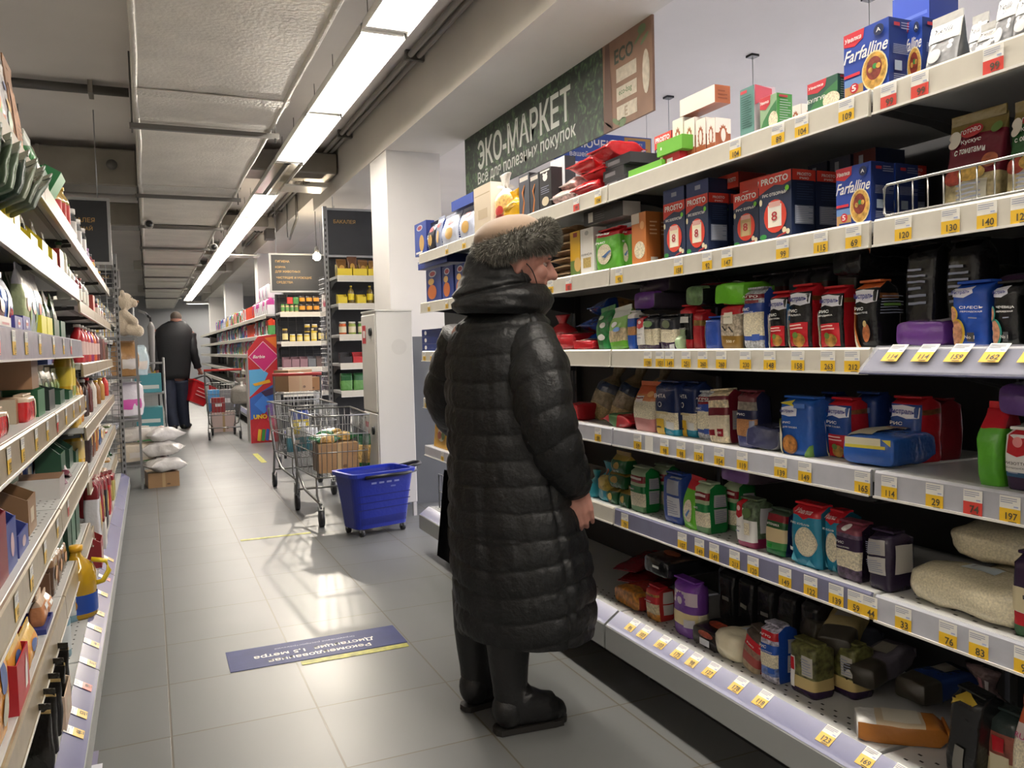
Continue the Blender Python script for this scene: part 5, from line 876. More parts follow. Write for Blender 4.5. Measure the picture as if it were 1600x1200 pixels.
for k, (y, X, h, bands, dec, tp, l) in enumerate(((1.115, 1.6, .16, [(.4, M('#c4b78c', .35)), (.75, M('#8a4a3c', .35, vary=.4, vscale=60)), (1, film('#2f3a38'))], [('r', -.6, .2, .6, .45, M('#cfc6a8', .4)), ('r', -.4, .5, .3, .7, redf)], 'fold', 'yellow-labelled pack with a red mark right of the black bag'), (1.035, 1.57, .2, [(.2, film('#c48a94')), (.68, rice), (.8, M('#d3c6c0', .35)), (1, film('#b84f2c'))], [T('RUBAX', -.1, .72, .7, .05, M('#b3306a', .4)), ('p', [(-1, .2), (-.4, .26), (-.6, .3), (-1, .3)], film('#c9563c'))], 'fin', 'rice bag with a pink foot and orange top on the lowest deck'), (.95, 1.56, .2, [(.45, whitef), (.62, film('#b03038')), (1, M('#c9c4be', .3))], [('e', -.1, .55, .35, .12, film('#b03038')), ('e', -.1, .55, .26, .09, M('#d6d1cb', .4)), T('БУКЕТ', -.2, .28, .6, .06, INK)], 'neck', 'white rice bag with a red band and round emblem near the frame corner'), (.85, 1.56, .2, [(.45, M('#c9ba9a', .3, vary=.4, vscale=100)), (1, M('#cfcac4', .3))], [('r', -.5, .1, .5, .3, whitef)], 'neck', 'white-topped grain bag at the lower right frame corner'))):
    o = bag('rice_bag', .075, .085, h, bands, None, dec, tp, 86+k, amp=.005); o.location = (X, y, ZS[0]); o.rotation_euler = (0, 0, -PI/2); tag(o, l, 'rice bag')
o = bag('flour_pack', .12, .1, .24, [(1, M('#7a7068', .3, vary=.3, vscale=20))], None, [('r', -.5, .4, .5, .7, M('#6a3038', .4))], 'fold', 91); o.location = (1.74, 1.0, ZS[0]); o.rotation_euler = (.2, 0, -PI/2); tag(o, 'large dusky pack at the back by the lower right corner', 'flour pack')
# ================= price tickets
tagw, tagy, tagr, tagink = M('#e2e0d8', .35), M('#dfb42c', .35), M('#d0453c', .35), M('#4a4436', .5)
_ord = ['first', 'second', 'third', 'fourth', 'fifth', 'sixth', 'seventh', 'eighth', 'ninth', 'tenth', 'eleventh', 'twelfth', 'thirteenth', 'fourteenth', 'fifteenth', 'sixteenth']
SHN = {1: 'top', 2: 'second', 3: 'third', 4: 'fourth', 5: 'fifth', 0: 'lowest'}
def price_tag(txt, c='y', w=.042, h=.052, tilt='v'):
    b = MB(); lo = {'y': tagy, 'r': tagr, 'w': tagw}[c]; z0, zm, z1 = -h, -h*.46, 0
    fn = lambda x, z: (x, -.0008, z)
    b.box((-w/2, 0, zm), (w/2, .0006, z1), tagw); b.box((-w/2, 0, z0), (w/2, .0006, zm), lo)
    if c != 'w':
        put_text(b, txt, fn, .004, z0+h*.26, w*.58, h*.3, tagink, .02)
        for i in range(3): b.quad(fn(-w*.44, -h*.1-h*.075*i), fn(w*(.35-.2*(i == 2)), -h*.1-h*.075*i), fn(w*(.35-.2*(i == 2)), -h*.07-h*.075*i), fn(-w*.44, -h*.07-h*.075*i), GREYINK)
        b.quad(fn(-w*.05, z0+h*.03), fn(w*.35, z0+h*.03), fn(w*.35, z0+h*.07), fn(-w*.05, z0+h*.07), tagink)
        b.quad(fn(.2*w, -h*.4), fn(.42*w, -h*.4), fn(.42*w, -h*.35), fn(.2*w, -h*.35), LBLUEM)
    return b.build('price_tag')
LBLUEM = M('#9aa6c9', .5)
TAGS = {1: [(700, 'y', '89'), (727, 'y', '89'), (762, 'y', '79'), (903, 'r', '99'), (937, 'y', '104'), (1152, 'y', '104'), (1219, 'y', '89'), (1256, 'y', '104'), (1326, 'y', '109'), (1392, 'r', '99'), (1441, 'r', '99'), (1556, 'r', '99')],
        2: [(672, 'y', '85'), (700, 'y', '85'), (863, 'y', '92'), (891, 'r', '83'), (970, 'y', '92'), (1063, 'y', '158'), (1108, 'y', '92'), (1139, 'y', '147'), (1226, 'y', '99'), (1286, 'y', '115'), (1337, 'y', '69'), (1415, 'y', '120'), (1489, 'y', '130'), (1546, 'y', '140'), (1600, 'y', '120')],
        3: [(665, 'y', '79'), (676, 'y', '79'), (1015, 'y', '139'), (1034, 'y', '151'), (1049, 'y', '149'), (1075, 'y', '251'), (1101, 'y', '260'), (1130, 'y', '260'), (1168, 'y', '230'), (1206, 'y', '148'), (1250, 'y', '158'), (1297, 'y', '263'), (1335, 'y', '212'), (1392, 'y', '114'), (1440, 'y', '114'), (1492, 'y', '159'), (1548, 'y', '162'), (1610, 'y', '120')],
        4: [(668, 'y', '69'), (679, 'y', '69'), (937, 'y', '59'), (999, 'y', '59'), (1017, 'w', ''), (1041, 'y', '98'), (1067, 'y', '98'), (1095, 'y', '134'), (1127, 'y', '154'), (1163, 'y', '119'), (1223, 'y', '139'), (1261, 'y', '149'), (1351, 'y', '165'), (1393, 'y', '114'), (1464, 'y', '29'), (1524, 'r', '74'), (1582, 'y', '197')],
        5: [(693, 'y', '75'), (979, 'y', '79'), (1069, 'y', '107'), (1096, 'y', '149'), (1119, 'y', '149'), (1151, 'y', '213'), (1180, 'y', '120'), (1230, 'y', '149'), (1270, 'y', '122'), (1310, 'y', '139'), (1340, 'y', '59'), (1363, 'y', '44'), (1415, 'y', '33'), (1485, 'y', '76'), (1533, 'y', '83'), (1605, 'y', '90')],
        0: [(985, 'y', '86'), (1004, 'y', '103'), (1032, 'y', '103'), (1058, 'y', '175'), (1081, 'y', '98'), (1108, 'y', '127'), (1150, 'y', '178'), (1188, 'y', '118'), (1290, 'y', '123'), (1352, 'y', '169'), (1400, 'y', '98')]}
cn = {'y': 'yellow and white', 'r': 'red and white', 'w': 'blank white'}
for k, lst in TAGS.items():
    slant_all = k == 0
    for i, (px, c, tx) in enumerate(lst):
        sl = slant_all or (k == 3 and px > 1370)
        zc = ZS[k]-.03 if not slant_all else ZS[0]-.02; y = y_at(px, XR-(.0 if not sl else .03 if k else .02), zc)
        s = 1.0 if y > 1.35 else .92
        o = price_tag(tx, c, .044*s, .05)
        o['label'] = ''
        if sl:
            if k: o.location = (XR-.001, y, ZS[3]+.0065); o.rotation_euler = (-.83, 0, -PI/2)
            else: o.location = (1.459, y, ZS[0]+.0045); o.rotation_euler = (-.985, 0, -PI/2)
        else: o.location = (XR-.0072, y, ZS[k]-.006); o.rotation_euler = (-.02, 0, -PI/2+random.Random(px).uniform(-.02, .02))
        rd = f' reading {tx}' if tx else ''
        tag(o, f'{cn[c]} price tag{rd} on the {SHN[k]} right shelf, {_ord[i] if i < 16 else "last"} from the left' if i < 16 else f'{cn[c]} price tag{rd} on the {SHN[k]} right shelf, {["seventeenth", "eighteenth"][i-16]} from the left', 'price tag', f'price tags on the {SHN[k]} right shelf')
# ---------------------------------------------------------------- goods on the left-hand shelves
ZLL = ZL + [.215]
X0L = -.305
def GL(k, xn, xf, yt, make, label, cat, d=.07, X0=None, up=0, turn=0, tilt=0, roll=0, group=None, wcap=.17, hfix=None):
    X0 = X0 if X0 is not None else (-.27 if k == 6 else X0L)
    z = (ZLL[k] if k > 5 or y_at((xn+xf)/2, X0, ZLL[k]) < 4.2 else ZLF[k])
    ya, yb = y_at(xn, X0, z), y_at(xf, X0, z); h = z_at(yt, X0, (ya+yb)/2)-z-up
    o = make(min(max(abs(yb-ya), .02), wcap), d, hfix or max(h, .02)); o.location = (X0-d/2, min((ya+yb)/2, 7.38), z+up); o.rotation_euler = (tilt, roll, PI/2+turn)
    return tag(o, label, cat, group)
def crt(cf, cs=None, ct=None, dec=(), name='carton'): return lambda w, d, h: carton(name, w, d, h, card(cf), card(cs or cf), card(ct or cf), dec)
def pk(c, c2=None, dec=(), top='fin', seed=1, name='spice_packet', amp=.003): return lambda w, d, h: bag(name, w, d, h, [(.75, film(c)), (1, film(c2 or c))], None, dec, top, seed=seed, amp=amp)
def try_(c, front=.5, dec=(), inner=None): return lambda w, d, h: tray('display_carton', w, d, h, card(c), inner, front, dec)
oil, oilg = M('#c9a02a', .1, spec=.6, coat=.5), M('#8a9a3a', .1, coat=.5)
dgr = '#1f4a33'
# top shelf
GL(0, -20, 14, 112, lambda w, d, h: bag('sweets_pouch', w, d, h, [(1, film('#d9d8d6'))], None, [('e', .3, .7, .35, .14, M('#dd8f3c', .4)), ('e', .0, .35, .4, .12, M('#7fae5a', .4)), ('r', -.6, .3, -.1, .6, M('#e07a2c', .4)), ('e', -.5, .75, .3, .1, M('#c9508a', .4)), ('e', .5, .25, .3, .1, M('#b5704a', .4))], 'fin', 3, amp=.006), 'white pouch with fruit pictures on the top left shelf', 'pouch', .06)
GL(0, 10, 29, 100, lambda w, d, h: bag('sweets_pouch', w, d, h, [(.9, film('#cfced2')), (1, whitef)], None, [('e', .4, .78, .3, .05, M('#4a5a8a', .4)), ('e', .2, .35, .4, .12, M('#b5c9b0', .4)), ('e', .3, .55, .3, .08, M('#c9a24a', .4))], 'doy', 4, amp=.004), 'tall white pouch in front of the brown paper pack', 'pouch', .05)
GL(0, 27, 40, 106, lambda w, d, h: bag('paper_pack', w, d, h, [(1, M('#8a6444', .6))], [(1, M('#74533a', .6))], [('r', -.8, .05, .6, .78, M('#b98a68', .6))]+lines(-.6, .4, .1, .4, 6, M('#8a6248', .6), 'f')+[('r', -.5, .5, -.1, .56, M('#5a3f30', .6))], 'doy', 5), 'brown kraft paper pack on the top left shelf', 'paper pack', .05)
GL(0, 52, 66, 218, pk('#2c7a3c', '#c9d0c6', [('r', -.6, .3, .6, .5, WHITE), ('e', 0, .75, .5, .08, redf)]), 'green and white packet behind the kraft paper pack', 'packet', .05)
GL(0, 66, 80, 266, crt('#235a3c', '#2a7048', '#3fa05f'), 'dark green carton at the edge of the top left shelf', 'carton', .07)
o = GL(0, 78, 88, 265, crt('#3f9a5f', '#2c7a48'), 'bright green tilted carton above the dark green one', 'carton', .06, up=.06, tilt=.5)
o = GL(0, 84, 90, 272, pk('#7a2030', '#c9a24a'), 'maroon packet between the green carton and the bottles', 'packet', .05, X0=-0.340)
for i, (a, c) in enumerate(((90, 97), (98, 104), (105, 110))): GL(0, a, c, 293, lambda w, d, h: bottle('sauce_bottle', min(w*.42, .034), h, M('#b59a5c', .12, coat=.4), M('#c9a23c', .3), M('#b5302c', .4), .34, lab=(.15, .6)), ['nearest', 'middle', 'farthest'][i]+' small bottle with a red label on the top left shelf', 'bottle', .05, group='red-labelled bottles')
for i, (a, c, yt, c1) in enumerate(((111, 118, 322, '#3a3d40'), (119, 127, 325, '#6d6f70'), (128, 133, 340, '#2c2f33'))): GL(0, a, c, yt, lambda w, d, h: jar('glass_jar', min(w*.45, .042), min(h, .16), M(c1, .12, coat=.4), M('#c9c6c0', .3), M('#b8b6b2', .4)), ['first', 'second', 'third'][i]+' grey glass jar behind the red-labelled bottles', 'jar', .05)
GL(0, 128, 138, 370, crt('#d0d3ce', '#2c7a3c', '#d0d3ce', [('r', -1, 0, 1, .5, card('#2c7a3c'))]), 'white and green carton on the top left shelf', 'carton', .06)
for i in range(6): GL(0, 139+4.4*i, 142.5+4.4*i, 388+9*i, lambda w, d, h: jar('spice_jar', .03, max(h, .09), M(['#b5a9c0', '#7a2f3c', '#c9a25c', '#d0ccc6', '#5a3a2c', '#c06a4a', '#a9a49c'][i], .2), M(['#7a4a8a', '#23242a', '#a3302c', '#2c2d32', '#c9a23c', '#3a3a3c', '#7a2a2a'][i], .3)), ['first', 'second', 'third', 'fourth', 'fifth', 'sixth', 'seventh'][i]+' spice jar of the far row on the top left shelf', 'jar', .06, group='far row of spice jars')
# second shelf
GL(1, -30, 3, 236, try_(dgr, .8, [('r', -.9, .1, .9, .2, card('#3f8a5f'))]), 'dark green display carton full of sachets on the second left shelf', 'display carton', .1)
for i in range(7):
    o = bag('spice_packet', .085, .012, .125, [(.8, film(['#4d5a4a', '#5f6f5a', '#6a7a66', '#3f4c44', '#77806c', '#55604f', '#6f7a70'][i])), (1, film('#8a948a'))], None, [('e', .2, .5, .4, .15, M('#8a7a4a', .4)), ('r', -.6, .75, .6, .85, M('#c9cec6', .4))], 'fin', i+7); o.location = (-.3+.004*i, 2.02+.062*i, ZL[1]+.045); o.rotation_euler = (.35+.06*i, .25, PI/2+.9); tag(o, ['first', 'second', 'third', 'fourth', 'fifth', 'sixth', 'seventh'][i]+' greenish sachet fanned out of the green display carton', 'sachet', 'sachets fanned over the second left shelf')
for i, (a, c, yt) in enumerate(((8, 22, 292), (24, 33, 300), (47, 62, 352), (63, 80, 358), (81, 92, 372))):
    GL(1, a, c, yt, try_('#d8c32a', .6), ['first', 'second', 'third', 'fourth', 'fifth'][i]+' yellow display carton on the second left shelf, counted from the camera', 'display carton', .08)
    for j in range(2):
        y = (y_at(a, X0L, ZL[1])+y_at(c, X0L, ZL[1]))/2
        o = bag('spice_packet', .07, .02, .12, [(.7, film(['#8a7f4a', '#6f6a5f', '#3a3a36', '#a0703c', '#54525a'][i])), (1, film('#a9a698'))], None, [('e', 0, .45, .5, .15, M('#b5893c', .4))], 'fin', i*3+j); o.location = (-.33-.03*j, y, ZL[1]+.004); o.rotation_euler = (-.1, 0, PI/2); tag(o, f'{["front", "rear"][j]} sachet standing in the {["first", "second", "third", "fourth", "fifth"][i]} yellow display carton', 'sachet')
GL(1, 93, 103, 392, crt('#b5342c', '#8a2420', '#c9463c', [('r', -.6, .3, .6, .6, card('#d8b02e'))]), 'red carton beyond the yellow display cartons', 'carton', .06)
for i, (a, yt, c1, c2) in enumerate(((104, 400, '#b9bfa8', '#2c5a34'), (110, 405, '#c9c9bc', '#e0dcd0'), (116, 412, '#cfd0c6', '#6a7a4a'), (122, 425, '#6d2028', '#2a2a2c'), (127, 430, '#7a2a30', '#c9c6c0'), (132, 440, '#a9a49c', '#7a1f24'), (137, 448, '#d0cfc9', '#3a3a3c'))): GL(1, a, a+5, yt, lambda w, d, h: bottle('vinegar_bottle', .03, max(h, .17), M(c1, .12, coat=.4), M(c2, .3), M('#d8d3c4', .4), .35), ['first', 'second', 'third', 'fourth', 'fifth', 'sixth', 'seventh'][i]+' slim bottle of the row on the second left shelf', 'bottle', .06, group='slim bottles on the second left shelf')
GL(1, 143, 152, 462, crt('#c05a4a', '#a8443a', '#d88a7a'), 'salmon pink carton on the second left shelf', 'carton', .06)
for i in range(6): GL(1, 153.5+3.6*i, 156.5+3.6*i, 470+7*i, lambda w, d, h: jar('spice_jar', .03, max(h, .1), M(['#7a2f3c', '#c9c2b6', '#8a3a34', '#b09a7a', '#5a2a2c', '#c9a25c'][i], .2), M('#2c2d32', .3), M('#c9b9a9', .4)), ['first', 'second', 'third', 'fourth', 'fifth', 'sixth'][i]+' spice jar of the far row on the second left shelf', 'jar', .06, group='far jars on the second left shelf')
# third shelf, above the white ticket rail
for i, (a, c, yt, cc_, c2) in enumerate(((-34, -18, 430, '#b03a3c', '#c9c6c9'), (-17, -4, 436, '#8f3f44', '#d3cfd0'), (-3, 9, 440, '#7a4a50', '#c6c3c4'))): GL(2, a, c, yt, pk(cc_, c2, [('e', 0, .5, .5, .15, M('#c9b0a0', .4))], seed=i+30), ['first', 'second', 'third'][i]+' red seasoning packet on the third left shelf', 'packet', .05)
GL(2, 6, 24, 430, pk('#2a5ab0', '#d0d3de', [('p', [(-.5, .2), (-.2, .2), (.3, .7), (0, .75)], WHITE), ('e', .2, .3, .3, .1, redf)], seed=33), 'blue and white seasoning packet on the third left shelf', 'packet', .05)
for i in range(4): GL(2, 20+5*i, 25+5*i, 427+2*i, pk('#22362a', '#3f5a3c', seed=34+i), ['first', 'second', 'third', 'fourth'][i]+' dark green sachet standing behind the blue and white packet', 'sachet', .03, X0=-0.380, group='dark green sachets on the third left shelf')
for i, (a, c, yt, c1) in enumerate(((41, 51, 421, '#a9b58a'), (50, 60, 432, '#b5c3d0'), (58, 70, 435, '#7f9ab0'))): GL(2, a, c, yt, pk(c1, '#d6d6d3', [('e', -.2, .45, .4, .12, M('#c0503c', .4)), ('e', .3, .3, .3, .1, M('#7fae5a', .4))], seed=40+i), ['tall pale green', 'pale blue', 'grey blue'][i]+' soup packet with a vegetable picture on the third left shelf', 'packet', .04)
GL(2, -36, -8, 488, try_('#d8d3d0', .8, [('r', -.6, .3, .6, .6, card('#c98a8a'))]), 'white display carton at the frame edge of the third left shelf', 'display carton', .06, X0=-0.295)
GL(2, -6, 22, 490, try_('#d0cbc9', .8, [('r', -.6, .3, .6, .5, card('#b56a70'))]), 'second white display carton with pink print', 'display carton', .06, X0=-0.295)
for i, (a, c) in enumerate(((24, 36), (37, 48))): GL(2, a, c, 492, try_('#4a4a94', .9, [('e', 0, .5, .35, .3, card('#c9c3d0')), ('r', -.3, .4, .3, .6, card('#b03a3c'))]), ['left', 'right'][i]+' violet display carton with a white oval', 'display carton', .06, X0=-0.295)
for i, (a, c, c1) in enumerate(((66, 74, '#d8cf2a'), (75, 83, '#d8cf2a'), (84, 95, dgr), (96, 103, '#2c5a44'))): GL(2, a, c, 492+3*i, try_(c1, .95), ['left lemon yellow', 'right lemon yellow', 'dark green', 'narrow green'][i]+' display carton at the end of the white ticket rail', 'display carton', .07, X0=-0.295)
for i, (a, c1, c2) in enumerate(((66, '#c9c9c3', '#d8b02e'), (74, '#3f5a3c', '#c9c9bc'), (84, '#27402e', '#5a7a3c'))): GL(2, a, a+8, 462+4*i, pk(c1, c2, seed=50+i), ['white', 'green', 'dark'][i]+' sachet leaning in the cartons at the end of the ticket rail', 'sachet', .03, X0=-0.330, roll=.2)
for i in range(6):
    a = 131+4.5*i
    GL(2, a, a+4, 515, lambda w, d, h: bottle('ketchup_bottle', .035, max(h, .2), M(['#b0262c', '#a3202a', '#c03a30', '#8f2a5a', '#c9572c', '#7a2a2c'][i], .2), M('#d8d3c9', .3), M('#c9a9a0', .4), .4), ['first', 'second', 'third', 'fourth', 'fifth', 'sixth'][i]+' red sauce bottle of the row on the third left shelf', 'bottle', .06, group='red sauce bottles')
for i in range(4): GL(2, 159+4*i, 162.5+4*i, 520+4*i, lambda w, d, h: jar('spice_jar', .032, max(h, .13), M(['#5a3a34', '#7a4a3c', '#6a2a2c', '#8a7a5c'][i], .2), M('#d0cdc6', .3)), ['first', 'second', 'third', 'fourth'][i]+' dark sauce jar beyond the red sauce bottles', 'jar', .06, group='dark sauce jars')
# fourth shelf
kb = '#8f6c4c'
GL(3, 53, 63, 562, crt('#83664c', '#a48060', '#6f5238', [('r', -.5, .2, .5, .9, card('#3a2a1e'), 'l')], 'cardboard_box'), 'large brown cardboard box under the white ticket rail', 'box', .33, up=.085, X0=-0.310)
GL(3, -30, -4, 640, crt('#7a5a40', '#8f6c4c', None, (), 'cardboard_box'), 'small brown cardboard box under the large one at the frame edge', 'box', .15, X0=-0.350)
GL(3, 21, 44, 622, crt('#8a6a4c', '#c4b8a0', None, (), 'cardboard_box'), 'cardboard box with a pale side under the large one', 'box', .1, X0=-0.330)
for i, (a, c, yt) in enumerate(((0, 16, 640), (46, 58, 617))): GL(3, a, c, yt, pk('#c02a2c', '#c9b49a', [('r', .5, 0, 1, 1, M('#b3a284', .5))], 'fold', 60+i, 'grain_bag'), ['near', 'far'][i]+' red and beige packet beside the small cardboard boxes', 'packet', .06)
GL(3, -16, -2, 672, pk('#2c7a4a', '#c9c9bc', seed=63), 'small green packet at the left frame edge', 'packet', .05)
for i, (a, c, c1) in enumerate(((60, 72, '#2c6a44'), (74, 90, '#24302c'), (91, 105, dgr), (106, 116, '#24553a'))): GL(3, a, c, 598+3*i, try_(c1, .8), ['first', 'second', 'third', 'fourth'][i]+' green display carton on the fourth left shelf', 'display carton', .09)
for i in range(6): GL(3, 60+9*i, 68+9*i, 575+2*i, pk(['#c9ccc6', '#3f5a34', '#2f4a2c', '#5f7a34', '#3a5a2c', '#4a6a34'][i], '#a9b09a', [('e', 0, .5, .4, .15, M('#6a8a4a', .4))], seed=64+i), ['white and green', 'first dark green', 'second dark green', 'light green', 'third dark green', 'fourth dark green'][i]+' packet standing up in the green cartons of the fourth left shelf', 'packet', .03, X0=-0.350)
for i, (a, c1, yt) in enumerate(((113, oil, 520), (117.5, oilg, 540), (122, oil, 530), (126, oil, 545), (130, M('#b5751f', .1, coat=.5), 548))): GL(3, a, a+4, yt, lambda w, d, h: bottle('oil_bottle', .035, min(max(h, .2), .24), c1, M(['#d8c22a', '#2c6a34', '#c97a2c', '#d8d3c4', '#3a3a3c'][i], .3), M('#c9b23c', .4), .35), ['first', 'second', 'third', 'fourth', 'fifth'][i]+' yellow oil bottle on the fourth left shelf', 'bottle', .07, group='oil bottles on the fourth left shelf')
for i in range(6): GL(3, 138+6*i, 142.5+6*i, 578+6*i, lambda w, d, h: bottle('sauce_bottle', .03, min(max(h, .16), .2), M(['#3a2a24', '#5a2a24', '#c9c2b6', '#8a5a2c', '#b0803c', '#c03a34'][i], .15), M(['#c9c6c0', '#c02a2c', '#23242a', '#d8b02e', '#c9a24a', '#d8d3c9'][i], .3), None, .4), ['first', 'second', 'third', 'fourth', 'fifth', 'sixth'][i]+' sauce bottle in the far bay of the fourth left shelf', 'bottle', .06, group='far sauce bottles on the left')
# fifth shelf
GL(4, 84, 110, 742, crt('#a39a98', '#d0cdca', '#77583e', (), 'display_carton'), 'big greyish white carton on the fifth left shelf', 'carton', .14, X0=-0.295)
for i in range(4): GL(4, 44+10*i, 54+10*i, 718+2*i, pk(['#c9a0b0', '#d0c3a9', '#b55a4a', '#c9c9c6'][i], '#d6d0cc', [('e', 0, .5, .5, .2, M('#a3405a', .4))], 'pillow', 75+i, amp=.006), ['first', 'second', 'third', 'fourth'][i]+' wrapped sweet packet on top of the greyish carton', 'packet', .04, up=.17, X0=-0.350)
for i in range(3): GL(4, 93+7*i, 101+7*i, 752+5*i, pk(['#a34a70', '#b5708a', '#7a3a4a'][i], '#d6c9cc', seed=80+i), ['first', 'second', 'third'][i]+' pink sachet beside the greyish carton', 'sachet', .03, roll=.3)
for i, (a, c, c1) in enumerate(((94, 106, dgr), (107, 117, '#1d4030'), (118, 127, '#24553a'))): GL(4, a, c, 690-3*i, try_(c1, .7), ['near', 'middle', 'far'][i]+' dark green display carton on the fifth left shelf', 'display carton', .09, X0=-0.330)
GL(4, 128, 140, 642, lambda w, d, h: bottle('oil_bottle', .05, .27, oil, M('#d8b02e', .3), M('#c9b068', .3), .3, lab=(.3, .62)), 'tall oil bottle standing out on the fifth left shelf', 'bottle', .1)
for i in range(7): GL(4, 143+4.6*i, 147+4.6*i, 640+7*i, pk(['#3a2a2c', '#6a3a24', '#a3602c', '#2c4a7a', '#c9b29a', '#8a2a2c', '#5a6a3c'][i], '#c9c2b6', [('e', 0, .5, .5, .2, M('#c9a24a', .4))], 'fold', 84+i, 'snack_bag'), ['first', 'second', 'third', 'fourth', 'fifth', 'sixth', 'seventh'][i]+' dark snack bag in the far bays of the fifth left shelf', 'packet', .06, group='dark snack bags')
# sixth shelf
for i, (a, c, yt, c1, c2) in enumerate(((-30, -6, 870, '#8a1c26', '#5a1218'), (-4, 14, 780, '#7a1f2a', '#4a1218'))): GL(4, a, c, yt, try_(c1, .8, inner=card(c2)), ['nearer', 'farther'][i]+' dark red display carton at the frame edge of the fifth left shelf', 'display carton', .1)
GL(4, 14, 28, 788, try_('#2f3f8a', .75, [('e', 0, .5, .35, .25, card('#c9a9b0'))]), 'blue display carton with a pink oval on the fifth left shelf', 'display carton', .1)
GL(4, 30, 46, 805, try_('#3f4a8f', .6, [('e', 0, .5, .35, .25, card('#c9b0b5'))], card('#6f5238')), 'second blue display carton, open and brown inside', 'display carton', .12)
GL(5, -6, 70, 1012, try_('#b02530', .9, [('p', [(.2, .2), (.6, .2), (.7, .6), (.5, .9), (.3, .6)], WHITE)]), 'red tray of orange sachets low on the left', 'display carton', .1, X0=-0.285)
for i in range(3): GL(5, 0+22*i, 18+22*i, 985, pk('#d8933a', '#d8b05a', [('e', 0, .55, .5, .15, M('#3f5a94', .4)), ('e', 0, .25, .4, .15, M('#c9c4b0', .4))], seed=95+i), ['left', 'middle', 'right'][i]+' orange sachet with a blue oval in the red tray', 'sachet', .04, X0=-0.295, up=.004)
GL(5, 72, 84, 985, try_('#27367a', .7), 'navy tray next to the red one on the left', 'display carton', .1, X0=-0.290)
for i in range(2): GL(5, 71+6*i, 77+6*i, 930, pk('#c9885a', '#d0b59a', [('r', -.4, .5, .4, .7, WHITE)], seed=98+i), ['nearer', 'farther'][i]+' peach coloured packet in the navy tray', 'packet', .04, X0=-0.300, up=.004)
for i, (a, c, c1) in enumerate(((86, 92, '#5a4230'), (93, 99, '#6b4a34'), (100, 106, '#54402f'))): GL(5, a, c, 865-8*i, pk(c1, '#8a6a4c', [('e', 0, .5, .5, .2, M('#c09068', .4))], 'fold', 100+i, 'coffee_bag'), ['first', 'second', 'third'][i]+' brown chocolate packet on the sixth left shelf', 'packet', .06)
for i, (a, c, yt) in enumerate(((108, 113, 800), (114, 119, 785), (120, 126, 772))): GL(5, a, c, yt, crt(dgr if i != 1 else '#2a5f44', '#1a3a2a', '#2f6a4c'), ['near', 'middle', 'far'][i]+' dark green carton on the sixth left shelf', 'carton', .08)
for i in range(6): GL(5, 140+6*i, 145+6*i, 735+2*i, pk(['#a3262c', '#23242a', '#8a1f24', '#c9c2b6', '#5a7a3c', '#b0803c'][i], '#c9b29a', [('e', 0, .5, .5, .2, M('#c9b9a9', .4))], 'fold', 110+i, 'pasta_bag'), ['first', 'second', 'third', 'fourth', 'fifth', 'sixth'][i]+' packet in the far bays of the sixth left shelf', 'packet', .06, group='far packets on the sixth left shelf')
# lowest deck on the left
GL(6, 0, 40, 1135, try_('#6b4a34', .6), 'brown open carton at the bottom left frame corner', 'display carton', .12, X0=-.3)
GL(6, 5, 34, 1115, pk('#4a9a3a', '#6cb53a', seed=120), 'bright green packet in the brown open carton', 'packet', .05, X0=-.34)
for i in range(5): GL(6, 44+8*i, 51+8*i, 1050-8*i, lambda w, d, h: bag('chocolate_pack', .15, .02, .15, [(.96, film('#23211f')), (1, M('#a08a5a', .4))], None, [('r', -.5, .75, -.1, .9, M('#c9b98a', .4)), ('r', .2, .8, .6, .88, M('#c9b98a', .4))], 'fin', 122+i, seal=film('#23211f')), ['first', 'second', 'third', 'fourth', 'fifth'][i]+' dark upright pack with a golden top on the lowest left deck', 'packet', .03, X0=-.30, turn=1.2, group='dark upright packs')
GL(6, 82, 105, 1000, try_('#1f5a34', .8), 'open green carton on the lowest left deck', 'display carton', .1, X0=-.3)
salt = M('#6f93a3', .3)
for i, (a, c, yt) in enumerate(((103, 124, 955), (116, 139, 925))): GL(6, a, c, yt, lambda w, d, h: jar('salt_tub', .042, .17, salt, M('#d0d6dc', .3), M('#c9ced0', .4), 20), ['nearer', 'farther'][i]+' pale blue salt tub on the lowest left deck', 'tub', .09, X0=-.27)
GL(6, 124, 131, 908, crt('#c9562c', '#d0d3d6', '#c9c9c6'), 'orange and white carton behind the salt tubs', 'carton', .06, X0=-.3)
GL(6, 133, 163, 797, lambda w, d, h: bottle('oil_jug', .068, .27, M('#b8901f', .1, coat=.5), M('#e0a820', .3), M('#22489c', .35), .3, M('#d8bc1c', .3), lab=(.08, .34), dec=[('e', -.35, .5, .4, .42, M('#c98a2c', .4)), ('e', -.35, .5, .25, .26, M('#e0b83c', .4))]), 'big yellow oil jug with a handle and blue label', 'bottle', .12, X0=-.225, turn=-PI/2)
for i, a in enumerate((140, 146)): GL(6, a, a+5, 780, lambda w, d, h: bottle('oil_bottle', .04, .28, oil, M('#c9971f', .3), M('#b0893c', .4), .3), ['nearer', 'farther'][i]+' oil bottle right behind the big yellow jug', 'bottle', .08, X0=-.36)
for i in range(5): GL(6, 158+5*i, 163+5*i, 745-2*i, pk(['#c9c9cc', '#8a1f24', '#23201f', '#b02a2c', '#a39a5a'][i], '#7a1f24', [('e', 0, .5, .5, .2, M('#c9a24a', .4))], 'fold', 130+i, 'snack_bag'), ['first', 'second', 'third', 'fourth', 'fifth'][i]+' red or dark packet on the far part of the lowest left deck', 'packet', .07, X0=-.25)
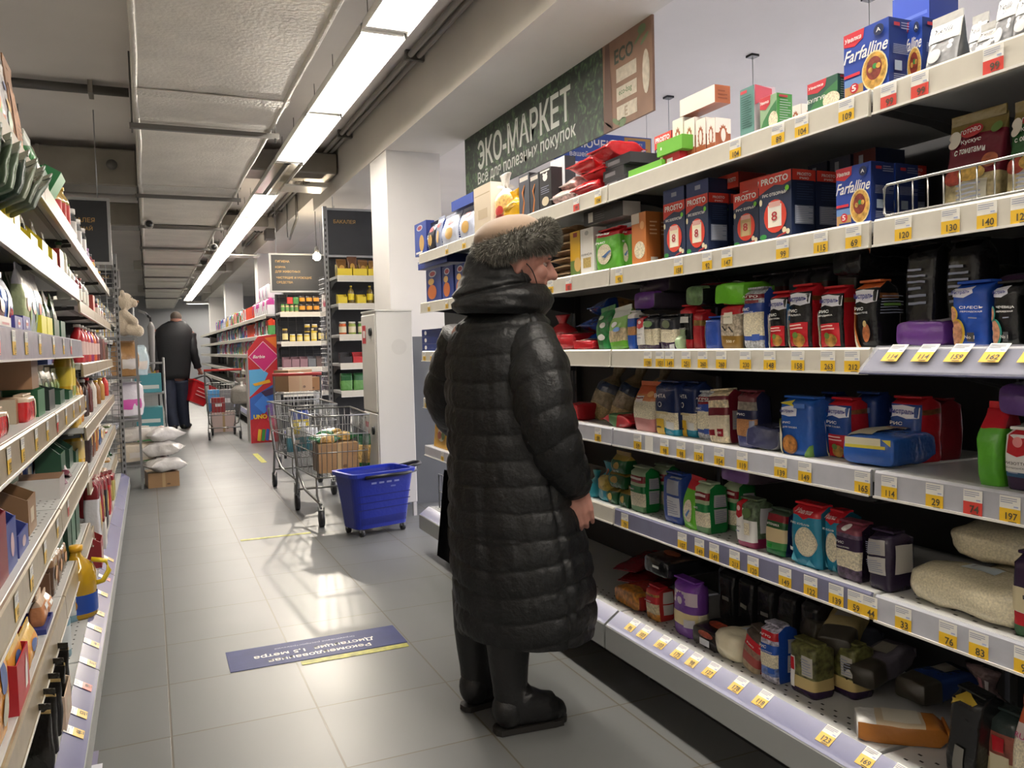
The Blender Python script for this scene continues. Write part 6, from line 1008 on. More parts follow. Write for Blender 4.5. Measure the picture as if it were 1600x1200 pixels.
for i in range(4): GL(6, 175+2.6*i, 177.5+2.6*i, 725, lambda w, d, h: bottle('mineral_bottle', .035, .24, M('#234a2c', .1, coat=.4), M('#c9c6c0', .3), M('#c9c9bc', .4), .35), ['first', 'second', 'third', 'fourth', 'fifth'][i]+' green bottle by the wire mesh end of the left shelves', 'bottle', .07, X0=-.3, group='green bottles by the wire mesh')
# tickets on the left rails
def ltags(k, pxs, txts, what, X, z, slant=None):
    for i, px in enumerate(pxs):
        c = 'r' if (i*7+k) % 6 == 2 else 'y'; y = y_at(px, X, z-.02)
        o = price_tag(txts[i % len(txts)], c, .05, .055)
        if slant: o.location = (X-.05, y, z+.0045); o.rotation_euler = (-.985, 0, PI/2)
        else: o.location = (X+.0072, y, z-.006); o.rotation_euler = (0, 0, PI/2)
        tag(o, f'{cn[c]} price tag on the {what} left rail, {_ord[i]} from the camera', 'price tag', f'price tags on the {what} left rail')
ltags(2, [-10, 16, 36, 58, 80, 96, 108], ['59', '64', '72', '39'], 'white third', XL, ZL[2])
ltags(3, [-20, 8, 30, 52, 70, 86, 100, 112, 122, 131], ['89', '120', '95', '104'], 'fourth', XL, ZL[3])
ltags(4, [20, 44, 66, 86, 103], ['49', '79', '61'], 'fifth', XL, ZL[4])
ltags(6, [134, 139, 146, 152, 157, 161, 165, 170, 174, 179], ['44', '53', '99', '37'], 'lowest', XL+.083, ZLL[6], True)
b = MB(); b.box((-.27, 1.3, .0005), (-.19, 2.75, .002), M('#8a86a0', .3)); 
tag(b.build('floor_strip'), 'violet grey sticker strip on the floor along the left shelves', 'strip')
for i in range(6):
    b = MB(); b.box((-.24, 1.95+.125*i, .0025), (-.175, 2.03+.125*i, .0035), M('#dcdde6', .3)); tag(b.build('floor_ticket'), ['first', 'second', 'third', 'fourth', 'fifth', 'sixth'][i]+' white ticket stuck on the floor strip by the left shelves', 'ticket', 'white tickets on the floor strip')
# wire mesh closing the end of the left shelves
t = thing('mesh_panel', 'tall wire mesh panel closing the end of the left shelves', 'mesh', (-.46, 7.53, 0))
mg = M('#8a8b8c', .35, m=.6)
for x in (-.23, .235):
    b = MB(); b.box((x-.014, -.014, 0), (x+.014, .014, 2.02), mg)
    for k in range(38): b.quad((x-.006, -.0145, .06+.05*k), (x+.006, -.0145, .06+.05*k), (x+.006, -.0145, .085+.05*k), (x-.006, -.0145, .085+.05*k), holem)
    b.build('post', t)
b = MB()
for k in range(48): b.tube([(-.22, 0, .1+.04*k), (.225, 0, .1+.04*k)], .0028, mg, 4)
for k in range(10): b.tube([(-.22+.048*k, .004, .1), (-.22+.048*k, .004, 1.98)], .0028, mg, 4)
b.build('wire_grid', t)

# the rows standing behind the front goods on the left-hand shelves
rl_ = random.Random(21); shl = ['top', 'second', 'third', 'fourth', 'fifth', 'sixth']
pls = [['#6a7a4a', '#8a5a3a', '#c9c2b0', '#3a4a34'], ['#3f4c3a', '#6a6a5a', '#c9b43a', '#54402f'], ['#8a3a40', '#2c4a34', '#c9c3b9', '#4a5a94'], ['#2c5a3c', '#5a3a2c', '#a3342c', '#c9a24a'], ['#5a1a24', '#3a4a80', '#6b4e38', '#2c5a3c'], ['#4a3426', '#8a5a34', '#24402f', '#7a2a30']]
bp_ = {}
for k in range(6):
    y = 1.95
    while y < 7.2:
        c = rl_.choice(pls[k]); kd = rl_.choice(['pk', 'pk', 'ct']); key = (kd, c)
        if key not in bp_:
            o = bp_[key] = bag('spice_packet', .095, .04, .13, [(.75, film(c)), (1, film(rl_.choice(pls[k])))], None, [('e', 0, .5, .5, .2, M('#b59a6a', .4))], 'fin', len(bp_)) if kd == 'pk' else carton('carton', .11, .07, .12, card(c), None, None, [('r', -.6, .3, .6, .6, M('#b9ad98', .5))])
            tag(o, f'{"packet" if kd == "pk" else "carton"} standing in the row behind the front goods on the {shl[k]} left shelf', kd.replace('pk', 'packet').replace('ct', 'carton'), f'back row of the {shl[k]} left shelf')
        else: o = clone(bp_[key], label=f'{"packet" if kd == "pk" else "carton"} standing in the row behind the front goods on the {shl[k]} left shelf', group=f'back row of the {shl[k]} left shelf')
        o.location = (-.45-.02*rl_.random(), y, (ZL if y < 4.2 else ZLF)[k]); o.rotation_euler = (0, 0, PI/2+rl_.uniform(-.15, .15)); y += rl_.uniform(.12, .17)
for i, (y, c, k, h, l) in enumerate(((2.62, '#8a6a4a', 4, .13, 'open brown carton between the blue and greyish cartons'), (2.28, '#a3342c', 5, .12, 'red carton behind the brown chocolate packets'), (3.0, '#6b4e38', 5, .11, 'brown carton standing beyond the chocolate packets'), (3.3, '#1f4a33', 5, .15, 'dark green carton standing beyond the brown one'), (2.5, '#c9b29a', 6, .12, 'beige carton on the lowest left deck before the tubs'), (4.3, '#8a1f24', 6, .16, 'red carton beyond the oil jug on the lowest left deck'), (4.7, '#c9c6c0', 6, .18, 'white carton beyond the oil jug on the lowest left deck'))):
    o = tray('display_carton', .16, .12, h, card(c), None, .75, [('r', -.5, .3, .3, .7, M('#c9bda8', .5))]); o.location = (-.375 if k < 6 else -.3, y, ZLL[k]); o.rotation_euler = (0, 0, PI/2); tag(o, l, 'display carton')
# ---------------------------------------------------------------- pillar foot, trolleys, basket, far shelves
cab = M('#c9c8c2', .4)
t = thing('fire_cabinet', 'tall white fire hose cabinet standing before the pillar', 'cabinet', (1.57, 5.8, 0))
b = MB(); b.box((-.13, -.21, .1), (.13, .19, 1.45), cab, .004); b.box((-.135, -.215, 1.45), (.135, .195, 1.462), cab)
b.add([(.03+.055*math.cos(a), -.2112, 1.2+.055*math.sin(a)) for a in [i*PI/12 for i in range(24)]], [tuple(range(24))], M('#c1c0ba', .5)); b.build('body', t)
for z0, z1, n in ((.55+.2, 1.43, 0), (.12, .735, 1)):
    b = MB(); b.box((-.138, -.2, z0), (-.131, .18, z1), M('#d0cfc9', .3), .002); d = b.build('door', t)
    b = MB(); b.lathe([(.001, 0), (.03, 0), (.03, .012), (.02, .014), (.001, .01)], dk, 14); b.xform(Matrix.Translation((-.139, -.1, z1-.12)) @ Matrix.Rotation(-PI/2, 4, 'Y')); b.build('lock', d)
    b = MB(); b.box((-.1395, .05, z1-.2), (-.139, .15, z1-.07), M('#c23a44', .4)); b.box((-.14, .07, z1-.16), (-.1395, .13, z1-.11), WHITE); b.build('warning_sticker', d)
for x in (-.115, .115):
    b = MB(); b.box((x-.012, -.2, 0), (x+.012, -.17, .1), cab); b.box((x-.012, .15, 0), (x+.012, .18, .1), cab); b.build('leg', t)
wire_ = M('#8d8e8c', .3, m=.75); wheelm = M('#26272a', .5)
def trolley(label, loc, rz, group='wire shopping trolleys', handle_c='#a3302c', hd=True):
    """basket mouth up, handle end at y = 0, nose at +y"""
    t = thing('shopping_trolley', label, 'trolley', loc, rz, group); W0, W1, L = .23, .18, .82
    ring = lambda z, w0, w1, y0, y1: [(-w0, y0, z), (w0, y0, z), (w1, y1, z), (-w1, y1, z), (-w0, y0, z)]
    b = MB()
    for z, k in ((.75, 0), (.62, .3), (.5, .6), (.33, 1)):
        b.tube(ring(z, W0-.02*k, W1-.01*k, .02+.1*k, L-.08*k), .006 if k in (0, 1) else .004, wire_, 6)
    n = 14
    for i in range(n+1):
        f = i/n
        for s in (-1, 1): b.tube([(s*(W0+(W1-W0)*f), .02+(L-.02)*f, .75), (s*(W0-.02+(W1-W0+.01)*f), .12+(L-.2)*f, .33)], .0022, wire_, 4)
    for i in range(11):
        f = -1+2*i/10
        b.tube([(f*W1, L, .75), (f*(W1-.01), L-.08, .33)], .0022, wire_, 4); b.tube([(f*W0, .02, .75), (f*(W0-.02), .12, .33)], .0022, wire_, 4); b.tube([(f*(W0-.02), .12, .33), (f*(W1-.01), L-.08, .33)], .0022, wire_, 4)
    b.build('basket', t)
    b = MB()
    for s in (-1, 1):
        b.tube(([(s*W0, -.08, .95), (s*W0, .0, .9)] if hd else [])+[(s*W0, .06, .7), (s*.2, .12, .33), (s*.21, .1, .14), (s*.21, .04, .11)], .011, wire_, 7)
        b.tube([(s*.2, .14, .3), (s*.19, .35, .2), (s*.15, L-.08, .15)], .01, wire_, 7); b.tube([(s*.17, L-.1, .33), (s*.16, L-.16, .2), (s*.15, L-.08, .12)], .008, wire_, 6)
    b.tube([(-.21, .1, .16), (.21, .1, .16)], .008, wire_, 6); b.build('chassis', t)
    b = MB()
    if hd: b.tube([(-W0-.01, -.08, .95), (W0+.01, -.08, .95)], .016, M(handle_c, .4), 8); b.build('handle', t)
    else: b.tube([(-W0, .1, .5), (-W0-.02, .2, .62), (-W0-.01, .45, .7)], .008, wire_, 6); b.build('side_arm', t)
    for x, y in ((-.2, .06), (.2, .06), (-.15, L-.08), (.15, L-.08)):
        b = MB(); b.tube([(x-.014, y, .055), (x+.014, y, .055)], .055, wheelm, 14); w_ = b.build('wheel', t)
        b = MB(); b.box((x-.02, y-.012, .05), (x-.016, y+.012, .13), wire_); b.box((x+.016, y-.012, .05), (x+.02, y+.012, .13), wire_); b.build('caster_fork', w_)
    return t
brd = card('#9c7b57')
trolley('nearest wire shopping trolley, loaded with a cardboard box', (1.17, 6.32, 0), PI, hd=False)
def cardbox(label, w, d, h, loc, rz=0, rx=0, c='#9c7b57'):
    o = carton('cardboard_box', w, d, h, card(c), card('#8a6b4a'), card('#a88a66'), [('r', -.1, 0, .1, 1, M('#b59a72', .3)), ('e', .3, .2, .12, .06, M('#6b5138', .5))], True); o.location = loc; o.rotation_euler = (rx, 0, rz); return tag(o, label, 'box')
cardbox('brown cardboard box standing inside the nearest trolley', .28, .24, .2, (1.18, 5.83, .34))
cof = M('#b5955a', .15, vary=.6, vscale=50, bump=.6)
for i, (x, y, z, r, l) in enumerate(((1.1, 5.8, .54, .3, 'green and gold bag lying on the box in the trolley, left one'), (1.24, 5.86, .545, -.2, 'green and gold bag lying on the box in the trolley, right one'), (1.18, 5.98, .56, .9, 'green and gold bag at the back of the trolley box'))):
    o = bag('coffee_bag', .12, .06, .19, [(.22, film('#1f5a34')), (.78, cof), (1, film('#1f5a34'))], None, [('r', -.4, .4, .4, .6, M('#d8d0b8', .3))], 'pillow', 140+i, amp=.01, lie='along'); o.location = (x, y, z); o.rotation_euler = (0, 0, r); tag(o, l, 'bag')
o = bag('coffee_bag', .1, .07, .24, [(.18, film('#1f5a34')), (.75, cof), (1, film('#1a4a2c'))], None, (), 'fin', 145, amp=.008); o.location = (1.35, 5.75, .34); o.rotation_euler = (.05, .05, 0); tag(o, 'upright green and gold bag beside the trolley box', 'bag')
trolley('second wire shopping trolley, right behind the nearest one', (1.16, 7.5, 0), PI+.05, hd=False)
for i, (c, c2, y, z) in enumerate((('#3f8a9c', '#c9cdd0', 7.1, .34), ('#c9b42c', '#3a4a8a', 7.0, .5), ('#c9cdd0', '#6a8ab0', 7.18, .48), ('#2f7a86', '#d0d3d6', 6.95, .36))):
    o = bag('paper_pack', .14, .1, .2, [(.6, film(c)), (1, film(c2))], None, [('r', -.4, .3, .4, .5, WHITE)], 'fold', 150+i); o.location = (1.1+.03*i, y, z); o.rotation_euler = (0, 0, .2*i); tag(o, ['teal pack in the second trolley', 'yellow and blue pack in the second trolley', 'pale pack lying in the second trolley', 'dark teal pack at the near end of the second trolley'][i], 'pack')
trolley('third wire shopping trolley with shiny wheels, toward the toy stand', (1.37, 8.55, 0), .1-.25)
cardbox('tilted pale cardboard box lying on the third trolley', .3, .24, .22, (1.36, 8.75, .77), .5, 0, '#b3906a'); cardbox('small cardboard box with a red print on the third trolley', .22, .16, .14, (1.55, 8.98, .76), .1, 0, '#a37a54')
trolley('far wire shopping trolley with a red handle, beside the walking man', (.9, 11.75, 0), -.05)
for i, (x, y, z, c, l) in enumerate(((.85, 12.1, .36, '#8a2a2c', 'dark red crate inside the far trolley'), (.98, 12.3, .36, '#7a7d82', 'grey pack inside the far trolley'), (.8, 12.35, .36, '#4a8ac0', 'blue pack inside the far trolley'))): tag(carton('pack', .17, .14, .3 if i else .2, card(c), None, None, [('r', -.5, .4, .5, .6, M('#c9c9cc', .5))]), l, 'pack').location = (x, y, z)
cardbox('white and pink striped carton on the floor under the far trolley', .34, .3, .3, (.98, 13.1, 0), 0, 0, '#c9b5b0')
o = bag('shopping_bag', .3, .2, .34, [(1, M('#85807a', .5, bump=.6))], None, [('r', -.4, .7, .1, .85, WHITE)], 'neck', 160, amp=.012); o.location = (1.12, 11.5, .48); tag(o, 'grey carrier bag hanging on the far trolley handle', 'bag'); o.location.z = .5
# blue rolling basket
bl = M('#1a2a8f', .35, bump=.1); bdark = M('#141f66', .4)
t = thing('shopping_basket', 'blue plastic rolling shopping basket with a black pull handle', 'basket', (1.31, 5.26, 0), .26)
b = MB()
def rr(wx, wy, z, r=.05, k=5):
    out = []
    for cx, cy, a0 in ((wx-r, wy-r, 0), (-wx+r, wy-r, PI/2), (-wx+r, -wy+r, PI), (wx-r, -wy+r, 1.5*PI)):
        for i in range(k+1): a = a0+PI/2*i/k; out.append((cx+r*math.cos(a), cy+r*math.sin(a), z))
    return out
b.loft([rr(.185, .11, .05), rr(.2, .125, .2), rr(.225, .145, .39), rr(.215, .138, .39), rr(.19, .118, .2), rr(.175, .1, .065)], bl, True, True, False)
for j, (z, n, h, c) in enumerate(((.335, 4, .012, '#8a93c4'), (.305, 1, .01, '#6a74b4'))):
    for i in range(n):
        x = (-.08+.055*i) if n > 1 else .06; wy = .125+.02*(z-.2)/.19
        b.quad((x-.018, -wy-.003, z), (x+.018, -wy-.003, z), (x+.018, -wy-.0045, z+h), (x-.018, -wy-.0045, z+h), M(c, .4))  # pale quads paint the light showing through the basket slots
for i in range(28):
    x = -.16+.0118*i; b.quad((x-.003, -.1155, .075), (x+.003, -.1155, .075), (x+.003, -.1185, .12), (x-.003, -.1185, .12), bdark)
for z in (.17, .215, .26): b.quad((-.19, -.1225-.0015-(z-.17)*.1, z), (.19, -.1225-.0015-(z-.17)*.1, z), (.19, -.1235-.0015-(z-.17)*.1, z+.006), (-.19, -.1235-.0015-(z-.17)*.1, z+.006), bdark)
b.build('body', t)
b = MB(); b.loft([rr(.225, .145, .385), rr(.238, .158, .385), rr(.24, .16, .41), rr(.215, .138, .41), rr(.215, .138, .385)], M('#2236a8', .3), False, False, False); b.build('rim', t)
b = MB(); hb = M('#1b1c1f', .35); b.tube([(-.15, -.165, .385), (.15, -.165, .385), (.24, -.13, .39)], .011, hb, 8); b.tube([(.22, -.05, .4), (.33, -.045, .415), (.345, 0, .418), (.33, .045, .415), (.22, .05, .4)], .012, hb, 8); b.build('pull_handle', t)
for x, y in ((-.15, -.09), (.15, -.09), (-.15, .09), (.15, .09)):
    b = MB(); b.tube([(x-.01, y, .025), (x+.01, y, .025)], .025, wheelm, 12); b.box((x-.014, y-.01, .03), (x+.014, y+.01, .06), M('#8b8d90', .4)); b.build('wheel', t)
# toy display stand
t = thing('display_stand', 'red cardboard toy display stand with coloured diamond panels', 'display stand', (1.36, 11.1, 0)); red_ = card('#b8262e'); b = MB()
b.add([(x, y, z) for y in (0, .03) for x, z in ((-.195, 0), (.195, 0), (.195, 1.41), (-.06, 1.38), (-.195, 1.2))], [(0, 1, 2, 3, 4), (9, 8, 7, 6, 5), (0, 5, 6, 1), (1, 6, 7, 2), (2, 7, 8, 3), (3, 8, 9, 4), (4, 9, 5, 0)], red_); b.build('front_panel', t)
b = MB(); b.add([(x, y, z) for x in (-.2, -.196) for y, z in ((.0, 0), (.32, 0), (.32, 1.0), (.0, 1.2))], [(3, 2, 1, 0), (4, 5, 6, 7), (0, 1, 5, 4), (1, 2, 6, 5), (2, 3, 7, 6), (3, 0, 4, 7)], card('#d0cdc9')); b.box((.19, .03, 0), (.194, .32, 1.3), card('#d0cdc9')); b.build('side_panel', t)
_lv = [0]
def fnd(x, z): return (x, -.0015-_lv[0], z)
b = MB()
def poly(pts, c): _lv[0] += .0006; b.add([fnd(*p) for p in pts], [tuple(range(len(pts)))], card(c))
def dia(cx, cz, r, c): poly([(cx+r*a, cz+r*1.05*e) for a, e in ((-1, 0), (0, -1), (1, 0), (0, 1))], c)
poly(((-.19, .95), (-.19, .6), (-.02, .76), (.05, .9), (-.03, .96)), '#5aa5d6'); poly(((-.19, .58), (-.19, .3), (.19, .5), (.19, .8)), '#2f5fb0'); poly(((.02, 1.36), (.19, 1.38), (.19, 1.2)), '#d8702c')
dia(0, 1.12, .19, '#e0c0cc'); dia(0, 1.12, .18, '#c2266f'); dia(-.02, .5, .12, '#3f7ad0'); dia(.1, .3, .09, '#d8436a'); poly(((-.18, .12), (-.05, .33), (.19, .1), (.19, .02), (-.1, .02)), '#c22a34')
for i, c in enumerate(('#d8b02e', '#3f9a4a', '#2f5fb0', '#d8d3c9')): poly([(-.12+.05*i+dx, z) for dx, z in ((0, .03), (.04, .02), (.06, .17), (.02, .18))], c)
poly(((-.15, .77), (.06, .82), (.08, .78), (-.12, .74)), '#d8a02c'); poly(((-.05, .66), (.12, .72), (.17, .64), (0, .6)), '#3a2a4a'); poly(((.0, .48), (.12, .52), (.17, .36), (.02, .34)), '#6a3a9a'); _lv[0] += .001
put_text(b, 'Barbie', fnd, -.06, 1.12, .15, .06, WHITE, .01, .3); put_text(b, 'UNO', fnd, -.07, .34, .17, .08, card('#e0c02c'), .04)
b.build('printed_panels', t)
# shelving ends seen beyond the pillar
rnd = random.Random(4)
shelving('grocery shelving end under the black grocery sign', .74, [1.88, 1.62, 1.33, 1.06, .8], .4, (.03, .2), (2.0, 7.7, 0), 0, 'shelving ends beyond the pillar', height=2.1)
shelving('pet food shelving end under the hygiene sign', .8, [1.66, 1.3, .98, .68], .4, (.03, .2), (1.88, 10.35, 0), 0, 'shelving ends beyond the pillar', height=1.9, mesh_back=True)
t = thing('mesh_panel', 'narrow wire mesh panel beside the grocery shelving end', 'mesh', (1.585, 7.95, 0)); b = MB(); b.box((-.02, -.03, 0), (.015, .005, 2.55), mg)
for k in range(48): b.quad((-.008, -.0305, .06+.05*k), (.004, -.0305, .06+.05*k), (.004, -.0305, .085+.05*k), (-.008, -.0305, .085+.05*k), holem)
b.build('post', t); b = MB()
for k in range(26): b.tube([(0, 0, .75+.045*k), (-.02, .3, .75+.045*k)], .003, mg, 4)
for k in range(6): b.tube([(-.003*k, .05*k+.02, .75), (-.003*k, .05*k+.02, 1.9)], .003, mg, 4)
b.build('wire_grid', t)
def row(zs, x0, x1, y, n, mk, label, cat, group, rz=0, k0=0):
    for i in range(n):
        x = x0+(x1-x0)*(i+.5)/n; o = mk(i, (x1-x0)/n*.92); o.location = (x, y, zs); o.rotation_euler = (0, 0, rz); tag(o, label(i) if callable(label) else label, cat, group)
Yb = 7.78
row(1.88, 1.64, 2.36, Yb, 5, lambda i, w: tray('display_carton', w, .12, .11, card('#d2bb2c'), None, .6), lambda i: ['first', 'second', 'third', 'fourth', 'fifth'][i]+' yellow display carton on the top shelf beyond the pillar, from the left', 'display carton', None)
row(1.884, 1.64, 2.36, Yb+.01, 7, lambda i, w: bag('snack_bag', w, .05, .13+.05*rnd.random(), [(1, film(rnd.choice(['#6b4a24', '#3a4a2c', '#7a5a2c', '#5a3a24'])))], None, [('e', 0, .5, .5, .2, M('#b5893c', .4))], 'fin', i), 'brown snack bag standing in the yellow cartons beyond the pillar', 'packet', 'brown snack bags beyond the pillar')
row(1.62, 1.64, 2.36, Yb, 8, lambda i, w: (bottle('sauce_bottle', .03, .17, M('#6a5a2c', .15), M('#c9b02c', .3), M('#d8c22a', .4)) if i % 2 else tray('display_carton', w, .1, .09, card('#d2bb2c'), None, .7)), lambda i: f'{_ord[i]} yellow-labelled item on the second shelf beyond the pillar, from the left', 'product', None)
row(1.33, 1.64, 2.36, Yb, 8, lambda i, w: jar('food_jar', w*.42, .12, M(rnd.choice(['#b5562c', '#5a8a3c', '#8a9a4a', '#c9a24a']), .2), M('#c9c6b8', .3), M('#c9bfa0', .4)), 'small food jar on the third shelf beyond the pillar', 'jar', 'food jars beyond the pillar')
row(1.06, 1.64, 2.36, Yb, 6, lambda i, w: tray('display_carton', w, .1, .1, card('#b02a2c' if i % 3 else '#2c2a2c'), None, .6), lambda i: f'{_ord[i]} red or black carton on the fourth shelf beyond the pillar, from the left', 'display carton', None)
row(.8, 1.64, 2.36, Yb, 6, lambda i, w: bag('packet', w, .08, .16, [(.6, film(rnd.choice(['#3f7a3c', '#5a8a4a', '#c9c6b8']))), (1, film('#2c5a34'))], None, (), 'fold', i), 'green packet on the fifth shelf beyond the pillar', 'packet', 'green packets beyond the pillar')
Yc = 10.42; canm = M('#c98a2c', .3)
def can(i, w):
    b = MB(); r = w*.46; b.lathe([(.001, 0), (r, 0), (r, .05), (r, .1), (.001, .1)], M('#2a2420', .3), 14); o = b.build('food_can'); l = MB(); l.lathe([(r*1.01, .03), (r*1.01, .075)], canm, 14); l.f = l.f[:-2]; l.mi = l.mi[:-2]; l.sm = l.sm[:-2]; l.build('label_band', o); return o
for lv in (0, 1): row(1.66+.102*lv, 1.72, 1.98, Yc, 3, can, lambda i: f'{["left", "middle", "right"][i]} black and orange pet food can, {["lower", "upper"][lv]} tier', 'can', None)
row(1.66, 1.5, 1.72, Yc, 4, lambda i, w: jar('pet_food_jar', w*.45, .1, M('#b5a27a', .3), M('#3f8a3c', .3), M('#5a8a4a', .4)), lambda i: f'{_ord[i]} small tub with a green lid on the pet food shelf, from the left', 'tub', None)
row(1.762, 1.58, 1.72, Yc, 2, lambda i, w: carton('box', w, .06, .08, card('#b8342c' if i == 0 else '#3f7a3c'), None), lambda i: ['red box stacked on the green-lidded tubs', 'green box stacked on the green-lidded tubs'][i], 'box', None)
row(1.66, 2.0, 2.25, Yc, 4, lambda i, w: bag('pet_food_pouch', w, .05, .2, [(1, film(rnd.choice(['#d0c9cc', '#c9b0b5', '#d6d3cf'])))], None, [('e', 0, .5, .5, .2, M('#b5405a', .4))], 'fin', i), 'pale pet food pouch right of the orange cans', 'pouch', 'pale pet food pouches')
row(1.3, 1.5, 2.2, Yc, 8, lambda i, w: jar('food_jar', w*.42, .09 if i in (1, 2, 3) else .16, M('#c9b03c' if i in (1, 2, 3, 4) else '#2c241f', .3), M('#d8d3c4' if i else '#b59a4a', .3), M('#d8c98a', .4)), lambda i: f'{_ord[i]} jar on the second shelf under the hygiene sign, from the left', 'jar', None)
row(1.41, 1.77, 1.95, Yc, 2, lambda i, w: jar('food_jar', w*.42, .1, M('#c9a83c', .3), M('#e0dccf', .3), M('#2f2a24', .4)), lambda i: ['left', 'right'][i]+' yellow jar stacked on another under the hygiene sign', 'jar', None)
row(.98, 1.5, 2.2, Yc, 7, lambda i, w: tray('display_carton', w, .12, .13, card(rnd.choice(['#7a7d80', '#8a6a70', '#5a4a44', '#6b6d70'])), None, .8), lambda i: f'{_ord[i]} greyish display carton on the third shelf under the hygiene sign', 'display carton', None)
row(.68, 1.5, 2.2, Yc, 7, lambda i, w: bag('pet_food_bag', w, .09, .2, [(1, film(rnd.choice(['#8a5a64', '#6d3a44', '#9a8a84', '#54484c'])))], None, [('e', 0, .5, .4, .15, M('#c9b9a9', .4))], 'fold', i), 'dusky pet food bag on the fourth shelf under the hygiene sign', 'bag', 'dusky pet food bags')
# the long row of household goods along the far right of the aisle
hz = [1.69, 1.41, 1.14, .86, .58]
for k in range(11):
    y0 = 11.6+1.4*k
    shelving(f'{_ord[k]} bay of the household goods shelving along the far right side', 1.4, hz, .42, (.05, .2), (1.47, y0+.7, 0), -PI/2, 'household goods shelving', height=1.75)
pal = ['#d8d6da', '#e0dde0', '#c24a8a', '#4a6ab0', '#d8482c', '#5aa05a', '#7a4a9a', '#c9ccd6', '#2f5a9a', '#d0b54a', '#b03a44', '#8fb5c9', '#e3e0e3', '#46a08a']
protos = {}
def pack_of(kind, c, c2):
    if (kind, c, c2) not in protos:
        if kind == 'bottle': o = bottle('detergent_bottle', .045, .24, M(c, .3), M(c2, .3), M(c2, .4), .35, n=12)
        elif kind == 'box': o = carton('household_box', .15, .09, .2, card(c), card(c), card(c2), [('e', 0, .55, .6, .25, card(c2)), ('r', -.7, .1, .7, .25, card(c2))])
        else: o = bag('household_pack', .17, .1, .22, [(.6, film(c)), (1, film(c2))], None, [('e', 0, .45, .5, .2, film(c2))], 'fold', 7)
        protos[(kind, c, c2)] = o; return o, True
    return protos[(kind, c, c2)], False
lab_of = {'bottle': ('detergent bottle on the far right household shelves', 'detergent bottle', 'detergent bottles on the far right shelves'), 'box': ('small carton on the far right household shelves', 'box', 'cartons on the far right shelves'), 'bag': ('soft household pack on the far right shelves', 'pack', 'soft packs on the far right shelves')}
for li, z in enumerate([1.69, 1.41, 1.14, .86, .58]):
    y = 11.7
    while y < (21 if li < 3 else 17):
        c, c2 = rnd.choice(pal), rnd.choice(pal)
        if li == 0 and y < 13.2: c, c2, kind = '#e3e0e3', rnd.choice(['#c9509a', '#d8d6da']), 'bag'
        elif li in (0, 1) and 13.4 < y < 14.4: c, c2, kind = '#d8482c', '#d8482c', 'box'
        else: kind = rnd.choice(['bottle', 'box', 'bag', 'bag'])
        src, new = pack_of(kind, c, c2); o = src if new else clone(src, label='x y z t')
        l, cat, g = lab_of[kind]
        if not new: _labels['x y z t'].pop()
        o.location = (1.55, y, z); o.rotation_euler = (0, 0, -PI/2); tag(o, l, cat, g); y += .115 if kind == 'bottle' else .2
_labels.pop('x y z t', None)
for i, z in enumerate((1.69, 1.91)):
    for j in range(3): o = bag('tissue_pack', .3, .2, .21, [(1, film('#dfdce0'))], None, [('r', -.5, .2, -.1, .9, film('#c2509a')), ('r', .2, .2, .5, .9, film('#b9c3d6'))], 'fold', 170+i*3+j); o.location = (1.62, 11.85+.34*j, z); o.rotation_euler = (0, 0, -PI/2); tag(o, f'{["lower", "upper"][i]} white and pink tissue pack on the far household shelves, {["first", "second", "third"][j]} from the camera', 'tissue pack')
# things hanging and piled beyond the wire mesh on the left
plush = M('#d3c3ab', .8, bump=.6, bscale=90, sheen=.5)
t = thing('display_rack', 'narrow rack of toys and bags behind the wire mesh on the left', 'rack', (-.3, 8.3, 0)); 
for x in (-.17, .2):
    for y in (-.35, .35): b = MB(); b.box((x-.01, y-.01, 0), (x+.01, y+.01, 1.35), mg); b.build('post', t)
for z in (.22, .62, 1.0, 1.35): b = MB(); b.box((-.17, -.35, z-.02), (.2, .35, z), mg); b.build('shelf', t)
def remesh(b, name, voxel, m, parent=None, smooth=6, fac=.5):
    me = bpy.data.meshes.new('tmp'); me.from_pydata(b.v, [], b.f); o = bpy.data.objects.new('tmp', me); COL.objects.link(o)
    r = o.modifiers.new('r', 'REMESH'); r.mode = 'VOXEL'; r.voxel_size = voxel; r.use_smooth_shade = True
    if smooth: s = o.modifiers.new('s', 'SMOOTH'); s.iterations = smooth; s.factor = fac
    dg = bpy.context.evaluated_depsgraph_get(); me2 = bpy.data.meshes.new_from_object(o.evaluated_get(dg)); bpy.data.objects.remove(o); bpy.data.meshes.remove(me)
    me2.materials.clear(); me2.materials.append(m)
    for p in me2.polygons: p.use_smooth = True; p.material_index = 0
    o = bpy.data.objects.new(name, me2); COL.objects.link(o)
    if parent is not None: o.parent = parent
    return o
def cap_(b, p, q, r0, r1, m=None, n=12):
    p, q = Vector(p), Vector(q); m = m or INK; b.ball(p, r0, m, n, 8); b.ball(q, r1, m, n, 8); b.tube([p, q], [r0, r1], m, n)
t = thing('plush_bear', 'big cream plush bear sitting high behind the wire mesh', 'toy', (-.19, 7.98, 1.352)); t.scale = (.72, .72, .9); b = MB()
b.ball((0, 0, .13), (.1, .1, .13), plush); b.ball((.03, -.02, .34), (.09, .085, .085), plush); b.ball((.12, -.03, .32), (.05, .05, .042), plush)
for s in (-1, 1): b.ball((.0, s*.07-.02, .42), .03, plush); cap_(b, (.02, s*.09, .22), (.13, s*.1, .14), .04, .038); cap_(b, (.06, s*.07, .06), (.17, s*.08, .05), .05, .055)
remesh(b, 'plush_body', .012, plush, t); b = MB(); b.ball((.165, -.03, .335), (.012, .016, .012), M('#b5805a', .5)); b.build('nose', t)
for s in (-1, 1): b = MB(); b.ball((.095, s*.035-.02, .375), .008, dk); b.build('eye', t)
pf = M('#d9d6d3', .2, bump=.8, bscale=18)
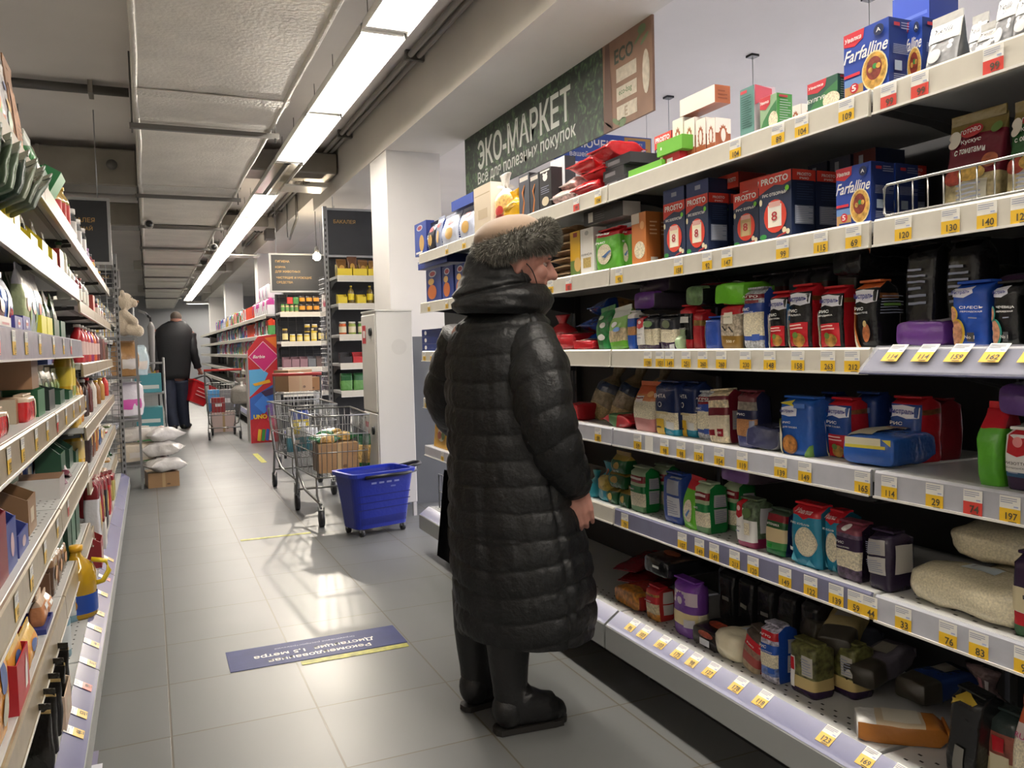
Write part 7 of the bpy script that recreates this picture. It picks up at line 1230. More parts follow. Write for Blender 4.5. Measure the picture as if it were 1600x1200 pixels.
for i, (x, y, z, w_, h, c, l) in enumerate(((-.2, 8.1, 1.0, .2, .3, '#a37a4a', 'printed tan toy bag under the plush bear'), (-.12, 8.3, 1.0, .2, .26, '#b9cdd3', 'pale blue toy pack under the plush bear'), (-.2, 8.2, .64, .26, .3, '#dcd6da', 'white bag with a pink print on the rack behind the mesh'), (-.14, 8.1, .24, .3, .16, '#cfc3ae', 'beige wrapped pack low on the rack behind the mesh'), (-.16, 8.1, .42, .28, .12, '#d3cdc3', 'cream wrapped pack piled on the beige one'))):
    o = bag('toy_bag', w_, .16, h, [(1, film(c))], None, [('r', -.7, .2, .7, .5, M('#c24a9a' if i == 2 else '#d0c9c0', .4))], 'fin' if i < 2 else 'fold', 180+i, amp=.01); o.location = (x, y, z+.002); o.rotation_euler = (0, 0, .5); tag(o, l, 'bag')
for i, (x, y, z, a) in enumerate(((.09, 8.05, 0.13, .3), (.08, 8.12, .265, -.2), (.08, 8.16, .395, .4))):
    o = bag('plastic_bag', .26, .13, .32, [(1, pf)], None, [('r', -.3, .4, .3, .55, M('#b59a94', .4))], 'pillow', 190+i, amp=.02, lie='along', n=3); o.location = (x, y, z+.002); o.rotation_euler = (0, 0, a); tag(o, ['lowest', 'middle', 'topmost'][i]+' crumpled clear plastic bag of the pile beside the mesh', 'plastic bag')
cardbox('low cardboard box on the floor under the clear plastic bags', .26, .3, .13, (.06, 8.12, 0), .1)
t = thing('garment_rack', 'slim rack hung with grey umbrellas farther along the left', 'rack', (-.05, 10.6, 0)); b = MB(); 
for y in (-.3, .3): b.tube([(-.1, y, 0), (-.1, y, 1.75)], .014, mg); b.tube([(-.25, y, .02), (.12, y, .02)], .014, mg)
b.tube([(-.1, -.3, 1.7), (-.1, .3, 1.7)], .012, mg); b.build('frame', t)
for i in range(7):
    b = MB(); b.tube([(-.03, 0, 0), (-.005, 0, -.02), (0, 0, -.08)], .006, dk); b.tube([(0, 0, -.08), (0, 0, -.14), (0, 0, -.6), (0, 0, -.66)], [.01, .034, .02, .004], M(['#6d6b6a', '#8a8886', '#55544f', '#9a9894'][i % 4], .6), 8); o = b.build('umbrella'); o.location = (.03+.01*(i % 2), 10.33+.09*i, 1.64); tag(o, 'folded grey umbrella hanging from the slim rack', 'umbrella', 'grey umbrellas on the slim rack')
    b = MB(); b.tube([(-.13, 0, .06), (-.05, 0, .03), (-.03, 0, 0)], .004, mg, 5); b.build('hook', o)
t = thing('crate_stand', 'grey stand with teal packs and a green crate beyond the umbrellas', 'stand', (-.02, 9.7, 0)); b = MB()
for x in (-.16, .16):
    for y in (-.2, .2): b.tube([(x, y, 0), (x, y, 1.15)], .01, mg, 6)
b.build('frame', t)
for z in (.06, .42, .78, 1.1):
    b = MB(); b.box((-.16, -.2, z-.015), (.16, .2, z), mg); b.build('shelf', t)
for i, (z, c, n_) in enumerate(((.062, '#2f8a3c', 'green crate on the bottom of the grey stand'), (.422, '#3f8a94', 'lower teal pack on the grey stand'), (.782, '#4a94a0', 'upper teal pack on the grey stand'))): o = carton('crate', .26, .3, .2 if i else .22, card(c), None, None, [('r', -.8, .2, .8, .4, M('#c9d0cc', .4))]); o.location = (-.02, 9.7, z); tag(o, n_, 'pack')
for i, (c, x, z, l) in enumerate((('#d3b54a', .16, .62, 'yellow bag hanging beside the walking man'), ('#6a6ac0', .3, .55, 'violet bag hanging beside the walking man'))):
    o = bag('hanging_bag', .2, .1, .36, [(1, film(c))], None, (), 'neck', 200+i, amp=.01); o.location = (x-.1, 14.6, z); tag(o, l, 'bag', None)
t = thing('bag_stand', 'thin stand holding the yellow and violet bags', 'stand', (.12, 14.72, 0)); b = MB(); b.tube([(0, 0, 0), (0, 0, 1.05)], .015, mg); b.tube([(-.15, -.02, 1.0), (.2, -.02, 1.0)], .01, mg); b.build('pole', t); b = MB(); b.tube([(-.06, -.11, 1.0), (-.06, 0, 1.0)], .008, mg); b.tube([(.08, -.11, .93), (.08, 0, .98)], .008, mg); b.build('hook', t)
for k in range(5):
    shelving(f'{_ord[k]} bay of the far left shelving beyond the umbrellas', 1.6, [1.7, 1.4, 1.1, .8, .5], .4, (.05, .2), (-.5, 12.0+1.6*k, 0), PI/2, 'far left shelving', height=1.8)
    for li, z in enumerate((1.7, 1.4, 1.1, .8)):
        for i in range(5):
            src, new = pack_of('box', *[('#c9ccd6', '#4a6ab1'), ('#d0b54a', '#b03a45'), ('#8fb5c9', '#e3e0e4')][(i+li) % 3]); lb_ = ('carton on the far left shelves beyond the umbrellas', 'box', 'cartons on the far left shelves'); o = tag(src, *lb_) if new else clone(src, label=lb_[0], group=lb_[2]); o.location = (-.6, 11.4+1.6*k+.28*i, z); o.rotation_euler = (0, 0, PI/2)
# small items at the pillar end of the right-hand shelves
o = G(3, 660, 690, 528, lambda w, d, h: carton('pasta_box', w, .12, .04, card('#1f3374'), card('#16265c'), None, [('e', -.6, .5, .12, .3, WHITE)]), 'blue pasta carton lying lowest at the pillar end of the third shelf', 'pasta box', .12)
for i in (1, 2): behind(o, 0, ['', 'blue pasta carton lying in the middle at the pillar end', 'blue pasta carton lying topmost at the pillar end'][i], 0, None, .042*i)
G(4, 672, 700, 606, pk('#b5803c', '#c9563c', [('e', 0, .5, .5, .2, M('#d8c9a0', .4)), ('e', .2, .3, .3, .12, grnf)], 'doy', 210), 'food packet with a vegetable picture behind the left elbow', 'packet', .05)
G(5, 676, 706, 652, pk('#dba520', '#dba520', [('e', -.1, .45, .4, .24, M('#d8c9a0', .4)), ('e', -.3, .4, .2, .12, M('#b5562c', .4)), ('e', .1, .42, .2, .14, M('#5a7a3c', .4)), ('r', -.6, .82, .4, .9, M('#8a6a1c', .4))], 'doy', 211), 'bright yellow food pouch at the pillar end of the fifth shelf', 'pouch', .05)
o = G(0, 680, 705, 815, lambda w, d, h: bag('packet', .1, .03, .16, [(1, whitef)], None, [('r', -.5, .3, .5, .6, M('#c9ccd0', .4))], 'pillow', 212, lie='end'), 'white packet lying on the lowest deck by the pillar', 'packet', .16)
t = thing('wire_divider', 'small wire divider standing on the lowest deck by the pillar', 'divider', (1.5, 4.38, ZS[0])); b = MB(); b.tube([(0, .12, .002), (0, .12, .2), (0, -.25, .2), (0, -.25, .002)], .004, mg, 6)
for k in range(5): b.tube([(0, .06-.07*k, .004), (0, .06-.07*k, .2)], .002, mg, 4)
b.tube([(0, .12, .1), (0, -.25, .1)], .0025, mg, 4); b.tube([(0, .12, .004), (0, -.25, .004)], .004, mg, 6); b.build('wire_grid', t)
# ---------------------------------------------------------------- the shopper in the long quilted coat
def sm(t, xs, ys):                               # smooth interpolation of a table
    if t <= xs[0]: return ys[0]
    for i in range(len(xs)-1):
        if t <= xs[i+1]:
            k = (t-xs[i])/(xs[i+1]-xs[i]); k = k*k*(3-2*k)*.5+k*.5
            return ys[i]+(ys[i+1]-ys[i])*k
    return ys[-1]
def bez(pts, n):
    pts = [Vector(p) for p in pts]; out = []
    for i in range(len(pts)-1):
        p0, p1, p2, p3 = pts[max(i-1, 0)], pts[i], pts[i+1], pts[min(i+2, len(pts)-1)]
        for k in range(n):
            t = k/n; out.append(.5*((2*p1)+(p2-p0)*t+(2*p0-5*p1+4*p2-p3)*t*t+(3*p1-p0-3*p2+p3)*t**3))
    return out+[pts[-1]]
coatm = M('#151617', .5, bump=.25, bscale=90, vary=.15, vscale=9, spec=.4); coatm2 = M('#141517', .45, bump=.2, bscale=60)
skin = M('#a8786a', .55, vary=.08, vscale=30, bump=.08, bscale=120); bootm = M('#131314', .45, bump=.2, bscale=60); solem = M('#1d1b19', .6)
PC = Vector((1.03, 2.36, 0)); AZ = R(58); FW, RT = Vector((math.sin(AZ), math.cos(AZ), 0)), Vector((math.cos(AZ), -math.sin(AZ), 0))
t = thing('person', 'person in a long black quilted coat, fur hat and black boots, facing the shelves', 'person', PC)
inv = Matrix.Translation(-PC)
rows_ = [(984, 725, 916), (970, 722, 920), (950, 720, 921), (930, 718, 920), (880, 712, 914), (820, 708, 902), (760, 707, 889), (700, 707, 879), (640, 703, 872), (600, 702, 866), (560, 704, 862), (530, 708, 858), (508, 718, 852), (492, 738, 842), (478, 758, 834)]
zs_, cx_, aw_ = [], [], []
for py, xl, xr in rows_:
    z = z_at(py, PC.x, PC.y); p = [ray(x, py) for x in (xl, xr)]; D = (Vector((PC.x, PC.y, z))-Vector((0, 0, EYE))).dot(fw)
    l, r_ = [Vector((0, 0, EYE))+q*D for q in p]; zs_.append(z); cx_.append((l+r_)/2-Vector((PC.x, PC.y, z))); aw_.append((r_-l).length/2/.917)
def quilt(z, p=.078): return abs(math.sin(PI*z/p))**.36
Z0, Z1 = zs_[0], zs_[-1]; NU, NV = 150, 210
def coat_pt(u, v):
    z = Z0+(Z1-Z0)*v; a = sm(z, zs_, aw_); c = Vector((sm(z, zs_, [q.x for q in cx_]), sm(z, zs_, [q.y for q in cx_]), 0))
    ph = 2*PI*u; s, k = math.sin(ph), math.cos(ph)         # ph = 0 : the person's right, pi/2 : front, -pi/2 : back
    b = a*(.74 if z > .75 else .74+.1*(.75-z))
    x, y = a*sgnp(k, .86), b*sgnp(s, .86)
    back = min(abs((u-.75)), 1-abs(u-.75)); side = min(u, 1-u)
    chev = .05*(1-min(1, back/.13))*(1 if z < .62 else .25) - .035*(1-min(1, side/.1))*(1 if z < .62 else .1)
    q = quilt(z+chev*.55+.006*noise.noise((x*9, y*9, z*3)))
    bulge = .0105*q if v < .985 else 0
    for u0 in (.75, .94, .56, .42, .1): d = abs(u-u0); d = min(d, 1-d); bulge -= .008*math.exp(-(d/.008)**2)*(z < .78 or u0 in (.94, .56))
    n1 = noise.noise((x*22, y*22, z*9)); n2 = noise.noise((x*60, y*60, z*38))
    seam = 1-q; n3 = noise.noise((ph*16, z*7, 4.)); r = 1+(bulge+.006*n1*q+.0028*n2+.004*n3*max(0, .9-abs(q-.75)*2))/max(a, .05)
    drape = .016*math.sin(ph*5+1)*max(0, .5-z)
    P = RT*(x*r*(1+drape)) + FW*(y*r*(1+drape)) + c
    tilt = .035*k*max(0, (.3-z)) if z < .3 else 0
    return (P.x, P.y, z+tilt+.004*n1)
b = MB(); b.grid(coat_pt, NU, NV, coatm); co = b.build('coat', t)
b = MB(); b.grid(lambda u, v: tuple(Vector(coat_pt(u, 0))*1.0+Vector((0, 0, .04*v))-(Vector((coat_pt(u, 0)[0], coat_pt(u, 0)[1], 0))-Vector((cx_[0].x, cx_[0].y, 0)))*(.06+.5*v)), 60, 3, coatm2); b.build('coat_lining', t)
# loose back vent panel of the coat
vp = [on_y(x, y, 2.5)-PC for x, y in ((697, 735), (686, 870), (714, 888), (716, 740))]
b = MB(); b.grid(lambda u, v: tuple((vp[0]*(1-v)+vp[1]*v)*(1-u)+(vp[3]*(1-v)+vp[2]*v)*u+Vector((0, .012*math.sin(u*3), 0))), 6, 10, coatm2); q = len(b.v); b.grid(lambda u, v: tuple((vp[0]*(1-v)+vp[1]*v)*(1-u)+(vp[3]*(1-v)+vp[2]*v)*u+Vector((0, .02+.012*math.sin(u*3), 0))), 6, 10, coatm2); b.build('vent_flap', t)
def sleeve(name, path, rad, flat=.9, p=.085, ph0=0):
    pts = bez(path, 26); n = len(pts); L = [0]
    for i in range(1, n): L.append(L[-1]+(pts[i]-pts[i-1]).length)
    NU_ = 56; rings = []; ax0 = None
    for i in range(n):
        tg = (pts[min(i+1, n-1)]-pts[max(i-1, 0)]).normalized(); a = tg.cross(Vector((FW.x, FW.y, .15))).normalized(); c = tg.cross(a)
        k = L[i]/L[-1]; r = sm(k, [j/(len(rad)-1) for j in range(len(rad))], rad); q = quilt(L[i]+ph0, p); ring = []
        for j in range(NU_):
            th = 2*PI*j/NU_; s2 = L[i]+.02*math.cos(th)+ph0; q = quilt(s2, p); nn = noise.noise((math.cos(th)*1.6, math.sin(th)*1.6, L[i]*13+ph0)); n2 = noise.noise((math.cos(th)*5, math.sin(th)*5, L[i]*42))
            n3 = noise.noise((th*5, L[i]*9, 2.)); rr_ = r+.0095*q-.005+.007*nn*q+.003*n2+.003*n3*max(0, .9-abs(q-.75)*2)
            if k > .97: rr_ = r*(.96-(k-.97)*4)
            ring.append(tuple(pts[i]+a*(rr_*math.cos(th))+c*(rr_*flat*math.sin(th))))
        rings.append(ring)
    b = MB(); b.loft(rings, coatm, True, True, True); return b.build(name, t)
RA = [on_y(828, 530, 2.27)-PC, on_y(842, 580, 2.19)-PC, on_y(852, 645, 2.16)-PC, on_y(874, 710, 2.16)-PC, on_y(902, 768, 2.19)-PC]
sleeve('sleeve', RA, [.08, .091, .086, .076, .052])
LA = [on_y(730, 528, 2.48)-PC, on_y(714, 580, 2.55)-PC, on_y(706, 630, 2.62)-PC, on_y(735, 665, 2.76)-PC, on_y(775, 690, 2.84)-PC]
sleeve('sleeve', LA, [.085, .092, .088, .08, .07], ph0=.03)
# hood lying back on the shoulders, a tall soft collar
Zh = [z_at(y, PC.x, PC.y) for y in (492, 478, 462, 446, 428, 412, 400)]
def hood_pt(u, v):
    hs = [0, .12, .3, .48, .66, .84, 1]; z = sm(v, hs, Zh); ph = 2*PI*u
    xl = sm(v, hs, [718, 707, 705, 711, 718, 730, 746]); xr = sm(v, hs, [848, 857, 861, 857, 848, 836, 824]); py = 492-92*v
    D = (Vector((PC.x, PC.y, z))-Vector((0, 0, EYE))).dot(fw); l = Vector((0, 0, EYE))+ray(xl, py)*D-PC; r_ = Vector((0, 0, EYE))+ray(xr, py)*D-PC
    c = (l+r_)/2; a = (r_-l).length/2; vd = Vector((fw.x, fw.y, 0)).normalized(); rd = Vector((vd.y, -vd.x, 0))
    fold = .012*math.sin(v*PI*2.1+.6)+.012*noise.noise((math.cos(ph)*1.8, math.sin(ph)*1.8, v*4+3))+.005*noise.noise((math.cos(ph)*5, math.sin(ph)*5, v*11))-.02*math.exp(-((v-.42-.16*math.cos(ph))/.05)**2)
    a2 = a+fold*.8; b2 = a*.92+fold
    P = c+rd*(a2*math.cos(ph))-vd*(b2*math.sin(ph))
    sl = .05*math.cos(ph)*(-1 if v > .5 else -.35)*(abs(v-.35))
    return (P.x, P.y, c.z+sl)
b = MB(); b.grid(hood_pt, 72, 50, coatm); b.grid(lambda u, v: tuple(Vector(hood_pt(u, 1))*(1-v*.45)+Vector((PC.x*0+cx_[-1].x, cx_[-1].y, hood_pt(u, 1)[2]-.05*v))*(v*.45)*1.0 if v else Vector(hood_pt(u, 1))), 40, 4, coatm2); b.build('hood', t)
# continuous body: legs, trunk, arms, hands, neck, head
HD = on_y(812, 412, 2.33)-PC                     # middle of the head
hdir = Vector((.93, -.28, -.2)).normalized(); hup = (Vector((0, 0, 1))-hdir*hdir.z).normalized(); hrt = hdir.cross(hup)
def H(f, u_, r_): return HD+hdir*f+hup*u_+hrt*r_
b = MB(); hips = Vector((cx_[7].x, cx_[7].y, .84)); chest = Vector((cx_[9].x, cx_[9].y, 1.12)); neck = HD-hup*.13-hdir*.03
cap_(b, hips, chest, .13, .135); cap_(b, chest, neck-Vector((0, 0, .06)), .11, .06); cap_(b, neck-Vector((0, 0, .05)), HD-hup*.06-hdir*.02, .052, .05)
heelR, toeR = on_z(772, 1148, 0)-PC, on_z(884, 1124, 0)-PC; heelL, toeL = on_z(722, 1112, 0)-PC, on_z(810, 1085, 0)-PC
TR = []
for hl, tl, s in ((heelR, toeR, 1), (heelL, toeL, -1)):
    dr = (tl-hl).normalized(); an = hl+dr*.06+Vector((0, 0, .1)); TR.append((hips+RT*.09*s, (hips+RT*.09*s)*.45+an*.55+FW*.02, an+Vector((0, 0, .18)))); kn = (hips+RT*.09*s)*.45+an*.55+FW*.02; cap_(b, hips+RT*.09*s, kn, .08, .046); cap_(b, kn, an, .045, .036); cap_(b, an-Vector((0, 0, .04)), hl+dr*.2+Vector((0, 0, .05)), .036, .03)
for path, wr in ((RA, .03), (LA, .03)):
    cap_(b, chest+(path[0]-chest)*.3, path[0], .07, .055); cap_(b, path[0], path[2], .05, .042); cap_(b, path[2], path[4], .04, .03)
# right hand: relaxed, half-closed beside the hip
W = RA[-1]; hd = (on_y(913, 822, 2.17)-PC-W).normalized(); kn_ = hd.cross(Vector((fw.x, fw.y, 0))).normalized(); pl = hd.cross(kn_)
pb = W+hd*.012
for k in range(4):
    off = kn_*(-.03+.0195*k); base = pb+hd*(.056-.005*abs(k-1.3))+off; cap_(b, W+off*.7, base, .0155, .0105)
    l1 = (.03, .034, .033, .027)[k]; p1 = base+hd*l1-pl*(.006+.002*k); p2 = p1+hd*.014-pl*.019; p3 = p2-hd*.006-pl*.015
    cap_(b, base, p1, .0092, .0084, None, 10); cap_(b, p1, p2, .0082, .0076, None, 10); cap_(b, p2, p3, .0074, .0066, None, 10)
th = pb+hd*.02-kn_*.034; cap_(b, pb+hd*.005-kn_*.015, th+hd*.012-kn_*.004, .014, .0115); cap_(b, th+hd*.012-kn_*.004, th+hd*.045+kn_*.006-pl*.012, .0112, .0085)
W2 = LA[-1]
for k in range(4): cap_(b, W2, W2+FW*.07+Vector((0, 0, -.02+.016*k))+RT*.01, .022, .01); cap_(b, W2+FW*.07+Vector((0, 0, -.02+.016*k))+RT*.01, W2+FW*.1+Vector((0, 0, -.024+.016*k))+RT*.04, .01, .008)
cap_(b, W2, W2+FW*.05+Vector((0, 0, .045)), .014, .01)
# head: skull, face, nose, lips, chin, ears
b.ball(H(-.012, .022, 0), (.088, .088, .098), skin, 18, 12); cap_(b, H(.03, -.03, 0), H(.045, -.075, 0), .062, .038, None, 14); cap_(b, H(.0, -.05, 0), H(.03, -.085, 0), .055, .036, None, 14); b.ball(H(.066, -.092, 0), .02, skin)
cap_(b, H(.082, .022, 0), H(.112, -.018, 0), .011, .0135); cap_(b, H(.088, -.02, .0), H(.094, -.02, .0), .017, .016); cap_(b, H(.074, .03, -.03), H(.074, .03, .03), .017, .017)
for s in (-1, 1): b.ball(H(.062, -.018, .034*s), .025, skin); cap_(b, H(-.005, .0, .078*s), H(-.012, -.03, .074*s), .018, .012)
cap_(b, H(.086, -.046, -.014), H(.086, -.046, .014), .0085, .0085); cap_(b, H(.083, -.058, -.012), H(.083, -.058, .012), .009, .009)
body = remesh(b, 'body', .0038, skin, t, 3, .5)
for s in (-1, 1):
    b = MB(); b.ball(H(.0695, .006, .031*s), .0103, M('#8f7d76', .4), 10, 8); e = b.build('eye', t); b = MB(); b.ball(H(.0768, .005, .031*s), .0046, dk, 8, 6); b.build('iris', e)
    b = MB(); b.tube([H(.088, .026, .015*s), H(.09, .031, .03*s), H(.08, .026, .046*s)], .0035, M('#5a4a40', .7), 6); b.build('eyebrow', t)
hairm = M('#7d7a76', .6)
b = MB(); hb_ = [H(-.07+.01*math.cos(a), -.035+.02*math.sin(a), .0) for a in (0, 1)]; b.ball(H(-.055, -.045, 0), (.055, .06, .035), hairm, 14, 8); b.build('hair', t)
# fur hat: suede crown and thick grey fur band
suede = M('#8d7763', .85, vary=.12, vscale=14, sheen=.3)
hatu = (hup+hdir*.02+Vector((0, 0, .1))).normalized()
LFT, RGT, TOPP = on_y(744, 396, 2.33)-PC, on_y(866, 364, 2.33)-PC, None
axis = (RGT-LFT).normalized(); HCc = (LFT+RGT)/2; hn = axis.cross(hdir.cross(axis)).normalized(); upn = Vector((0, 0, 1)) - axis*axis.z; upn.normalize(); dep = axis.cross(upn)
hl_ = (RGT-LFT).length/2
b = MB(); b.ball((0, 0, 0), (1, 1, 1), suede, 28, 16)
for i in range(len(b.v)):
    x, y, z = b.v[i]; wr = 1+.03*noise.noise((x*3, y*3, z*3)); b.v[i] = tuple(HCc-axis*.022+axis*(x*hl_*.78*wr)+dep*(y*.1*wr)+upn*(.036+z*(.052 if z > 0 else .04)*wr))
b.build('hat_crown', t)
furm = M('#5f5d55', .8, vary=.35, vscale=40); furm2 = M('#8a887e', .8, vary=.3, vscale=50)
def fur_pt(u, v):
    a, c = 2*PI*u, 2*PI*v; rr0 = hl_-.034
    th_ = .036+.012*math.cos(a+.4)*0+.012*(1 if math.cos(a) > 0 else .4)*abs(math.cos(a))
    base = HCc+axis*(rr0*math.cos(a))+dep*(.098*math.sin(a)); out = (axis*math.cos(a)*.9+dep*math.sin(a)).normalized()
    return base+out*(.03*math.cos(c))+upn*(th_*math.sin(c)-.004), (out*math.cos(c)+upn*math.sin(c)).normalized()
b = MB(); b.grid(lambda u, v: tuple(fur_pt(u, v)[0]), 48, 18, furm)
rg = random.Random(8)
for k in range(9000):
    u_, v_ = rg.random(), rg.random(); P, N = fur_pt(u_, v_); d = (N+Vector((rg.uniform(-.6, .6), rg.uniform(-.6, .6), rg.uniform(-.7, .35)))*.75).normalized(); s_ = d.cross(Vector((.3, .5, .8))).normalized()*.0011; l_ = rg.uniform(.011, .021)
    b.add([P-N*.002-s_, P-N*.002+s_, P+d*l_*.6+s_*.6-upn*.001, P+d*l_-upn*.004], [(0, 1, 2), (0, 2, 3)], furm if rg.random() < .6 else furm2)
b.build('fur_band', t)
b = MB(); b.tube(bez([H(.0, .0, .084), H(.03, -.02, .078), H(.055, -.055, .06), H(.07, -.09, .035)], 6), .0018, dk, 5); b.tube(bez([H(-.005, -.02, .082), H(.025, -.06, .072), H(.055, -.095, .04)], 6), .0016, dk, 5); b.build('mask_strap', t)
b = MB(); b.ball(H(.062, -.108, 0), (.034, .05, .02), M('#1d1e22', .8), 12, 8); b.build('face_mask', t)
for p_, nm in zip(TR, ('trouser_leg', 'trouser_leg')): b = MB(); b.tube(bez(p_, 8), [.097-.03*i/16 for i in range(17)], M('#141416', .7), 18); b.build(nm, t)
# boots
def boot(hl, tl, name):
    dr = (tl-hl).normalized(); sd = dr.cross(Vector((0, 0, 1))); L_ = (tl-hl).length; UPV = Vector((0, 0, 1)); rings = []
    def ring(c, rx, rz_, nrm):                       # ring across nrm
        a = sd; c2 = nrm.cross(sd).normalized(); return [tuple(c+a*(rx*math.cos(2*PI*j/20))+c2*(rz_*math.sin(2*PI*j/20))) for j in range(20)]
    an = hl+dr*.055
    for z, r_, f in ((.4, .07, .0), (.34, .068, .0), (.28, .066, .0), (.2, .058, .0), (.15, .053, .002), (.115, .054, .006)): rings.append([tuple(an+dr*f+UPV*z+sd*(r_*.9*math.cos(2*PI*j/20))+dr*(r_*1.05*math.sin(2*PI*j/20))+sd*.003*noise.noise((z*40, j, 0))) for j in range(20)])
    for f, z, rx, rz_, ty in ((.075, .09, .05, .078, .7), (.12, .072, .048, .06, .92), (.165, .06, .049, .049, 1), (.2, .055, .048, .045, 1), (L_-.05, .05, .045, .041, 1), (L_-.028, .045, .038, .035, 1), (L_-.01, .039, .026, .026, 1), (L_-.002, .034, .012, .014, 1)):
        nr = (dr*ty-UPV*(1-ty)).normalized(); c2 = nr.cross(sd).normalized()
        rings.append([tuple(hl+dr*f+UPV*z-sd*(rx*math.cos(2*PI*j/20+PI))*1+c2*(rz_*math.sin(2*PI*j/20))*(-1)) for j in range(20)])
    bb = MB(); bb.loft(rings, bootm, True, True, True); bb.ball(hl+dr*.05+UPV*.075, (.052, .052, .062), bootm, 16, 10); o = bb.build(name, t)
    out = [(.002, .016), (.015, .031), (.07, .033), (.13, .037), (.19, .042), (.22, .04), (L_-.03, .031), (L_-.008, .02), (L_+.002, .006)]
    poly = [hl+dr*x+sd*y for x, y in out]+[hl+dr*x-sd*y for x, y in reversed(out)]
    bb = MB(); bb.loft([[tuple(p+UPV*.002) for p in poly], [tuple(p+UPV*.02) for p in poly]], solem, True, True, False); bb.build('sole', o)
boot(heelR, toeR, 'boot'); boot(heelL, toeL, 'boot')

# ---------------------------------------------------------------- the man walking away down the aisle
P2 = Vector((.42, 13.8, 0)); t2 = thing('person', 'man in a dark jacket and jeans walking away, carrying a red basket', 'person', P2)
jack = M('#15171c', .6, bump=.15, bscale=30, vary=.2, vscale=6); jean = M('#20283c', .7, vary=.2, vscale=12)
b = MB(); c0 = Vector((0, 0, 0))
V = lambda px, py, y=13.8: on_y(px, py, y)-P2
[cap_(b, V(272+7*q, 590), V(272+9*q, 535), .09, .09) for q in (-1, 0, 1)]; cap_(b, V(273, 520), V(275, 500), .09, .06); b.ball(V(275, 499), (.078, .095, .11), skin, 16, 10)
for s in (-1, 1): cap_(b, V(275+8*s, 500), V(275+8*s, 503), .014, .012)
LEG = ((V(264, 598), V(266, 635, 13.75), V(272, 664, 13.7), V(272, 670, 13.95)), (V(282, 598), V(285, 635, 13.9), V(289, 663, 13.95), V(296, 669, 14.12)))
for h_, k_, a_, f_ in LEG: cap_(b, h_, k_, .09, .065); cap_(b, k_, a_, .06, .045); cap_(b, a_, f_, .04, .035)
ARM = ((V(242, 520), V(240, 550, 13.75), V(246, 578, 13.75), V(247, 588, 13.75)), (V(298, 522), V(302, 548, 13.75), V(309, 574, 13.85), V(313, 580, 13.9)))
for s_, e_, w_, h_ in ARM:
    cap_(b, s_, e_, .06, .05); cap_(b, e_, w_, .048, .035); cap_(b, w_, h_, .035, .03)
    for k in range(4): cap_(b, h_+Vector((-.03+.02*k, 0, -.01)), h_+Vector((-.03+.02*k, .02, -.06)), .013, .011)
    cap_(b, h_, h_+Vector((.03, -.03, -.04)), .014, .012)
remesh(b, 'body', .016, skin, t2, 5)
b = MB(); rowsj = [(592, 248, 296), (585, 247, 297), (565, 244, 299), (545, 241, 301), (527, 239, 303), (515, 243, 300), (507, 252, 294), (502, 262, 288)]
jr = []
for py, xl, xr in rowsj:
    l, r_ = V(xl, py), V(xr, py); c = (l+r_)/2; a = (r_-l).length/2
    jr.append([tuple(c+Vector((a*sgnp(math.cos(2*PI*j/36), .85), a*.62*sgnp(math.sin(2*PI*j/36), .85), .012*noise.noise((j*.5, py*.05, 0))))*1) for j in range(36)])
b.loft(jr, jack, True, True, True); b.build('jacket', t2)
for (s_, e_, w_, h_), n in zip(ARM, ('sleeve', 'sleeve')):
    pts = bez([s_, e_, w_], 8); b = MB(); b.tube(pts, [.082-.027*i/(len(pts)-1)+.004*math.sin(i*1.7) for i in range(len(pts))], jack, 14); b.build(n, t2)
b = MB(); b.ball(V(274, 508), (.15, .12, .075), jack, 18, 10); b.build('hood', t2)
b = MB(); b.ball(V(275, 495), (.083, .098, .085), M('#5a5048', .8, vary=.2, vscale=60), 16, 10); b.build('hair', t2)
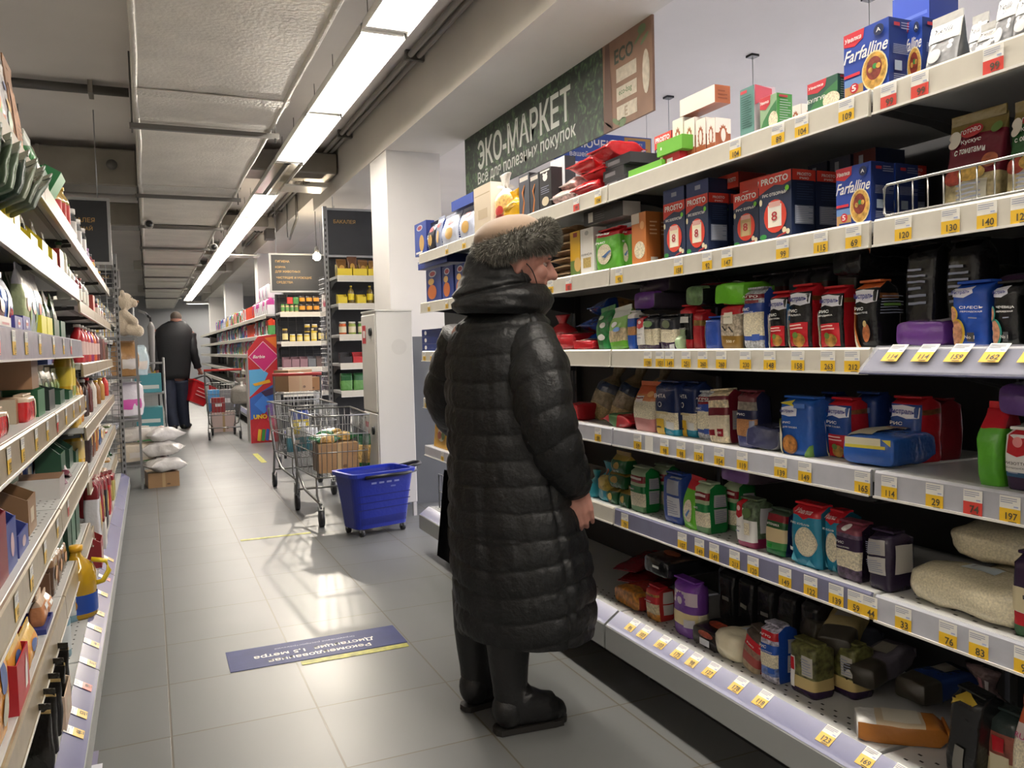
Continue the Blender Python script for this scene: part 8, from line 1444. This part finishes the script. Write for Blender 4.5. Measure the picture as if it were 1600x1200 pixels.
for (h_, k_, a_, f_), n in zip(LEG, ('trouser', 'trouser')):
    b = MB(); b.tube(bez([h_+Vector((0, 0, .05)), k_, a_-Vector((0, 0, .03))], 8), [.115-.04*i/16 for i in range(17)], jean, 16); b.build(n+'_leg', t2)
    b = MB(); d = (f_-a_); d.z = 0; d = d.normalized() if d.length > .02 else Vector((0, 1, 0)); cz = Vector((a_.x, a_.y, .04))
    b.loft([[tuple(cz+d*f+Vector((-d.y, d.x, 0))*(rx*math.cos(2*PI*j/14))+Vector((0, 0, max(-.038, rz_*math.sin(2*PI*j/14))))) for j in range(14)] for f, rx, rz_ in ((-.09, .02, .03), (-.07, .045, .05), (0, .05, .07), (.1, .055, .045), (.18, .045, .032), (.21, .015, .015))], M('#0f0f10', .5), True, True, True); b.build('shoe', t2)
rb = V(312, 612, 13.85)+P2
t3 = thing('shopping_basket', 'red plastic hand basket with black handles carried by the walking man', 'basket', rb, .35)
b = MB(); redp = M('#b3131f', .3); b.loft([rr(.13, .1, -.2), rr(.2, .14, .12), rr(.19, .13, .12), rr(.12, .09, -.19)], redp, True, True, False)
for k in range(3): b.box((-.1, -.13-.012, -.08+.055*k), (.1, -.12, -.07+.055*k), M('#e0b0b0', .4))
b.build('body', t3); b = MB(); b.loft([rr(.2, .14, .11), rr(.21, .15, .11), rr(.21, .15, .135), rr(.19, .13, .135)], redp, False, False, False); b.build('rim', t3)
top = ARM[1][3]+P2-rb; top = Matrix.Rotation(-.35, 3, 'Z') @ top
for s in (-1, 1): b = MB(); b.tube([(-.19, s*.02, .12), (top.x-.06, top.y+s*.01, top.z-.05), (top.x, top.y, top.z-.05), (top.x+.06, top.y+s*.01, top.z-.07), (.19, s*.02, .12)], .012, dk, 7); b.build('handle', t3)
t3.rotation_euler = (0, .45, .35)
for l, os_ in _labels.items():
    if len(os_) > 1 and not (len({g for _, g in os_}) == 1 and os_[0][1]): print('DUPLABEL', len(os_), l)
    n = len(l.split())
    if n < 4 or n > 16: print('LABELLEN', n, l)
